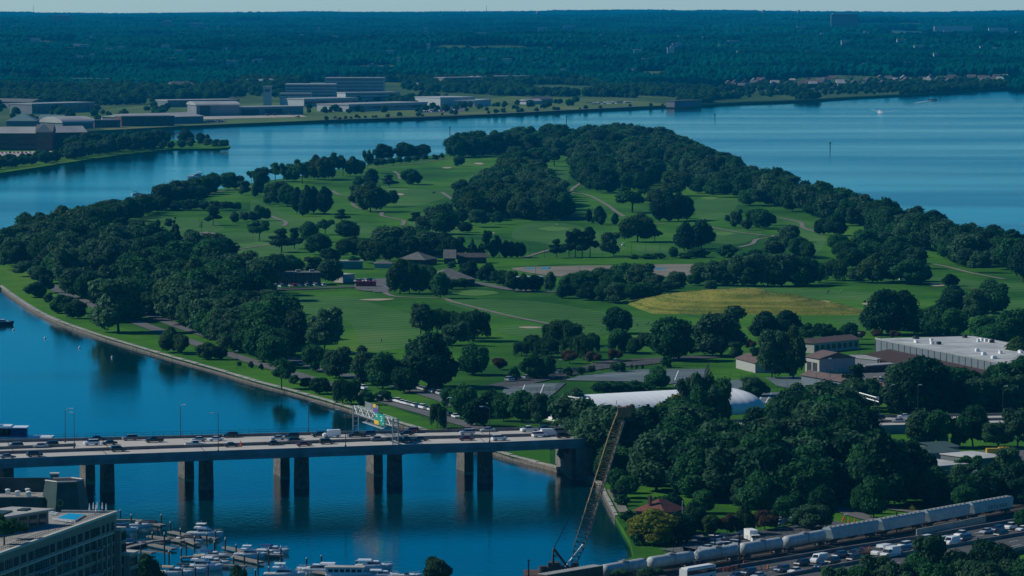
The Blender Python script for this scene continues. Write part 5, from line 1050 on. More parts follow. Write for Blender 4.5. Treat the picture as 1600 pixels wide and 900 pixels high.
# ---------------------------------------------------------------- highway at the bottom right
HZ = 2.2
U_ = [(960, 932), (1050, 908), (1120, 893), (1262, 869), (1340, 856), (1440, 841), (1517, 827), (1600, 813), (1750, 788)]
Mi = [(1060, 950), (1150, 918), (1221, 902), (1336, 881), (1420, 866), (1498, 853), (1602, 835), (1750, 810)]
Lo = [(1200, 955), (1300, 925), (1400, 902), (1500, 879), (1565, 866), (1602, 857), (1750, 826)]
xs_ = [1060 + 46 * i for i in range(15)]
ua = [P(x, interp(U_, x), HZ) for x in xs_]; ma = [P(x + 6, interp(Mi, x + 6), HZ) for x in xs_]; la = [P(x + 20, interp(Lo, x + 20), HZ) for x in xs_]
b = MB(); b.strip(la, ua); b.strip([p - Vector((0, 0, 2)) for p in la], la); tag(b.build('highway', M['asphalt']), kind='structure')
def barrier(L_, lb, w=.5, h=.9, nm='concrete_barrier'):
    o_ = L_[0].copy(); t = empty(nm, o_, 0, lb, 'barrier'); P_ = [p - o_ for p in L_]
    for a, c in zip(P_, P_[1:]):
        d = c - a; n = max(1, int(d.length / 6)); aa = math.atan2(d.y, d.x)
        for i in range(n): m_ = a.lerp(c, (i + .5) / n); q = MB().box((0, 0, h / 2), (d.length / n - .04, w, h), aa); q = q.build('barrier_segment', M['parap'], t); q.location = m_
barrier(ua, 'grey barrier between the railway and the busy highway'); barrier(ma, 'grey median barrier of the highway at the lower right'); barrier(la[3:], 'near parapet of the highway behind the bottom right trees')
b = MB()
for L0, L1, ts in ((ua, ma, (.3, .55, .8)), (ma, la, (.33, .66))):
    for t_ in ts:
        L_ = [p.lerp(q, t_) + Vector((0, 0, .02)) for p, q in zip(L0, L1)]
        for a, c in zip(L_, L_[1:]):
            n = max(1, int((c - a).length / 11))
            for i in range(n): p = a.lerp(c, i / n); q = a.lerp(c, (i + .3) / n); d = (q - p).normalized(); s_ = Vector((-d.y, d.x, 0)) * .1; b.add([p - s_, q - s_, q + s_, p + s_], [(0, 1, 2, 3)])
tag(b.build('lane_markings', M['paint']), kind='structure')
# concrete panel wall
t = empty('noise_wall', P(1441, 843, HZ), 0, 'pale concrete panel wall between the hopper cars and the highway', 'wall'); o_ = t.location.copy(); pa = [P(1441, 841.5, HZ), P(1549, 820, HZ)]; d = pa[1] - pa[0]; n = 16; aa = math.atan2(d.y, d.x)
for i in range(n):
    q = MB().box((0, 0, 1.2), (d.length / n - .12, .3, 2.4), aa).build('wall_panel', M['concrete'], t); q.location = pa[0].lerp(pa[1], (i + .5) / n) + Vector((-1.5, 1.5, 0)) - o_
HC = [(1170, 898, 'suv', 'blue', 'dark blue car right of the orange barricade'), (1185, 903, 'sedan', 'silver', 'silver car at the bottom edge below the orange barricade'), (1150, 903, 'sedan', 'blue', 'blue car at the bottom edge beside the white bus'), (1222, 893.5, 'suv', 'blue', 'large dark blue car left of the white saloon on the highway'), (1243, 895, 'sedan', 'white', 'white saloon beside the median barrier'), (1253, 884, 'suv', 'black', 'black car left of the white van on the highway'),
      (1280, 879, 'van', 'white', 'white van in the middle of the highway jam'), (1284, 887.5, 'sedan', 'blue', 'blue saloon below the white van'), (1301, 881, 'suv', 'black', 'black car right of the white van'), (1312, 871.5, 'suv', 'blue', 'dark blue car behind the black one right of the van'), (1334, 869, 'suv', 'blue', 'dark blue car left of the red pickup'), (1335, 877, 'suv', 'black', 'black car with white front near the treetop'), (1349, 866.5, 'pickup', 'maroon', 'dark red pickup by the highway barrier'),
      (1377, 867, 'ambulance', 'white', 'left one of the two white box vans by the treetop'), (1391, 870, 'ambulance', 'white', 'right one of the two white box vans by the treetop'), (1414, 856, 'suv', 'white', 'white car behind the box vans'), (1411, 863, 'suv', 'blue', 'dark blue car right of the box vans'), (1474, 848, 'suv', 'silver', 'silver car left of the white van under the wall'), (1487, 851.5, 'van', 'white', 'white van under the concrete wall'),
      (1504, 839, 'pickup', 'white', 'white pickup at the right end of the wall'), (1507, 845, 'suv', 'blue', 'dark blue car below the white pickup'), (1541, 833.5, 'sedan', 'silver', 'silver saloon right of the wall'), (1558, 830.5, 'suv', 'blue', 'blue car right of the silver saloon'), (1564, 838.5, 'suv', 'black', 'black car with bright front near the right edge'), (1581, 826.5, 'pickup', 'white', 'white pickup near the right edge'), (1598, 829.5, 'sedan', 'white', 'white saloon at the right edge'), (1446, 846, 'suv', 'white', 'white car half hidden by a treetop below the wall')]
haz = math.atan2((ua[5] - ua[3]).y, (ua[5] - ua[3]).x)
for x, y, k, c, lb in HC: car(k, c, P(x, y, HZ) + Vector((0, 0, .02)), haz + math.pi + rnd.uniform(-.03, .03), lb, 'vehicles on the highway')
t = empty('bus', P(1090, 906, HZ), haz + math.pi, 'white roofed bus at the bottom edge left of the orange barricade', 'bus'); MB().box((0, 0, 1.9), (12, 2.5, 2.9)).build('body', PM['white'], t); MB().box((0, 0, 2.3), (11.6, 2.56, 1.1)).build('window', M['glass'], t); MB().box((0, 0, 3.5), (11, 2.2, .25)).build('roof_unit', M['white'], t)
for x in (-4, 3.6):
    for y in (-1.2, 1.2): q = MB().tube((0, -.15, 0), (0, .15, 0), .5, 10).build('wheel', M['tyre'], t); q.location = (x, y, .5)
for i, (x, y) in enumerate([(1134, 893), (1142, 892), (1150, 890.5)]):
    t = empty('barricade', P(x, y, HZ), haz, ['left', 'middle', 'right'][i] + ' one of three orange barricades beside the railway', 'barricade', 'orange barricades'); 
    for z in (.5, .95): q = MB().box((0, 0, z), (2.2, .12, .3)).build('board', om, t)
    for s_ in (-.9, .9): q = MB().box((s_, 0, .6), (.1, .5, 1.2)).build('leg', M['dsteel'], t)
CONE = None
for i, (x, y) in enumerate([(1189, 890), (1200, 888.5), (1162, 884), (1354, 862), (1358, 860.5), (1317, 815), (1326, 816.5), (1336, 816), (1319, 812)]):
    b = MB(); b.box((0, 0, .04), (.5, .5, .08)); b.lathe([(.22, .08), (.05, 1.0), (0, 1.0)], 8)
    if CONE is None: CONE = b.mesh('traffic_cone', [om])
    o = link('traffic_cone', CONE, None, P(x, y, HZ if y > 850 else GZ + .5)); o.scale = (1.3, 1.3, 1.3); tag(o, ['left orange cone in front of the tank cars', 'right orange cone in front of the tank cars', 'orange cone near the rail pole', 'left orange cone by the box vans', 'right orange cone by the box vans', 'leftmost orange cone on the side road above the train', 'second orange cone on the side road', 'third orange cone on the side road', 'rear orange cone on the side road'][i], 'traffic cone', 'orange cones')
# ---------------------------------------------------------------- crane
def crane():
    base = P(893, 892, 1.6); tip = PD(972, 640, base.y + 4); d = tip - base; L_ = d.length
    t = empty('lattice_crane', base, 0, 'yellow brown lattice boom crane leaning to the right over the water', 'crane')
    bm_ = mat('boom_yellow', (0.32, 0.21, 0.09), .6, var=.2, scale=2); dk = mat('crane_dark_steel', (0.07, 0.07, 0.075), .6, var=.2); br = mat('boom_brown', (0.25, 0.15, 0.08), .6, var=.25, scale=2)
    z = d.normalized(); x = z.cross(Vector((0, 1, 0))).normalized(); y = z.cross(x)
    def pt(u, a, c): return z * (L_ * u) + x * a + y * c
    def w(u): return 1.3 * min(1, .25 + u * 5) * (1 if u < .85 else 1 - (u - .85) * 2.2)
    segs = 34
    for lo_, hi_, mt in ((0, 12, dk), (12, 34, bm_)):
        b = MB()
        for i in range(lo_, hi_):
            u0, u1 = i / segs, (i + 1) / segs; a, c = w(u0), w(u1)
            for sx in (-1, 1):
                for sy in (-1, 1): b.tube(pt(u0, sx * a, sy * a), pt(u1, sx * c, sy * c), .10, 5, cap=False)
            for s_ in (-1, 1):
                q = -s_ if i % 2 else s_
                b.tube(pt(u0, q * a, s_ * a), pt(u1, -q * c, s_ * c), .055, 4, cap=False); b.tube(pt(u0, s_ * a, q * a), pt(u1, s_ * c, -q * c), .055, 4, cap=False)
                b.tube(pt(u1, -c, s_ * c), pt(u1, c, s_ * c), .06, 4, cap=False)
            if i % 3 == 0: b.box(pt(u0, 0, 0), (2 * a, .15, .15))
        b.build('boom_section', mt, t)
    b = MB()
    for i in range(8, 32):
        u0, u1 = i / segs, (i + 1) / segs; p0, p1 = pt(u0, -1.3, -1.75), pt(u1, -1.3, -1.75); s_ = x * .45; b.add([p0 - s_, p1 - s_, p1 + s_, p0 + s_, p0 - s_ - y * .1, p1 - s_ - y * .1, p1 + s_ - y * .1, p0 + s_ - y * .1], [(0, 1, 2, 3), (7, 6, 5, 4), (0, 4, 5, 1), (2, 6, 7, 3)])
    b.build('walkway', mat('grating_grey', (0.36, 0.37, 0.38), .6, var=.15), t)
    for i in range(8, 32, 3): q = MB().tube(pt(i / segs, -1.7, -1.8), pt(i / segs, 1.7, -1.8), .1, 4).build('cross_bar', M['steel'], t)
    b = MB(); c = pt(1, 0, 0); b.box(c + Vector((.6, 0, -.6)), (3.6, 2.2, 2.6), 0); b.box(c + Vector((1.8, 0, .6)), (1.6, 1.8, .9)); b.tube(c + Vector((-1.6, 0, 1.0)), c + Vector((-1.4, 0, 2.4)), .08, 4); b.tube(c + Vector((2.6, -.5, .7)), c + Vector((2.6, .5, .7)), .8, 10); b.build('boom_head', br, t)
    top = PD(865, 857, base.y - 1) - base; b = MB()
    for sy in (-1.4, 1.4):
        o_ = Vector((0, sy, 0)); b.tube(Vector((-.2, sy, 0)), top + o_, .26, 5); b.tube(Vector((top.x - .4, sy, -.8)), top + o_, .26, 5)
        for k in (.35, .7): b.tube(Vector((-.2, sy, 0)).lerp(top + o_, k), Vector((top.x - .4, sy, -.8)).lerp(top + o_, k), .1, 4)
    for k in (.25, .5, .75, 1): b.tube(Vector((0, -1.4, 0)).lerp(top + Vector((0, -1.4, 0)), k), Vector((0, 1.4, 0)).lerp(top + Vector((0, 1.4, 0)), k), .13, 4)
    b.build('mast', dk, t)
    for sy in (-1, -.6, .6, 1): q = MB().tube(top + Vector((0, sy, 0)), pt(.97, -1, sy), .05, 3, cap=False).build('stay_cable', dk, t)
    for sy in (-1, 1): q = MB().tube(Vector((-2.4, sy, .2)), pt(.17, -.8, sy), .16, 5).build('strut', M['white'], t)
    b = MB(); b.box((-2.6, 0, .4), (8, 4.2, 1.7)); b.box((-4.6, 0, 1.7), (3, 3.6, 1.3)); b.box((1, -1.4, 1.5), (1.7, 1.3, 1.8)); b.build('machinery_house', dk, t)
    MB().box((-1.5, 0, -1.0), (22, 12, 1.1)).build('barge', gm_, t)
    MB().tube((-7.6, -1, -.6), (-7.6, -1, 1.4), 1.1, 14).build('drum', dk, t)
    b = MB()
    for sy in (-2.6, 2.6): b.box((-1.2, sy, -.1), (7.5, 1.1, 1.0))
    b.build('crawler', dk, t)
crane()
# cantilever road gantry at the right
p = P(1370, 664, GZ); hh = (664 - 622) * pxm(p.y); t = empty('road_gantry', p, 0, 'small white cantilever gantry over the highway among the trees at right', 'sign gantry')
b = MB(); b.tube((-.7, 0, 0), (-.7, 0, hh), .2, 6); b.tube((.8, 0, 0), (.8, 0, hh), .2, 6); b.build('tower', M['dsteel'], t); b = MB(); e = Vector((-6.2, 9, 1.1)); 
for q in (Vector((0, 0, 0)), Vector((0, 0, -1.3))): b.tube(Vector((.8, 0, hh)) + q, Vector((.8, 0, hh)) + q + e, .22, 5)
for k in range(9): b.tube(Vector((.8, 0, hh)) + e * (k / 8), Vector((.8, 0, hh - 1.3)) + e * min(1, (k + 1) / 8), .1, 4)
b.box((.2, 0, hh + .2), (1.0, .6, .9)); b.build('arm', M['steel'], t)
# ---------------------------------------------------------------- hotel at the bottom left
M['hotel'] = mat('pale_brick', (0.26, 0.24, 0.20), .85, var=.1, scale=.6, obj=False); M['trim'] = mat('pale_stone_trim', (0.52, 0.50, 0.46), .8, var=.08); M['deckt'] = mat('terrace_paving', (0.34, 0.32, 0.29), .85, var=.15, scale=1)
M['pane'] = mat('window_glass', (0.02, 0.035, 0.04), .12, var=.2, spec=.6); M['pool'] = mat('pool_water', (0.03, 0.32, 0.48), .08, var=.1); M['gdark'] = mat('dark_green_roof_panels', (0.035, 0.07, 0.065), .55, var=.2, scale=.4); M['rgrey'] = mat('flat_roof_membrane', (0.42, 0.41, 0.38), .85, var=.12, scale=.5); M['gold'] = mat('brass_medallion', (0.35, 0.24, 0.08), .5, var=.2)
A0 = Vector((-112.3, 926, 0)); B0 = Vector((-94.2, 1000, 0)); fd = (B0 - A0).normalized(); fn = Vector((fd.y, -fd.x, 0)); rzh = math.atan2(fd.y, fd.x); HT = 28.0
ext = 40
hot = empty('hotel', A0, rzh, 'pale brick hotel with rooftop pool terrace at the bottom left corner', 'hotel')      # local x runs along the facade, local y to the left (inside)
LF = (B0 - A0).length
MB().prism([(-ext, 0), (LF, 0), (LF - 2, 13.5), (LF - 12, 30), (-ext, 30)], 0, HT).build('wall', M['hotel'], hot)
MB().prism([(-ext, .6), (LF - .6, .6), (LF - 2.5, 13), (LF - 12.3, 29.5), (-ext, 29.5)], HT - .02, HT + .12).build('roof', M['deckt'], hot)
b = MB(); b.box(((LF - ext) / 2, .15, HT + .3), (LF + ext + .5, .9, .6)); b.build('parapet', M['trim'], hot); b = MB(); b.box((LF - .6, 6.6, HT + .35), (.5, 13.5, .5), R(8)); b.build('parapet', M['trim'], hot)
for z in (HT - 4.3, HT - 15.5): MB().box(((LF - ext) / 2, -.12, z), (LF + ext, .3, .35)).build('string_course', M['trim'], hot)
FR = MB(); 
def wmesh(w, h):
    f = MB()
    for x in (-w / 2, w / 2, -w / 6, w / 6): f.box((x, -.06, 0), (.1, .14, h))
    for z in (-h / 2, h / 2, h * .2): f.box((0, -.06, z), (w, .14, .1))
    return f.mesh('window', [M['dsteel']]), MB().box((0, -.02, 0), (w, .05, h)).mesh('pane', [M['pane']]), MB().box((0, -.12, -h / 2 - .1), (w + .3, .3, .16)).mesh('sill', [M['trim']])
W1 = wmesh(2.7, 1.9); W2 = wmesh(1.3, 1.9); W3 = wmesh(4.2, 2.0)
def window(x, z, W_, y=0, par=None, rz=0):
    o = link('window', W_[0], par or hot, (x, y, z), rz); link('pane', W_[1], o); link('sill', W_[2], o)
rw = random.Random(9)
for r_ in range(6):
    z = HT - 2.7 - 2.85 * r_
    x = -6
    while x < LF - 16:
        k = rw.random() if r_ else .5
        big = (int((x + 6) / 4.7) % 4 == 2)
        window(x, z, W3 if big else W1)
        if big and r_ % 2 == 1:
            bal = MB(); bal.box((x, -.85, z - 1.2), (4.6, 1.6, .15)); bal.build('balcony', M['trim'], hot); q = MB()
            for i in range(10): q.box((x - 2.2 + i * .49, -1.6, z - .7), (.05, .05, .9))
            q.box((x, -1.6, z - .25), (4.5, .07, .07)); q.build('balcony_rail', M['dsteel'], hot)
        x += 4.7
    for x in (LF - 13, LF - 9.6, LF - 6.4, LF - 3.0): window(x, z, W2)
for x in (LF - 15, LF - 11.4, LF - 8, LF - 4.7, LF - 1.0): MB().box((x, -.25, HT - 10.5), (.7, .5, 12)).build('pilaster', M['hotel'], hot)
# stepped end wings
MB().box((LF, 3.2, 12.1), (4, 9.6, 24.2)).build('wing', M['hotel'], hot); MB().box((LF, 3.2, 24.4), (4.4, 10, .5)).build('parapet', M['trim'], hot)
MB().box((LF + 3, 1.4, 9.0), (6, 9.2, 18)).build('wing', M['hotel'], hot); MB().box((LF + 3, 1.4, 18.2), (6.4, 9.6, .5)).build('parapet', M['trim'], hot)
for r_ in range(5):
    window(LF - .4, 22.6 - 2.85 * r_, W2, y=-1.62); window(LF + 1.2, 22.6 - 2.85 * r_, W2, y=-1.62)
for r_ in range(3):
    window(LF + 2, 16.2 - 2.85 * r_, W1, y=-3.22); window(LF + 4.8, 16.2 - 2.85 * r_, W2, y=-3.22)
# terrace: pool, loungers, railings, penthouse
def hl(px, py, z=HT + .13):
    p = P(px, py, z); d = p - A0; return Vector((d.dot(fd), -d.dot(fn), z))
q = [hl(86, 812.5), hl(107, 804), hl(134, 806), hl(118, 815.5)]
MB().prism([(p.x, p.y) for p in q], HT + .13, HT + .5).build('pool_coping', M['trim'], hot); c_ = sum(q, Vector()) / 4; q2 = [c_ + (p - c_) * .9 for p in q]; MB().prism([(p.x, p.y) for p in q2], HT + .4, HT + .56).build('pool_water', M['pool'], hot)
lg = MB(); lg.box((0, 0, .3), (1.9, .7, .12)); lg.box((.75, 0, .5), (.7, .7, .1), rx=0)
for x in (-.8, .8):
    for y in (-.3, .3): lg.box((x, y, .13), (.06, .06, .26))
LGM = lg.mesh('sun_lounger', [M['white']])
for i, (x, y) in enumerate([(88, 813.5), (92, 814.2), (96, 815), (100, 815.7), (104, 816.4), (108, 817), (76, 800), (81, 801.5), (86, 803), (78, 803.5), (83, 805)]):
    p = P(x, y, HT + .13); o = link('sun_lounger', LGM, None, p, rzh + 1.3); tag(o, '%s white sun lounger %s' % (['first', 'second', 'third', 'fourth', 'fifth', 'last'][i] if i < 6 else ['back left', 'back centre', 'back right', 'front left', 'front right'][i - 6], 'along the near edge of the rooftop pool' if i < 6 else 'left of the rooftop pool'), 'sun lounger', 'sun loungers by the rooftop pool')
def railing(pts_, name, lb):
    o_ = pts_[0].copy(); t = empty(name, o_, 0, lb, 'railing'); b = MB()
    for a, c in zip(pts_, pts_[1:]):
        n = max(1, int((c - a).length / 1.2))
        for i in range(n + 1): p = a.lerp(c, i / n) - o_; b.box((p.x, p.y, .55), (.06, .06, 1.1))
    q = b.build('posts', M['dsteel'], t); q['kind'] = 'stuff'; b = MB()
    for a, c in zip(pts_, pts_[1:]):
        for h in (1.1, .6): b.tube(a - o_ + Vector((0, 0, h)), c - o_ + Vector((0, 0, h)), .04, 4)
    b.build('hand_rail', M['dsteel'], t)
hp = lambda x, y: A0 + fd * x - fn * y + Vector((0, 0, HT + .12))
railing([hp(-ext, 1.6), hp(LF - 3, 1.6)], 'roof_railing', 'dark metal railing along the front edge of the hotel roof'); railing([hp(LF - 3.5, 13), hp(LF - 12, 28)], 'roof_railing', 'railing along the far edge of the pool terrace'); railing([hp(20, 8), hp(48, 8)], 'glass_railing', 'railing between the pool terrace and the front walk of the roof')
ph = [hl(-40, 812, HT), hl(52, 826, HT), hl(72, 818, HT), hl(36, 800, HT)]
pen = [(50.6, 7.8), (52, 17), (-2, 40), (-10, 28)]
t = empty('penthouse', A0 + Vector((0, 0, HT + .12)), rzh, 'flat white roofed penthouse on the hotel roof left of the pool', 'penthouse')
MB().prism(pen, 0, 3.3).build('wall', M['hotel'], t); MB().prism([(51.5, 6.6), (53, 17.6), (-2, 41), (-11, 27.6)], 3.32, 3.75).build('roof', M['rgrey'], t)
for i in range(12): q = MB().box((0, 0, 0), (2.6, .1, 2.4)).build('window', M['pane'], t); q.location = (48.5 - i * 3.4, 7.8 + (2.1 + i * 3.4) * .3333 - .06, 1.6); q.rotation_euler = (0, 0, -.3218)
for (x, y, w_, d_) in ((40, 15.5, 7, 3), (30, 19, 6, 3), (47, 12.5, 4, 2)): q = MB().box((x, y, 3.9), (w_, d_, .35)).build('roof_well', M['gdark'], t)
e = empty('roof_garden_tree', hp(14, 5), 0, 'small green tree growing on the hotel roof at the left edge', 'tree', None, (9, 8, 7)); link('crown', PROTO['open'][0][0], e); link('trunk', PROTO['open'][0][1], e)
e = empty('roof_garden_tree', hp(24, 6), 1, 'bushy green shrub on the hotel roof in front of the penthouse', 'shrub', None, (6, 6, 4)); link('crown', PROTO['open'][1][0], e)
for i, (x, y) in enumerate([(140, 803), (146, 801), (152, 800), (160, 801), (166, 803), (150, 805)]):
    p = P(x, y, HT + .13); t = empty('parasol', p, 0, ['leftmost', 'second', 'third', 'fourth', 'fifth', 'nearest'][i] + ' closed pale parasol on the pool terrace', 'parasol', 'closed parasols on the terrace'); MB().tube((0, 0, 0), (0, 0, 2.5), .05, 5).build('pole', M['steel'], t); MB().tube((0, 0, .9), (0, 0, 2.5), .2, 7, .06).build('canopy', M['white'], t)
# neighbouring building with the dark green hexagonal tower
c0 = P(101, 789, 21.0); t = empty('tower_building', Vector((c0.x, c0.y, 0)), 0, 'dark green mansard building with an open six sided tower and brass medallion', 'building')
def hexa(r, z, sx=1.0): return [(math.cos(math.pi / 3 * i + .25) * r * sx, math.sin(math.pi / 3 * i + .25) * r, z) for i in range(6)]
lo_ = hexa(6.4, 0); hi_ = hexa(4.9, 0); b = MB(); b.prism([(p[0], p[1]) for p in lo_], 20.0, 27.4, top=[(p[0], p[1]) for p in hi_]); 
b.f = [f for f, in zip(b.f)]; b.build('tower', M['gdark'], t)
b = MB(); 
for i in range(6):
    a, c = hi_[i], hi_[(i + 1) % 6]; b.tube((a[0], a[1], 27.45), (c[0], c[1], 27.45), .22, 4)
b.build('tower_rim', M['trim'], t); b = MB(); b.prism([(p[0] * .86, p[1] * .86) for p in hi_], 27.38, 27.46); b.build('opening_shade_slab', M['tyre'], t)  # top is closed; dark slab paints the shade inside the open tower
q = MB().tube((0, .1, 0), (0, -.12, 0), .95, 20).build('medallion', M['gold'], t); q.location = (-.6, -5.75, 22.2); q.rotation_euler = (R(-12), 0, 0)
q = MB().tube((0, .1, 0), (0, -.2, 0), .65, 20).build('medallion_disc', M['gdark'], q)
MB().prism([(-22, -3), (-5, -3), (-5, 9), (-22, 9)], 12, 23.2).build('wing', M['gdark'], t); MB().prism([(-21.5, -2.5), (-5, -2.5), (-5, 8.5), (-21.5, 8.5)], 23.2, 23.35).build('flat_roof', M['deckt'], t); MB().prism([(-60, -14), (-10, -14), (-8, -2), (-60, -2)], 8, 19.5).build('wing', M['gdark'], t)
MB().box((-12, 9, 25), (14, .8, 4)).build('mansard', M['gdark'], t); MB().box((-3.5, 9, 26.2), (2.0, 2.0, 3.6)).build('chimney', M['pier'], t); MB().box((-3.5, 9, 28.1), (2.4, 2.4, .3)).build('chimney_cap', M['trim'], t)
MB().prism([(-6, -6), (6, -6), (6, 6), (-6, 6)], 6, 20.0).build('base', M['hotel'], t)
for i, (x, y) in enumerate([(-15, 4), (-12, 0), (-9, -1.5), (-10, 5)]): q = MB(); q.box((0, 0, .6), (1.1, 1.1, 1.0)); q.lathe([(.7, 1.1), (.7, 1.3), (0, 1.5)], 10); q = q.build('roof_vent', M['white'], t); q.location = (x, y, 23.3)
q = MB(); q.lathe([(1.6, 0), (1.3, 2.2), (1.9, 2.3), (.9, 3.0), (0, 3.3)], 12); q = q.build('turret', M['gdark'], t); q.location = (-19.5, 7, 23.2); q = MB(); q.lathe([(1.95, 0), (.9, .7), (0, 1)], 12); q = q.build('turret_cap', M['white'], t); q.location = (-19.5, 7, 25.6)
# ---------------------------------------------------------------- marina
M['dock'] = mat('weathered_dock_planks', (0.26, 0.24, 0.21), .9, var=.2, scale=1); M['hull'] = mat('white_gelcoat', (0.84, 0.85, 0.86), .3, var=.04, spec=.5); M['canv'] = mat('blue_canvas', (0.02, 0.06, 0.20), .8, var=.15); M['cover'] = mat('dark_boat_cover', (0.03, 0.035, 0.05), .85, var=.2); M['redp'] = mat('red_hull', (0.35, 0.02, 0.03), .4, var=.05); M['beige'] = mat('beige_canvas', (0.48, 0.40, 0.28), .8, var=.1); M['ltarp'] = mat('light_blue_tarp', (0.45, 0.58, 0.68), .6, var=.1)
DK = [([(180, 813), (215, 813), (255, 821)], 'floating dock nearest the hotel with a dark covered boat'), ([(190, 858), (237, 846), (285, 841), (308, 850)], 'long floating dock bending right of the hotel corner'), ([(232, 838), (262, 842), (286, 846)], 'finger dock behind the long bending dock'), ([(235, 851), (272, 858)], 'short finger dock in front of the long bending dock'), ([(190, 859), (240, 864)], 'lowest finger dock beside the hotel corner'),
      ([(266, 831), (300, 838), (340, 842)], 'finger dock under the big flybridge yacht'), ([(351, 855), (378, 861), (398, 867), (442, 868)], 'outer dock behind the group of three right hand yachts'), ([(282, 871), (325, 870), (362, 869), (408, 879)], 'middle dock running right between the yachts'), ([(340, 883), (384, 885)], 'short dock beside the dark treetop'), ([(466, 889), (530, 899)], 'dock beside the two big yachts at the bottom')]
for q_, lb in DK:
    pts_ = [P(x, y, .6) for x, y in q_]; o_ = pts_[0].copy(); t = empty('floating_dock', o_, 0, lb, 'dock', 'docks of the marina')
    for a, c in zip(pts_, pts_[1:]):
        d = c - a; n = max(1, int(d.length / 2.4)); aa = math.atan2(d.y, d.x)
        for i in range(n): m_ = a.lerp(c, (i + .5) / n) - o_; q = MB().box((0, 0, 0), (d.length / n - .06, 1.9, .45), aa).build('deck_panel', M['dock'], t); q.location = m_
PL = [(188, 808, 797), (205, 822, 804), (252, 822, 804), (266, 833, 816), (246, 839, 820), (257, 862, 833), (282, 842, 826), (337, 845, 829), (323, 845, 834), (304, 852, 838), (335, 868, 846), (264, 880, 861), (283, 874, 856), (352, 869, 841), (369, 866, 851), (420, 889, 857), (439, 884, 854), (382, 885, 866), (365, 886, 869), (403, 884, 864), (345, 887, 875), (479, 884, 872), (502, 880, 868), (557, 887, 876), (441, 898, 884), (325, 900, 882), (305, 903, 886), (285, 901, 888), (420, 902, 886), (215, 842, 826), (220, 868, 850), (399, 904, 890), (313, 880, 866), (238, 845, 832), (291, 858, 846)]
post = None
for i, (x, yb, yt) in enumerate(PL):
    p = P(x, yb, 0); h = (yb - yt) * pxm(p.y); t = empty('mooring_pile', p, 0, None, 'mooring pile', 'white capped mooring piles of the marina', (1, 1, h))
    if post is None: post = MB().tube((0, 0, -.2), (0, 0, 1), .22, 8).mesh('post', [M['dsteel']]); cap_ = MB().lathe([(.24, .95), (.12, 1.06), (0, 1.1)], 8).mesh('cap', [M['white']])
    link('post', post, t); link('cap', cap_, t)
    near = min(DK, key=lambda d: min((x - a) ** 2 + (yb - c) ** 2 for a, c in d[0])); t['_n'] = DK.index(near)
ct = defaultdict(list)
for o in [o for o in COL.objects if o.name.startswith('mooring_pile')]: ct[o['_n']].append(o)
DN = ['the dock nearest the hotel', 'the long bending dock', 'the finger behind the bending dock', 'the finger before the bending dock', 'the lowest finger dock', 'the flybridge yacht dock', 'the outer right dock', 'the middle dock', 'the short dock by the treetop', 'the bottom dock']
for k, L_ in ct.items():
    L_.sort(key=lambda o: o.location.x / o.location.y)
    for i, o in enumerate(L_): o['label'] = '%s mooring pile with white cap by %s' % (ORD[i] if len(L_) > 1 else 'single', DN[k]); del o['_n']
def hull_mesh(L_, W, Hf, m, nm='hull'):
    b = MB(); n = 12; vs = []
    for i in range(n + 1):
        u = i / n; x = -L_ / 2 + L_ * u; w = W / 2 * (1 if u < .5 else max(.02, 1 - ((u - .5) / .5) ** 2.2)); sh = Hf * (1 + .35 * u * u); wl = w * (.82 if u < .7 else .82 * (1 - (u - .7) / .3 * .75))
        xo = 0 if u < .7 else -(u - .7) / .3 * L_ * .06
        vs += [(x + xo, -wl, -.25), (x, -w, sh * .85), (x, -w * .97, sh), (x, w * .97, sh), (x, w, sh * .85), (x + xo, wl, -.25)]
    f = [(i * 6 + j, (i + 1) * 6 + j, (i + 1) * 6 + j + 1, i * 6 + j + 1) for i in range(n) for j in range(5)] + [(5, 4, 3, 2, 1, 0), tuple(range(n * 6, n * 6 + 6))]
    b.add(vs, f); return b
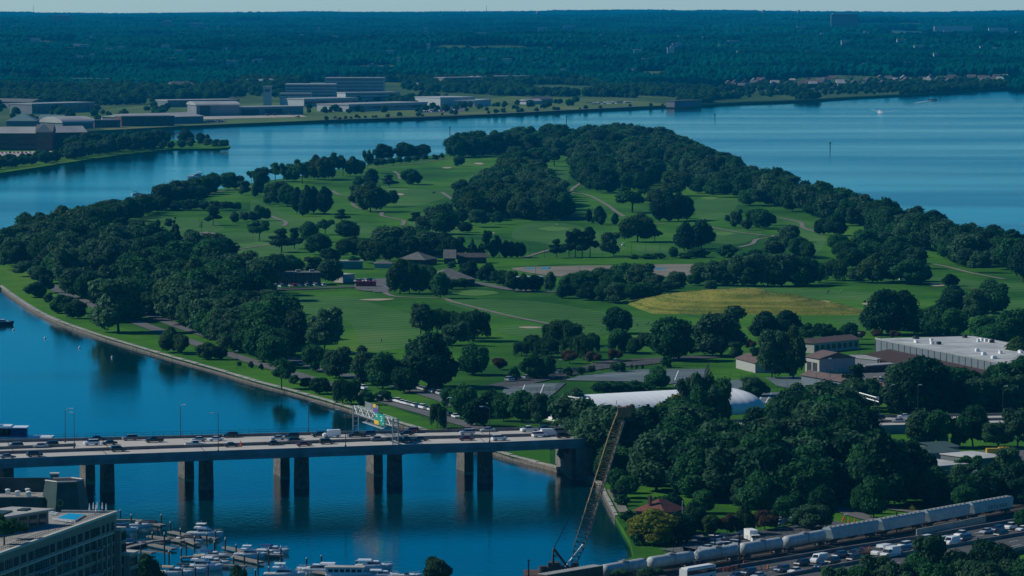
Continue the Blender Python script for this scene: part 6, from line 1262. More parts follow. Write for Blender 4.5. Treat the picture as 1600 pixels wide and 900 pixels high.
def boat(x, y, L_, rz, kind, lb, p=None, canopy='white', hullm='hull', grp='boats moored in the marina'):
    p = p if p is not None else P(x, y, 0); t = empty('motor_yacht' if kind != 'runabout' else 'motor_boat', p, rz, lb, 'boat', grp); W = L_ * .29; Hf = L_ * .115
    hull_mesh(L_, W, Hf, M[hullm]).build('hull', M[hullm], t); h = Hf
    cn = {'white': M['hull'], 'blue': M['canv'], 'beige': M['beige'], 'dark': M['cover'], 'tarp': M['ltarp']}[canopy]
    def slab(x0, x1, w, z0, z1, k=.8, nm='cabin', m=M['hull'], sh=0):
        b = MB(); b.add([(x0, -w / 2, z0), (x1, -w / 2, z0), (x1, w / 2, z0), (x0, w / 2, z0), (x0 + sh * .3, -w / 2 * k, z1), (x1 - sh, -w / 2 * k, z1), (x1 - sh, w / 2 * k, z1), (x0 + sh * .3, w / 2 * k, z1)], [(0, 1, 5, 4), (1, 2, 6, 5), (2, 3, 7, 6), (3, 0, 4, 7), (4, 5, 6, 7)]); return b.build(nm, m, t)
    slab(-L_ * .05, L_ * .36, W * .7, h, h + L_ * .05, .6, 'foredeck', M['hull'], L_ * .12)
    if kind == 'cover': slab(-L_ * .46, L_ * .38, W * .95, h, h + L_ * .13, .4, 'boat_cover', M['cover'], L_ * .2)
    elif kind == 'runabout':
        slab(-L_ * .05, L_ * .14, W * .8, h + .05, h + L_ * .09, .8, 'windscreen', M['pane'], L_ * .09); slab(-L_ * .42, -L_ * .08, W * .8, h - .1, h + .12, .95, 'cockpit_seats', M['trim'])
        if canopy != 'white': slab(-L_ * .38, L_ * .04, W * .8, h + L_ * .14, h + L_ * .18, .8, 'canopy', cn, L_ * .03)
    else:
        slab(-L_ * .22, L_ * .2, W * .78, h, h + L_ * .11, .86, 'cabin', M['hull'], L_ * .09); slab(-L_ * .18, L_ * .175, W * .8, h + L_ * .035, h + L_ * .085, .9, 'cabin_window', M['pane'], L_ * .045)
        slab(-L_ * .46, -L_ * .2, W * .85, h - .1, h + .1, .95, 'cockpit', M['trim'])
        if kind == 'fly':
            slab(-L_ * .3, L_ * .07, W * .74, h + L_ * .112, h + L_ * .15, .95, 'flybridge', M['hull'], L_ * .03); slab(-L_ * .24, L_ * .02, W * .7, h + L_ * .23, h + L_ * .245, .9, 'bimini', cn); b = MB()
            for sx in (-.22, 0):
                for sy in (-1, 1): b.tube((L_ * sx, sy * W * .3, h + L_ * .14), (L_ * sx, sy * W * .3, h + L_ * .235), .05, 4)
            b.tube((-L_ * .1, 0, h + L_ * .24), (-L_ * .12, 0, h + L_ * .32), .06, 4); b.build('radar_mast', M['steel'], t)
        else: slab(-L_ * .44, -L_ * .05, W * .8, h + L_ * .115, h + L_ * .15, .85, 'canopy', cn, L_ * .03)
    N_ = 7
    for s_ in (-1, 1):
        b = MB()
        for i in range(N_):
            u = .5 + .45 * i / N_; w = W / 2 * (1 - ((u - .5) / .5) ** 2.2) * .93; xx = -L_ / 2 + L_ * u; u2 = .5 + .45 * (i + 1) / N_; w2 = W / 2 * max(.05, (1 - ((u2 - .5) / .5) ** 2.2)) * .93; hh_ = Hf * (1 + .35 * u * u)
            b.tube((xx, s_ * w, hh_), (xx, s_ * w, hh_ + .6), .03, 3); b.tube((xx, s_ * w, hh_ + .6), (-L_ / 2 + L_ * u2, s_ * w2, hh_ + .62), .03, 3)
        b.build('bow_rail', M['steel'], t)
    return t
BT = [(197, 829.5, 8.5, .1, 'runabout', 'blue', 'small boat with blue canopy nearest the hotel wall'), (218, 823, 7, .05, 'runabout', 'white', 'small white open boat behind the blue canopied one'), (229, 821.5, 8, 3.0, 'cover', 'dark', 'boat under a dark cover on the dock nearest the hotel'), (210, 853, 8, .2, 'runabout', 'blue', 'red hulled boat with blue canopy beside the hotel corner'),
      (321, 838.5, 12.5, -.2, 'fly', 'white', 'big white flybridge yacht alone on the upper finger dock'), (296, 846, 9, 2.9, 'cover', 'dark', 'dark covered boat left of the big flybridge yacht'), (392, 871, 11, -.1, 'fly', 'white', 'white yacht with white hard top, left of three right hand yachts'), (420, 869.5, 9, -.15, 'express', 'white', 'white boat between two others on the right dock'), (428, 864.5, 10.5, -.2, 'express', 'blue', 'white boat with dark blue canopy at the outer right dock'),
      (334, 872, 9.5, -.2, 'express', 'blue', 'boat with dark blue canopy in the middle cluster'), (336, 883, 10, -.25, 'express', 'white', 'white boat right of the largest yacht in the middle cluster'), (318, 890, 13, -.2, 'fly', 'beige', 'largest yacht with enclosed bridge in the middle cluster'), (298, 894, 10, -.2, 'express', 'dark', 'white boat with dark top left of the largest yacht'), (275, 899, 11, -.2, 'express', 'beige', 'boat with beige canvas top at the lower left of the marina'),
      (445, 903, 13, -.1, 'fly', 'white', 'sport yacht with tall dark tower at the bottom edge'), (496, 896, 13, -.1 + math.pi, 'express', 'white', 'big white cruiser at the bottom right of the marina'), (528, 893, 8, -.2, 'cover', 'tarp', 'boat under a light blue tarp behind the flat roofed boat'), (585, 889.5, 12, -.1, 'express', 'white', 'white yacht behind the flat roofed boat'), (600, 903, 10, -.1, 'express', 'white', 'white boat right of the flat roofed boat at the bottom'), (634, 904, 10, -.05, 'runabout', 'white', 'white boat cut by the bottom edge left of the green treetop'),
      (402, 864, 8.5, -.1, 'runabout', 'white', 'small white boat behind the right hand yachts')]
for x, y, L_, rz, k, cn, lb in BT:
    boat(x, y, L_ * .84, rz, k, lb, canopy=cn, hullm='redp' if lb.startswith('red hulled') else 'hull')
for o in COL.objects:
    if o.name.startswith('boat_cover') and o.parent and 'light blue' in o.parent['label']: o.data.materials[0] = M['ltarp']
# flat roofed boat
p = P(545, 903, 0); t = empty('house_boat', p, -.05, 'long boat with flat grey roof at the bottom edge of the marina', 'boat', 'boats moored in the marina'); hull_mesh(12, 3.8, 1, M['hull']).build('hull', M['hull'], t); MB().box((-1, 0, 1.9), (9.5, 3.4, 1.9)).build('cabin', M['hull'], t); MB().box((-1, 0, 2.95), (10.4, 4, .18)).build('roof', M['rgrey'], t)
for i in range(6): q = MB().box((-4.6 + i * 1.5, -1.72, 2.1), (1.1, .06, .8)).build('window', M['pane'], t)
# ferry behind the bridge at the left edge
p = P(14, 689, 0); t = empty('excursion_boat', p, math.pi, 'white excursion boat behind the bridge parapet at the left edge', 'boat'); hull_mesh(30, 8, 1.6, M['hull']).build('hull', M['hull'], t)
MB().box((-1.5, 0, 3.0), (9, 7, 3.2)).build('lower_deck', M['canv'], t); MB().box((5, 0, 3.6), (12, 7, 3.6)).build('lower_deck', M['hull'], t); MB().box((-1.5, 0, 4.8), (10, 7.4, .3)).build('roof', M['hull'], t); MB().box((7, 0, 6.0), (6, 5, 2.2)).build('wheelhouse', M['canv'], t); MB().tube((7, 0, 7), (7, 0, 9.5), .15, 5).build('mast', M['steel'], t)
for i in range(7): q = MB().box((0, 0, 0), (1.0, .1, 1.2)).build('window', M['pane'], t); q.location = (10 - 1.6 * i, 3.56, 3.9); 
# boats out on the water
boat(308, 279, 17, math.pi + .1, 'fly', 'white motor yacht cruising off the upper left shore', grp='boats under way'); boat(214, 304, 8, .3, 'runabout', 'small boat below the yacht near the left wood', grp='boats under way', canopy='dark'); boat(1376, 176, 12, -1.2, 'express', 'small boat heading to the viewer on the wide river', grp='boats under way'); boat(1457, 157, 13, math.pi, 'express', 'dark boat leaving a pale wake near the far shore', grp='boats under way', canopy='dark', hullm='cover'); boat(2, 508, 12, .2, 'express', 'dark boat at the left edge in front of the seawall', canopy='dark', hullm='cover', grp='boats under way')
wk = mat('wake_foam', (0.45, 0.55, 0.6), .5, var=.2, scale=.3, obj=False)
for i, q_ in enumerate([[(1460, 157), (1448, 158), (1430, 161)], [(325, 279), (350, 277), (380, 274)], [(1374, 175), (1362, 171)], [(1378, 175), (1408, 172)]]): path('boat_wake', q_, [5, 3, 2, 2][i], .05, wk)
for i, (x, y) in enumerate([(21, 516), (70, 529), (124, 544), (175, 559), (354, 246), (222, 264), (988, 852)]):
    p = P(x, y, 0); b = MB(); b.lathe([(0, -.3), (.65, 0), (.72, .4), (.45, .9), (.12, 1.1), (.08, 1.9), (0, 1.9)], 10); o = b.build('mooring_buoy', M['white'] if i < 4 else M['dsteel'], smooth=True); o.location = p; o.scale = (.6, .6, .6) if i < 6 else (.6, .6, 1.3); tag(o, ['white buoy nearest the left edge', 'second white buoy from the left edge', 'third white buoy from the left edge', 'fourth white buoy, off the big bank tree', 'dark buoy off the tip of the left peninsula', 'dark buoy off the left peninsula shore', 'dark buoy near the right bank below the yellow tree'][i], 'buoy', 'buoys in the channel')
for i, (x, yb, yt) in enumerate([(1297, 233, 222), (703, 206, 198), (885, 191, 181), (1117, 185, 178), (1469, 156, 151), (272, 213, 208)]):
    p = P(x, yb, 0); h = (yb - yt) * pxm(p.y); t = empty('channel_marker', p, 0, ['tall channel marker post in the middle of the wide river', 'channel marker post left of the island tip', 'thin channel marker post behind the island tip', 'channel marker post right of the island tip', 'channel marker post beside the boat near the far shore', 'channel marker post behind the left peninsula'][i], 'channel marker', 'channel markers'); MB().tube((0, 0, -1), (0, 0, h), .45, 7).build('post', M['dsteel'], t); MB().box((0, 0, h - 1), (1.6, .25, 1.6)).build('daymark', M['dsteel'], t)
# ---------------------------------------------------------------- buildings of the park and the far shore
M['brown'] = mat('brown_metal_roof', (0.15, 0.10, 0.085), .7, var=.12, scale=.5); M['wroof'] = mat('white_roof_membrane', (0.50, 0.50, 0.49), .75, var=.2, scale=.1); M['gwall'] = mat('grey_blue_wall', (0.15, 0.18, 0.20), .8, var=.1); M['cream'] = mat('cream_wall', (0.40, 0.39, 0.36), .8, var=.08)
M['redroof'] = mat('red_tile_roof', (0.17, 0.06, 0.045), .85, var=.2, scale=1); M['dbrick'] = mat('dark_brick', (0.10, 0.055, 0.045), .85, var=.15, scale=.5); M['grroof'] = mat('grey_shingle_roof', (0.14, 0.14, 0.13), .85, var=.15, scale=.5); M['palero'] = mat('pale_metal_roof', (0.38, 0.37, 0.35), .6, var=.1, scale=.05); M['wht'] = mat('white_far_wall', (0.42, 0.44, 0.45), .75, var=.05); M['gry'] = mat('grey_far_wall', (0.20, 0.21, 0.22), .8, var=.08, scale=.05); M['teal'] = mat('verdigris_roof', (0.12, 0.20, 0.20), .7, var=.1); M['fglass'] = mat('tower_glass', (0.03, 0.07, 0.10), .3, var=.1)
def bld(name, lb, fl, fr, dep, h, wall, roof, kind='flat', z0=GZ, rows=0, cols=0, ov=.6, rh=3.0, grp=None, wm='pane', band=False, par_=.5, ww=.6, cat='building'):
    A = P(fl[0], fl[1], z0); B_ = P(fr[0], fr[1], z0); d = B_ - A; L_ = d.length; rz = math.atan2(d.y, d.x); t = empty(name, A, rz, lb, cat, grp)
    MB().prism([(0, 0), (L_, 0), (L_, dep), (0, dep)], -1, h).build('wall', M[wall], t)
    b = MB()
    if kind == 'flat': b.box((L_ / 2, dep / 2, h + par_ / 2 - .02), (L_ + ov, dep + ov, par_))
    elif kind == 'gable': b.add([(-ov, -ov, h), (L_ + ov, -ov, h), (L_ + ov, dep + ov, h), (-ov, dep + ov, h), (-ov, dep / 2, h + rh), (L_ + ov, dep / 2, h + rh)], [(0, 1, 5, 4), (2, 3, 4, 5), (0, 4, 3), (1, 2, 5), (3, 2, 1, 0)])
    elif kind == 'hip': q = min(dep / 2, L_ / 2 - .01); b.add([(-ov, -ov, h), (L_ + ov, -ov, h), (L_ + ov, dep + ov, h), (-ov, dep + ov, h), (q, dep / 2, h + rh), (L_ - q, dep / 2, h + rh)], [(0, 1, 5, 4), (1, 2, 5), (2, 3, 4, 5), (3, 0, 4), (3, 2, 1, 0)])
    elif kind == 'arch':
        n = 12; vs = []
        for x in (-ov, L_ + ov):
            for i in range(n + 1): a = math.pi * i / n; vs.append((x, dep / 2 - math.cos(a) * (dep / 2 + ov), h + math.sin(a) * rh))
        b.add(vs, [(i, n + 1 + i, n + 2 + i, i + 1) for i in range(n)] + [tuple(range(n + 1))[::-1], tuple(range(n + 1, 2 * n + 2))])
    elif kind == 'shed': b.add([(-ov, -ov, h), (L_ + ov, -ov, h), (L_ + ov, dep + ov, h + rh), (-ov, dep + ov, h + rh)], [(0, 1, 2, 3), (3, 2, 1, 0)]); b.prism([(0, 0), (L_, 0), (L_, dep), (0, dep)], h - .1, h)
    b.build('roof', M[roof], t)
    if rows:
        if band:
            for r in range(rows): MB().box((L_ / 2, -.05, h * (r + .55) / rows), (L_ * .97, .15, h / rows * .42)).build('window_band', M[wm], t)
        else:
            w = L_ / cols * ww; wmsh = MB().box((0, 0, 0), (w, .16, h / rows * .5)).mesh('window', [M[wm]])
            for r in range(rows):
                for c in range(cols): link('window', wmsh, t, (L_ * (c + .5) / cols, -.04, h * (r + .52) / rows))
    return t, L_
# depot
t, L_ = bld('warehouse', 'big warehouse with pale flat roof full of vents at the right', (1368, 561), (1578, 604), 44, 8.2, 'gwall', 'wroof', par_=.35, ov=.2)
b = MB()
for i in range(int(L_ / 6) + 1): b.box((min(L_ - .2, i * 6), -.06, 4), (.35, .14, 8))
b.build('pilasters', M['dsteel'], t)['kind'] = 'stuff'
for s_ in ((L_ / 2, -.1, L_ + .4, .3), (L_ / 2, 40.1, L_ + .4, .3)): MB().box((s_[0], s_[1], 8.75), (s_[2], s_[3], .45)).build('parapet', M['steel'], t)
r = random.Random(4)
for i in range(26): 
    x, y = r.uniform(3, L_ - 3), r.choice([r.uniform(4, 36), 37]); q = MB(); q.box((0, 0, .5), (r.uniform(1, 2.6), r.uniform(1, 2), 1.0)); q.box((0, 0, 1.1), (1.2, 1.2, .25)); q = q.build('roof_vent', M['white'] if r.random() < .7 else M['dsteel'], t); q.location = (x, y, 8.55)
t, L_ = bld('depot_canopy', 'long brown roofed canopy running along the front of the warehouse', (1345, 568), (1640, 636), 12, 3.4, 'dbrick', 'brown', 'shed', rh=2.2, ov=.8, cat='canopy')
for i in range(18): q = MB().box((0, 0, 1.7), (.35, .35, 3.4)).build('post', M['cream'], t); q.location = (L_ * i / 17, -.5, 0)
t, L_ = bld('depot_wing', 'brown roofed wing with small windows behind the depot yard', (1272, 552), (1342, 545), 9, 4.2, 'cream', 'brown', 'gable', rows=1, cols=8, rh=1.8)
t, L_ = bld('depot_garage', 'pale garage with two dark doors and brown curved roof', (1258, 581), (1280, 585), 16, 6.2, 'cream', 'brown', 'gable', rh=2.4)
for i in range(2): q = MB().box((0, 0, 2.2), (L_ * .3, .2, 4.4)).build('garage_door', M['dsteel'], t); q.location = (L_ * (.3 + .4 * i), -.08, 0)
t, L_ = bld('depot_front_range', 'long brown roofed range with pale blue wall at the front of the depot', (1252, 602), (1402, 628), 7, 4.0, 'gwall', 'brown', 'gable', rh=1.8)
bld('depot_front_range', 'brown roofed building with white wall right of the large pine', (1150, 575), (1180, 583), 10, 4.0, 'cream', 'brown', 'gable', rh=2.0)
bld('depot_shed', 'flat grey shed in the middle of the depot yard', (1326, 570), (1371, 575), 8, 3.2, 'gry', 'roofg')
for i, (x, y) in enumerate([(1352, 584), (1400, 575), (1500, 612), (1555, 612)]): bld('carport', ['left', 'second', 'third', 'right'][i] + ' one of the flat pale carports in the depot yard', (x, y), (x + 56, y - 4 if i < 2 else y + 2), 5, 2.8, 'dbrick', 'roofg', cat='carport', grp='carports')
sheet('depot_yard', [(1255, 590), (1270, 560), (1345, 553), (1420, 575), (1600, 612), (1600, 625), (1400, 618)], GZ + .4, M['road'], sm=False)
row((1290, 563), (1335, 560), 5, ['white', 'black', 'silver'], 'counted from left behind the grey shed in the depot yard', 'vehicles in the depot yard', small=True, cross=True, seed=11)
row((1378, 568), (1412, 572), 5, ['white', 'blue', 'silver', 'black'], 'counted from left beside the canopy in the depot yard', 'vehicles in the depot yard', small=True, cross=True, seed=12)
row((1345, 577), (1375, 579), 3, ['white', 'blue'], 'counted from left before the grey shed in the depot yard', 'vehicles in the depot yard', small=True, seed=13)
row((1362, 596), (1400, 596), 4, ['yellow', 'white', 'black'], 'counted from left under the left carport', 'vehicles in the depot yard', small=True, cross=True, seed=14)
# clubhouse group and service building
t, L_ = bld('park_building', 'long low dark building with columns left of the clubhouse', (418, 447), (500, 446), 14, 6.4, 'dbrick', 'grroof', rows=1, cols=14, wm='pane', ww=.5)
for i in range(15): q = MB().box((0, -.3, 3.1), (.7, .5, 6.2)).build('column', M['pier'], t); q.location = (L_ * i / 14, 0, 0)
for x in (.15, .62, .88): q = MB().box((0, 0, 0), (2.5, 2, 1.2)).build('roof_unit', M['roofg'], t); q.location = (L_ * x, 7, 7.4)
bld('clubhouse', 'clubhouse with grey hipped roof behind the tall brown trees', (622, 414), (664, 415), 18, 3.2, 'dbrick', 'grroof', 'hip', rh=4.0)
bld('clubhouse_hall', 'hall with large grey hipped roof right of the slim trees', (672, 449), (742, 448), 22, 4.0, 'dbrick', 'grroof', 'hip', rh=5.0)
bld('cart_barn', 'steep roofed barn beside the grandstand behind the clubhouse', (694, 413), (711, 413), 13, 3.4, 'dbrick', 'grroof', 'gable', rh=4.6)
bld('grandstand', 'low building with posts and dark roof right of the steep barn', (715, 412), (760, 412), 9, 3.6, 'dbrick', 'grroof', 'shed', rh=2.0)
bld('shed', 'pale blue green shed left of the clubhouse', (531, 421), (566, 421), 10, 4.2, 'teal', 'roofg', 'flat'); bld('shed', 'low shed with beige shallow roof left of the clubhouse', (585, 419), (612, 419), 12, 2.6, 'cream', 'grroof', 'hip', rh=1.6); bld('shed', 'small pale shed at the edge of the clubhouse lot', (536, 442), (554, 441), 8, 4, 'cream', 'wroof')
bld('shed', 'small shed with dark openings below the dirt field', (805, 447), (851, 446), 8, 4.2, 'cream', 'roofg', rows=1, cols=5); bld('shed', 'dark maintenance shed left of the long park building', (345, 431), (362, 431), 8, 3.5, 'dbrick', 'grroof')
o, _ = bld('green_container', 'green container box beside the long dark building', (413, 455), (432, 455), 6, 3.4, 'teal', 'teal', par_=.2, ov=.1, cat='container')
for i in range(5):
    p = P(560 + i * 6, 447, GZ + .4); tag(MB().box((0, 0, 1.2), (2.4, 3.2, 2.4)).box((0, 0, 2.5), (2.5, 3.3, .15)).build('red_container', M['redp']), ORD[i] + ' red bin in the row right of the long park building' if i else 'leftmost red bin in the row right of the long park building', 'container', 'red containers').location = p
# house, warehouse roofs and sheds on the right
t, L_ = bld('brick_house', 'two storey house with red tiled hipped roof on the wooded bank', (1036, 838), (1068, 832), 9, 6.6, 'dbrick', 'redroof', 'hip', rh=3.2, rows=2, cols=5, ov=.9, cat='house'); q = MB().box((1.6, 5.5, 9.6), (.8, .8, 2.6)).build('chimney', M['dbrick'], t)
for i, (fl, fr, d_, h, lb) in enumerate([((1460, 760), (1512, 756), 22, 6, 'low warehouse with bright white roof, left of two'), ((1528, 745), (1576, 741), 18, 5.5, 'low warehouse with bright white roof, right of two')]): bld('warehouse', lb, fl, fr, d_, h, 'gwall', 'wroof', par_=.3)
bld('shed', 'blue roofed shed behind the left white roof', (1456, 730), (1500, 726), 10, 4.5, 'gwall', 'teal', 'shed', rh=.8); bld('shed', 'long blue roofed shed farther back on the right', (1460, 716), (1498, 714), 9, 3.5, 'gwall', 'teal', 'shed', rh=.8)
for i, (x, y) in enumerate([(1554, 716), (1571, 714)]):
    t = empty('yellow_truck', P(x, y, GZ), .1, ['yellow box truck on the lot above the white roofs', 'small orange truck right of the yellow one'][i], 'truck'); MB().box((-.5, 0, 2), (4.5 - i, 2.3, 2.5)).build('box', PM['yellow'], t); MB().box((2.6 - i * .5, 0, 1.4), (1.6, 2.2, 1.9)).build('cab', PM['yellow'], t); MB().box((2.8 - i * .5, 0, 1.9), (1.3, 2.24, .7)).build('window', M['glass'], t)
    for xx in (-1.6, 2):
        for yy in (-1, 1): q = MB().tube((0, -.15, 0), (0, .15, 0), .45, 8).build('wheel', M['tyre'], t); q.location = (xx, yy, .45)
sheet('side_lot', [(1420, 712), (1600, 700), (1600, 722), (1440, 735)], GZ + .3, M['road'], sm=False)
sheet('tree_lot', [(1085, 852), (1130, 838), (1290, 812), (1330, 818), (1290, 838), (1190, 852), (1100, 868)], GZ + .3, M['asphalt'], sm=False)
path('side_road', [(1200, 818), (1215, 790), (1230, 782), (1300, 792), (1345, 806), (1380, 815)], 6, GZ + .34, M['road']); path('side_road', [(1290, 783), (1330, 782), (1400, 795), (1445, 800)], 5, GZ + .36, M['cpath']); path('side_road', [(1050, 856), (1090, 862), (1080, 842), (1075, 835)], 8, GZ + .37, M['road']); path('side_road', [(955, 765), (962, 776), (975, 800)], 3, GZ + .38, M['cpath'])
row((1098, 848), (1182, 836), 9, ['white', 'blue', 'grey', 'silver', 'black'], 'counted from left on the lot behind the tank cars', 'cars on the lot behind the tank cars', small=True, cross=True, seed=15)
row((1100, 860), (1150, 852), 5, ['white', 'silver', 'white'], 'counted from left right behind the tank cars', 'cars on the lot behind the tank cars', small=True, cross=True, seed=16)
row((1205, 822), (1260, 812), 6, ['blue', 'white', 'black', 'silver'], 'counted from left on the shaded lot under the trees', 'cars on the shaded lot', small=True, cross=True, seed=17)
row((1228, 778), (1262, 771), 4, ['blue', 'white', 'silver'], 'counted from left between the big trees above the train', 'cars between the big trees', small=True, cross=True, seed=18)
t = empty('box_truck', P(1175, 847, GZ), -1.3, 'white box truck parked behind the tank cars', 'truck'); MB().box((-.8, 0, 2.1), (5.2, 2.4, 2.7)).build('box', M['white'], t); MB().box((2.9, 0, 1.4), (1.8, 2.2, 1.9)).build('cab', M['white'], t); MB().box((3.2, 0, 1.9), (1.3, 2.24, .7)).build('window', M['glass'], t)
p = P(1425, 812, GZ); t = empty('road_sign', p, 0, 'yellow diamond road sign above the hopper cars', 'road sign'); MB().tube((0, 0, 0), (0, 0, 3.6), .06, 5).build('pole', M['steel'], t); MB().box((0, -.1, 0), (1.3, .05, 1.3)).build('sign', mat('sign_amber', (.7, .4, .02), .5, var=.02), t); t.children[1].location = (0, 0, 3.4); t.children[1].rotation_euler = (0, R(45), 0)
p = P(1066, 846, GZ); t = empty('flag_pole', p, 0, 'thin bare pole beside the red roofed house', 'pole'); MB().tube((0, 0, 0), (0, 0, 11), .12, 6, .07).build('pole', M['steel'], t); MB().lathe([(.15, 11), (.1, 11.25), (0, 11.3)], 8).build('finial', M['steel'], t)
# park lamps, net poles and fences
for i, (x, yb, yt, lb) in enumerate([(370, 577, 548, 'thin lamp post beside the bank road'), (1342, 560, 520, 'tall lamp behind the depot wing'), (875, 596, 562, 'lamp post by the tennis court road'), (961, 571, 561, 'short lamp by the young trees'), (1297, 610, 560, 'lamp with twin white heads by the depot front'), (1275, 618, 582, 'lamp with two globes left of the blue wall'), (760, 655, 630, 'park lamp behind the bridge trees'), (593, 640, 618, 'lamp on the bank road lawn'), (906, 445, 415, 'floodlight pole by the dirt field'), (837, 430, 415, 'floodlight pole left of the dirt field'), (1322, 822, 804, 'lamp on the lawn above the hopper cars')]):
    p = P(x, yb, GZ); t = empty('lamp_post', p, 0, lb, 'lamp post'); h = (yb - yt) * pxm(p.y); MB().tube((0, 0, 0), (0, 0, h), .1, 5, .07).build('pole', M['dsteel'], t); MB().box((0, 0, h), (1.1, .6, .3)).build('lamp_head', M['lampw'], t)
for i, x in enumerate([828, 851, 941, 960, 987, 1009, 1031, 1055, 1080]):
    p = P(x, 403, GZ); t = empty('net_pole', p, 0, '%s tall pole of the driving net behind the bright turf' % (ORD[i] if i < 8 else 'rightmost'), 'net pole', 'driving net poles'); MB().tube((0, 0, 0), (0, 0, 7.6), .13, 5, .1).build('pole', M['dsteel'], t); MB().tube((0, 0, 7.5), (0, 0, 7.8), .2, 6).build('cap', M['dsteel'], t)
def fence(pts, step, h, lb, name='chain_fence'):
    q = [P(x, y, GZ) for x, y in pts]; o_ = q[0].copy(); t = empty(name, o_, 0, lb, 'fence'); pm_ = MB().tube((0, 0, 0), (0, 0, h), .07, 4).mesh('post', [M['dsteel']]); b = MB()
    for a, c in zip(q, q[1:]):
        n = max(1, int((c - a).length / step))
        for i in range(n): link('post', pm_, t, a.lerp(c, i / n) - o_)
        for z in (h, h * .5, .15): b.tube(a - o_ + Vector((0, 0, z)), c - o_ + Vector((0, 0, z)), .035, 3, cap=False)
    b.build('rail', M['dsteel'], t)
fence([(345, 384), (400, 377)], 4, 3, 'netting fence on the left fairway'); fence([(790, 602), (884, 600), (868, 616), (780, 628)], 4, 3.2, 'dark fence around the left tennis court'); fence([(880, 597), (905, 588), (1000, 578), (1108, 577), (1100, 594)], 4.5, 3.2, 'dark fence around the long tennis courts'); fence([(1052, 602), (1108, 598), (1175, 593), (1190, 606)], 4.5, 3.2, 'dark fence around the court by the dome'); fence([(1185, 612), (1245, 612), (1232, 634)], 3.5, 3.4, 'dark fence around the blue court right of the dome')
fence([(660, 655), (720, 672), (790, 690)], 3, 1.3, 'low fence on the bank beside the bridge', 'low_fence'); fence([(1002, 478), (1060, 490), (1110, 500)], 2.5, 1.2, 'wooden fence along the foot of the yellow mound', 'low_fence'); fence([(412, 456), (500, 455), (600, 452)], 4, 1.4, 'white fence in front of the long park building', 'low_fence'); fence([(1040, 866), (1100, 858), (1200, 842), (1290, 827)], 3, 1.8, 'dark fence between the lot and the rail line')
# golfers
def person_mesh(shirt):
    me = bpy.data.meshes.new('person'); V = [(0, 0, .95), (0, 0, 1.2), (0, 0, 1.42), (0, 0, 1.52), (0, .02, 1.68), (.1, 0, .9), (.12, .02, .5), (.12, .05, .08), (-.1, 0, .9), (-.13, -.05, .5), (-.14, -.08, .08), (.2, 0, 1.4), (.27, -.08, 1.15), (.2, -.22, .98), (-.2, 0, 1.4), (-.26, -.1, 1.15), (-.12, -.24, .98), (.12, -.1, .04), (-.14, -.22, .04)]
    E = [(0, 1), (1, 2), (2, 3), (3, 4), (0, 5), (5, 6), (6, 7), (7, 17), (0, 8), (8, 9), (9, 10), (10, 18), (2, 11), (11, 12), (12, 13), (2, 14), (14, 15), (15, 16)]
    me.from_pydata(V, E, []); o = bpy.data.objects.new('person_body', me); COL.objects.link(o); md = o.modifiers.new('s', 'SKIN'); rad = [.15, .14, .16, .06, .11, .1, .075, .05, .1, .075, .05, .07, .05, .035, .07, .05, .035, .04, .04]
    for i, r_ in enumerate(rad): me.skin_vertices[0].data[i].radius = (r_, r_)
    me.skin_vertices[0].data[0].use_root = True; o.modifiers.new('u', 'SUBSURF').levels = 1
    dg = C.evaluated_depsgraph_get(); m2 = bpy.data.meshes.new_from_object(o.evaluated_get(dg)); bpy.data.objects.remove(o); m2.materials.clear()
    for m in (PM['black'], PM[shirt], M['skin']): m2.materials.append(m)
    for p in m2.polygons: z = p.center.z; p.material_index = 0 if z < .95 else (2 if z > 1.5 or (abs(p.center.x) > .1 and z < 1.12) else 1); p.use_smooth = True
    m2.name = 'body'; return m2
M['skin'] = mat('skin', (.35, .22, .16), .6, var=.05)
PMESH = [person_mesh('white'), person_mesh('blue'), person_mesh('red')]
for i, (x, y, k, lb) in enumerate([(596, 535, 1, 'lone person on the lower left fairway'), (647, 474, 1, 'person by the path above the weeping clump'), (939, 518, 0, 'person in a white shirt left of the round fairway tree'), (996, 511, 1, 'person in dark clothes right of the round fairway tree'), (1010, 509, 1, 'left of two people standing right of the fairway tree'), (1013, 508, 1, 'right of two people standing right of the fairway tree'), (983, 492, 2, 'person in red behind the round fairway tree'),
                                 (1293, 459, 1, 'left of two people on the green behind the mound'), (1295, 458, 1, 'right of two people on the green behind the mound'), (1314, 458, 0, 'person alone on the green behind the mound'), (377, 388, 1, 'person standing below the net fence at left'), (867, 354, 0, 'person on the pale green of the middle fairway'), (870, 353.5, 0, 'second person on the pale green of the middle fairway'), (893, 323, 1, 'person on the far middle fairway'), (1519, 455, 2, 'person in red beside the right edge trees'), (1524, 455, 2, 'second person in red beside the right edge trees'), (632, 295, 1, 'person beside the upper left green'), (640, 303, 1, 'person below the upper left green')]):
    o = empty('person', P(x, y, GZ + .1), rnd.uniform(0, 6), lb, 'person', 'golfers', 1.05); link('body', PMESH[k], o); MB().tube((.05, -.3, .98), (.25, -.75, .1), .02, 4).build('golf_club', M['steel'], o)
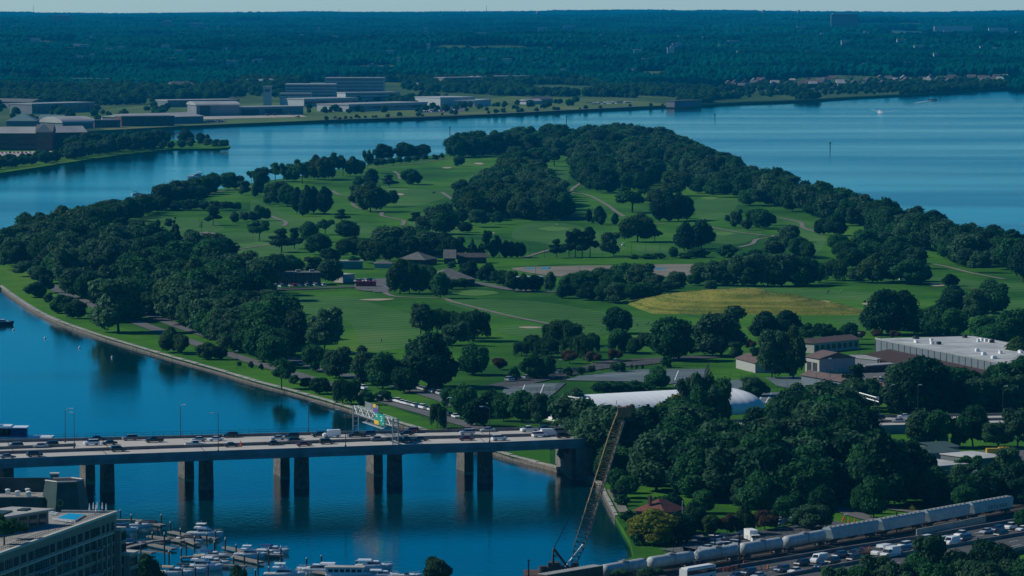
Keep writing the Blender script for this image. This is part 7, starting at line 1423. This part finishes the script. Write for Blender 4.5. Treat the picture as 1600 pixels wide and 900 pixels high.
for i, (x, y, lb) in enumerate([(974, 384, 'white golf cart on the fairway above the net poles'), (678, 302, 'dark golf cart on the upper left path'), (1408, 438, 'golf cart beside the big right hand grove')]):
    t = empty('golf_cart', P(x, y, GZ + .2), .3, lb, 'golf cart', 'golf carts'); MB().box((0, 0, .55), (2.3, 1.2, .5), taper=.9).box((-.3, 0, .95), (.8, 1.1, .5)).build('body', PM['white'] if i != 1 else PM['black'], t); MB().box((-.1, 0, 1.85), (1.7, 1.25, .08)).build('canopy', PM['white'] if i != 1 else PM['maroon'], t); b = MB()
    for xx in (-.85, .65):
        for yy in (-.55, .55): b.tube((xx, yy, .7), (xx, yy, 1.85), .03, 4)
    b.build('canopy_frame', M['dsteel'], t)
    for xx in (-.8, .8):
        for yy in (-.55, .55): q = MB().tube((0, -.1, 0), (0, .1, 0), .24, 8).build('wheel', M['tyre'], t); q.location = (xx, yy, .24)
# ---------------------------------------------------------------- left peninsula and far shore
FZ = 3.0
t, L_ = bld('college_building', 'huge dark brick college building with two pale roofs at the left edge', (-20, 235), (58, 235), 26, 17, 'dbrick', 'palero', 'gable', rh=6, rows=3, cols=18, ww=.45)
t, L_ = bld('college_wing', 'right wing of the college with a pale pitched roof', (78, 234), (136, 233), 26, 17, 'dbrick', 'palero', 'gable', rh=6, rows=3, cols=14, ww=.45)
t, L_ = bld('college_centre', 'central gabled block of the brick college', (56, 236), (82, 236), 30, 19, 'dbrick', 'grroof', 'gable', rh=7, rows=2, cols=5, ww=.5); q = MB(); q.add([(0, -1, 19), (L_, -1, 19), (L_ / 2, -1, 27)], [(0, 1, 2)]); q.prism([(0, -1), (L_, -1), (L_, 2), (0, 2)], 18.6, 19); q.build('pediment', M['cream'], t)
sheet('college_drive', [(-40, 238), (130, 235), (150, 236), (150, 240), (60, 243), (-40, 246)], GZ + .2, M['apron'], sm=False); row((0, 240), (50, 239.5), 8, ['white', 'red', 'silver', 'black'], 'counted from left in front of the brick college', 'cars in front of the college', small=True, cross=True, seed=21)
AR = [(130, 191), (200, 189), (480, 182.5), (470, 179.5), (310, 182), (200, 183), (140, 185)]
sheet('airfield_grass', [(30, 196), (170, 203), (300, 196), (520, 187), (780, 177), (960, 168.5), (1060, 163.5), (1000, 158), (800, 150), (690, 163), (480, 160), (240, 164), (60, 180)], FZ + .3, M['field'], sm=False)
sheet('apron', AR, FZ + .6, M['apron'], sm=False); sheet('far_road', [(100, 195), (200, 196.5), (300, 193.2), (300, 192.4), (200, 195.2), (100, 194)], FZ + .7, M['road'], sm=False)
path('far_shore_road', [(520, 186.6), (700, 181), (900, 171), (1000, 166)], 8, FZ + .7, M['road'])
FB = [('hangar', 'large grey hangar with a dark door on the airfield apron', (307, 182), (374, 181.5), 60, 14, 'gry', 'palero', 'arch', 0, 0, 4.5), ('hangar_wing', 'long low hangar wing with dark doors right of the large hangar', (370, 181), (474, 179), 40, 10, 'gry', 'roofg', 'flat', 0, 0, 0),
      ('hangar', 'pale hangar with white roof behind the brown block', (212, 196), (318, 193), 60, 9, 'gwall', 'palero', 'gable', 0, 0, 4), ('dark_block', 'dark red brown block in front of the white roofed hangar', (190, 198), (272, 197), 25, 11, 'dbrick', 'grroof', 'flat', 2, 8, 0), ('hangar', 'long grey building with pale roof behind the airfield', (262, 168), (374, 166.5), 40, 9, 'gwall', 'palero', 'flat', 1, 14, 0),
      ('workshop', 'long dark workshop at the left of the airfield', (50, 178), (148, 175), 40, 12, 'gry', 'roofg', 'flat', 1, 14, 0), ('workshop', 'dark long building at the far left edge behind the college', (-40, 168), (48, 170), 30, 9, 'gry', 'grroof', 'gable', 0, 0, 4), ('hangar', 'arched pale hangar right of the college roofs', (98, 202), (146, 201), 50, 7, 'gwall', 'palero', 'arch', 0, 0, 7),
      ('hall', 'teal roofed hall behind the left college roof', (10, 197), (56, 197), 40, 6, 'gwall', 'teal', 'hip', 0, 0, 9), ('hall', 'teal roofed hall right of the college centre', (62, 199), (98, 199), 40, 7, 'gwall', 'teal', 'arch', 0, 0, 7), ('low_block', 'low dark red block below the apron by the river', (148, 200), (188, 199.5), 18, 8, 'dbrick', 'grroof', 'flat', 1, 6, 0),
      ('office_block', 'tall stepped office block with white bands', (446, 156), (524, 156), 50, 22, 'wht', 'wht', 'flat', 5, -1, 0), ('office_block', 'rear wing of the stepped office block', (508, 154), (600, 154), 45, 30, 'wht', 'roofg', 'flat', 6, -1, 0), ('office_block', 'front low wing of the stepped office block', (437, 160), (486, 160), 30, 12, 'wht', 'roofg', 'flat', 3, -1, 0), ('office_block', 'right low wing of the stepped office block', (540, 160), (624, 159), 30, 13, 'wht', 'roofg', 'flat', 3, -1, 0),
      ('laboratory', 'low white building left of the round white hall', (475, 167), (560, 165), 50, 10, 'wht', 'roofg', 'flat', 1, -1, 0), ('laboratory', 'low white building with parked cars in front', (545, 175), (668, 171), 55, 9, 'wht', 'roofg', 'flat', 1, -1, 0), ('white_hall', 'big white hall with rounded roof near the river', (688, 167), (742, 166), 60, 12, 'wht', 'wht', 'flat', 0, 0, 0), ('white_hall', 'lower white hall right of the rounded hall', (742, 167), (767, 165), 50, 8, 'wht', 'wht', 'flat', 0, 0, 0),
      ('barn', 'small white roofed barn on the river lawn', (822, 163.5), (846, 163), 14, 5, 'wht', 'palero', 'gable', 0, 0, 3), ('barn', 'grey barn right of the white roofed barn', (842, 162), (864, 161), 16, 6, 'gry', 'grroof', 'gable', 0, 0, 4), ('pier_house', 'long low dark building at the water edge', (1054, 166.5), (1096, 165), 14, 7, 'gry', 'grroof', 'flat', 0, 0, 0),
      ('barracks', 'long white roofed barracks above the airfield, left one', (340, 136), (380, 135.5), 18, 10, 'wht', 'palero', 'gable', 2, 12, 3), ('barracks', 'long white roofed barracks above the airfield, right one', (386, 136), (430, 135), 18, 10, 'wht', 'palero', 'gable', 2, 12, 3), ('manor', 'pitched roof manor above the airfield', (264, 144), (308, 143.5), 22, 10, 'dbrick', 'grroof', 'hip', 0, 0, 7), ('long_shed', 'long pale roof among trees left of the manor', (150, 160), (172, 159), 18, 5, 'wht', 'palero', 'gable', 0, 0, 2),
      ('campus_block', 'long dark block on the wooded slope, leftmost of three', (695, 135), (760, 134), 30, 14, 'gry', 'roofg', 'flat', 3, -1, 0), ('campus_block', 'long dark block on the wooded slope, middle of three', (748, 131), (822, 130), 30, 12, 'gry', 'roofg', 'flat', 2, -1, 0), ('campus_block', 'long dark block on the wooded slope, rightmost of three', (828, 130), (900, 128), 30, 12, 'gry', 'grroof', 'flat', 2, -1, 0), ('campus_block', 'long dark block right of the three slope blocks', (905, 127), (960, 126), 30, 10, 'gry', 'grroof', 'flat', 2, -1, 0),
      ('low_block', 'pair of white low roofs above the right lawn', (970, 144), (998, 143), 20, 7, 'wht', 'wht', 'flat', 0, 0, 0), ('low_block', 'long white low roof right of the pair', (1010, 142), (1048, 141), 20, 6, 'wht', 'wht', 'flat', 0, 0, 0), ('school', 'long white roofed school by the housing estate', (1216, 127), (1264, 125.5), 30, 9, 'wht', 'palero', 'flat', 1, 16, 0), ('tower_slab', 'dark slab block above the right river lawn, left one', (1030, 123), (1052, 123), 20, 22, 'gry', 'gry', 'flat', 4, 8, 0), ('tower_slab', 'dark slab block above the right river lawn, right one', (1056, 123), (1082, 123), 20, 24, 'gry', 'gry', 'flat', 4, 8, 0),
      ('low_block', 'white flat building left of the slope blocks', (620, 116), (650, 116), 20, 10, 'wht', 'wht', 'flat', 0, 0, 0), ('low_block', 'small white building with bright roof on the slope', (652, 138), (668, 137.5), 14, 6, 'wht', 'wht', 'gable', 0, 0, 3), ('low_block', 'small pale building beside the bright roofed one', (628, 139), (642, 139), 14, 6, 'wht', 'wht', 'flat', 0, 0, 0)]
for nm, lb, fl, fr, dep, h, w, ro, kd, rows, cols, rh in FB:
    z = FZ
    t, L_ = bld(nm, lb, fl, fr, dep, h, w, ro, kd, z0=z, rows=rows, cols=max(1, cols), rh=rh or 3, band=cols < 0, ov=1.2, par_=1.2)
    if nm == 'hangar' and 'large grey' in lb: MB().box((L_ * .2, -.2, 7), (L_ * .24, .6, 14)).build('hangar_door', M['dsteel'], t)
    if nm == 'hangar_wing':
        for u in (.2, .55): MB().box((L_ * u, -.2, 4), (L_ * .26, .6, 8)).build('hangar_door', M['dsteel'], t)
p = P(418, 166, FZ); t = empty('control_tower', p, 0, 'tall white square tower between the hangar and the office block', 'tower'); MB().box((0, 0, 13), (11, 10, 27)).build('shaft', M['wht'], t); MB().box((0, 0, 27.2), (12.5, 11.5, 1.5)).build('cornice', M['wht'], t); MB().box((0, -5.1, 22), (7, .4, 4)).build('window', M['pane'], t)
# rows of cars on far lots
def dots(a, b_, n, z, lb, grp, seed): row(a, b_, n, ['white', 'silver', 'black', 'white', 'blue'], lb, grp, z=z, small=True, cross=True, seed=seed)
sheet('far_parking', [(668, 169), (725, 167), (735, 172), (700, 176), (650, 177)], FZ + .5, M['road'], sm=False); sheet('far_parking', [(300, 191.5), (350, 186), (352, 190), (320, 193)], FZ + .75, M['road'], sm=False)
for k, (a, b_) in enumerate([((668, 170), (722, 168.3)), ((664, 172), (722, 170.3)), ((660, 174), (715, 172)), ((655, 176), (700, 174.5)), ((318, 192), (350, 190.5)), ((322, 190.3), (350, 189)), ((915, 161.5), (990, 158.5)), ((925, 163.5), (985, 161))]): dots(a, b_, 14, FZ + .8, 'counted from left, far shore car row ' + ['by the white hall, rear', 'by the white hall, third', 'by the white hall, second', 'by the white hall, front', 'by the brown block, front', 'by the brown block, rear', 'on the right lawn, rear', 'on the right lawn, front'][k], 'cars on the far shore lots', 30 + k)
# helicopters on the apron
for i, (x, y) in enumerate([(418, 181.5), (430, 181.2), (452, 180.5), (466, 184.5), (530, 187.2)]):
    t = empty('helicopter', P(x, y, FZ + .7), i * .7, ORD[i] + ' dark helicopter on the far apron' if i else 'leftmost dark helicopter on the far apron', 'helicopter', 'parked helicopters'); b = MB(); b.lathe([(0, -4), (1.2, -2.8), (1.5, 0), (1.1, 2.6), (.4, 4.5), (.25, 10), (0, 10.2)], 8); o = b.build('fuselage', M['dsteel'], t, True); o.rotation_euler = (0, R(90), 0); o.location = (0, 0, 2)
    MB().box((0, 0, 3.9), (15, .35, .08)).box((0, 0, 3.95), (.35, 15, .08)).tube((0, 0, 3), (0, 0, 4), .25, 6).build('rotor', M['dsteel'], t); MB().box((9.6, 0, 2.8), (.8, .15, 2.4)).build('tail_fin', M['dsteel'], t)
# skyline
def far_tower(x0, x1, yb, yt, D, dep, lb, m, rows=8, cols=8):
    A = PD(x0, yb, D); B_ = PD(x1, yb, D); w = (B_ - A).length; h = (yb - yt) * pxm(D); t = empty('office_tower', A, 0, lb, 'tower'); MB().prism([(0, 0), (w, 0), (w, dep), (0, dep)], -20, h).build('wall', M[m], t); MB().box((w / 2, dep / 2, h + 1), (w * .9, dep * .9, 3)).build('roof', M['roofg'], t)
    for r in range(rows): q = MB().box((w / 2, -.4, h * (r + .6) / rows), (w * .96, .8, h / rows * .35)).build('window_band', M['pane'], t)
far_tower(1299, 1341, 50, 22.5, 13500, 40, 'dark blue glass tower block on the right of the skyline', 'fglass'); far_tower(78, 109, 38, 25, 15000, 40, 'pale blue tower block on the left of the skyline', 'gry', 5); far_tower(252, 268, 41, 33, 15000, 30, 'small slab block on the hills left of centre', 'gry', 3); far_tower(296, 318, 42, 37, 15000, 30, 'low wide slab on the hills left of centre', 'gry', 2)
pc = [PD(x, y, 12500) for x, y in [(1355, 46.5), (1380, 46.6), (1410, 48), (1440, 50.5), (1464, 53.5)]]; o_ = pc[0].copy(); t = empty('viaduct', o_, 0, 'long pale curved viaduct on the hills at the right', 'bridge'); q_ = [p - o_ for p in pc]; b = MB(); b.strip(q_, [p + Vector((0, 26, 0)) for p in q_]); b.strip([p + Vector((0, 0, -3)) for p in q_], q_); b.build('deck', mat('viaduct_concrete', (.8, .78, .75), .7, var=.03), t)
for p in q_: q = MB().box((0, 0, -12), (4, 8, 18)).build('pier', M['gry'], t); q.location = p + Vector((0, 10, 0))
pc = [PD(x, y, 8300) for x, y in [(500, 107), (540, 104), (580, 102.5), (615, 103.5)]]; o_ = pc[0].copy(); t = empty('viaduct', o_, 0, 'grey elevated road on the wooded ridge left of centre', 'bridge'); q_ = [p - o_ for p in pc]; b = MB(); b.strip(q_, [p + Vector((0, 18, 0)) for p in q_]); b.strip([p + Vector((0, 0, -4)) for p in q_], q_); b.build('deck', M['palero'], t)
for p in q_: q = MB().box((0, 0, -12), (4, 8, 20)).build('pier', M['gry'], t); q.location = p + Vector((0, 8, 0))
for i, (x, yt, w) in enumerate([(52, 8, 1.2), (530, 14, 1.2), (760, 8, 1.2), (777, 18, 1.6), (809, 16, 1.2), (934, 13, 1.2), (726, 15, 1.2), (600, 17, 1.0), (1157, 17, 1.0)]):
    p = PD(x, 24, 20000); t = empty('radio_mast', Vector((p.x, p.y, 55)), 0, '%s thin radio mast on the horizon' % (ORD[[0, 1, 2, 3, 4, 5, 6, 7, 8][sorted([52, 530, 760, 777, 809, 934, 726, 600, 1157]).index(x)]]), 'mast', 'radio masts'); h = PD(x, yt, 20000).z - 55; MB().tube((0, 0, 0), (0, 0, h), w, 4, w * .5).build('mast', M['dsteel'], t)
for i, (x, yt) in enumerate([(1193, 15), (1248, 15.5), (840, 17.5)]):
    p = PD(x, 24, 19000); t = empty('water_tower', Vector((p.x, p.y, 55)), 0, ['water tower on the horizon, middle of three', 'water tower on the horizon, rightmost of three', 'low water tower on the horizon, leftmost of three'][i], 'water tower', 'water towers'); h = PD(x, yt, 19000).z - 55; MB().lathe([(3, 0), (2.5, h * .6), (7, h * .72), (8, h * .85), (5, h * .97), (0, h)], 12).build('tank', M['gry'], t)
# housing estate
r = random.Random(12); HM = {}; M['hroof'] = mat('brown_grey_shingle', (0.13, 0.11, 0.10), .85); M['hred'] = mat('dull_red_shingle', (0.14, 0.09, 0.08), .85)
for wi, w in enumerate(('wht', 'cream', 'gry', 'dbrick')):
    HM[w] = MB().box((0, 0, 3.2), (10, 9, 6.6)).mesh('wall', [M[w]])
HR = [MB().add([(-6, -5.4, 6.4), (6, -5.4, 6.4), (6, 5.4, 6.4), (-6, 5.4, 6.4), (-6, 0, 10.4), (6, 0, 10.4)], [(0, 1, 5, 4), (2, 3, 4, 5), (0, 4, 3), (1, 2, 5)]).mesh('roof', [M[k]]) for k in ('grroof', 'palero', 'hroof', 'hred')]
WM = MB().box((-2.5, -4.55, 4.8), (1.6, .2, 1.4)).box((2.5, -4.55, 4.8), (1.6, .2, 1.4)).box((-2.5, -4.55, 1.8), (1.6, .2, 1.4)).mesh('windows', [M['pane']])
hp_ = []
for k in range(2400):
    x = r.uniform(1130, 1600); y = interp([(1130, 134), (1300, 130), (1600, 122)], x) + r.uniform(-10, 8); p = P(x, y, FZ)
    if p.y < P(x, interp(FSH, x), 2.6).y + 60: continue
    if any((p - q).length < 26 for q in hp_) or len(hp_) >= 190: continue
    hp_.append(p)
hp_.sort(key=lambda p: p.x / p.y)
for i, p in enumerate(hp_):
    w = r.choice(['wht', 'wht', 'cream', 'gry', 'dbrick']); k = r.randrange(4); t = empty('house', p, r.choice([0, 1.57]) + r.uniform(-.2, .2), '%s walled house with %s roof in the far estate, %s' % ({'wht': 'white', 'cream': 'cream', 'gry': 'grey', 'dbrick': 'brick'}[w], ['grey', 'pale', 'brown', 'red'][k], '%s of its %s group' % (['leftmost', 'second', 'third', 'fourth', 'fifth', 'sixth', 'seventh', 'eighth', 'ninth', 'rightmost'][i % 10], ['first', 'second', 'third', 'fourth', 'fifth', 'sixth', 'seventh', 'eighth', 'ninth', 'tenth', 'eleventh', 'twelfth', 'thirteenth', 'fourteenth', 'fifteenth', 'sixteenth', 'seventeenth', 'eighteenth', 'last', 'last'][i // 10])), 'house', 'houses of the far estate', r.uniform(.9, 1.3)); link('wall', HM[w], t); link('roof', HR[k], t); link('windows', WM, t)
# scattered pale roofs in the hills
rh_ = random.Random(41)
for i, (x, y, w, D) in enumerate([(665, 44, 7, 11000), (848, 44, 14, 11500), (1000, 60, 8, 10500), (1352, 101, 6, 7900), (1545, 83, 16, 8800), (1560, 86, 10, 8700), (1524, 82, 9, 9000), (1410, 99, 30, 8000), (1285, 53, 5, 11000), (340, 43, 5, 12000), (498, 44, 4, 12000), (190, 68, 50, 9800), (14, 69, 24, 9800), (110, 76, 90, 9300), (150, 62, 25, 10000), (275, 65, 14, 10000), (1490, 42, 60, 13000), (1560, 45, 30, 12800), (1380, 54, 22, 12300), (140, 125, 60, 7100), (880, 110, 6, 7600), (990, 110, 4, 7600), (890, 41, 18, 12500)] + [(rh_.uniform(0, 1600), rh_.choice([rh_.uniform(40, 75), rh_.uniform(75, 112)]), rh_.uniform(3, 16), 0) for _ in range(70)]):
    if not D:
        D = 8000
        while D < 20000 and (H - hz((x - 800) / FPX * D, D) - 17) * FPX / D > y: D += 60
    p = PD(x, y, D); ww = w * pxm(D); t = empty('hill_building', p, 0, '%s building among the hill woods' % ['tiny pale', 'small pale', 'low pale', 'long pale', 'plain white', 'far pale', 'small bright'][i % 7], 'building', 'pale buildings in the hill woods'); MB().box((0, 8, -8), (ww, 16, 20)).build('wall', M['wht'], t); MB().box((0, 8, 2.3), (ww + 1, 17, .8)).build('roof', M['palero'], t)

# ---------------------------------------------------------------- labels that would repeat get their place in the row
_d = defaultdict(list)
for o in COL.objects:
    if not o.parent and o.get('label') and o.get('category'): _d[o['label']].append(o)
for k, L_ in _d.items():
    if 1 < len(L_) <= 16 and 'tree' not in k:
        L_.sort(key=lambda o: o.location.x / max(1, o.location.y))
        for i, o in enumerate(L_): o['label'] = '%s, %s' % (k, ['left', 'right'][i] + ' of two' if len(L_) == 2 else ('rightmost of %s' % NUM[len(L_)] if i == len(L_) - 1 else '%s of %s' % (ORD[i], NUM[len(L_)])))
# ---------------------------------------------------------------- haze
hm = bpy.data.materials.new('haze_air'); hm.use_nodes = True; nt = hm.node_tree; nt.nodes.clear()
ho = nt.nodes.new('ShaderNodeOutputMaterial'); hv = nt.nodes.new('ShaderNodeVolumePrincipled'); nt.links.new(hv.outputs[0], ho.inputs['Volume'])
hv.inputs['Density'].default_value = 2.9e-5; hv.inputs['Color'].default_value = (0.01, 0.49, 1.0, 1); hv.inputs['Anisotropy'].default_value = 0.0
hb = MB(); hb.box((0, 13500, 78), (17000, 29000, 164))
tag(hb.build('haze', hm), kind='stuff')
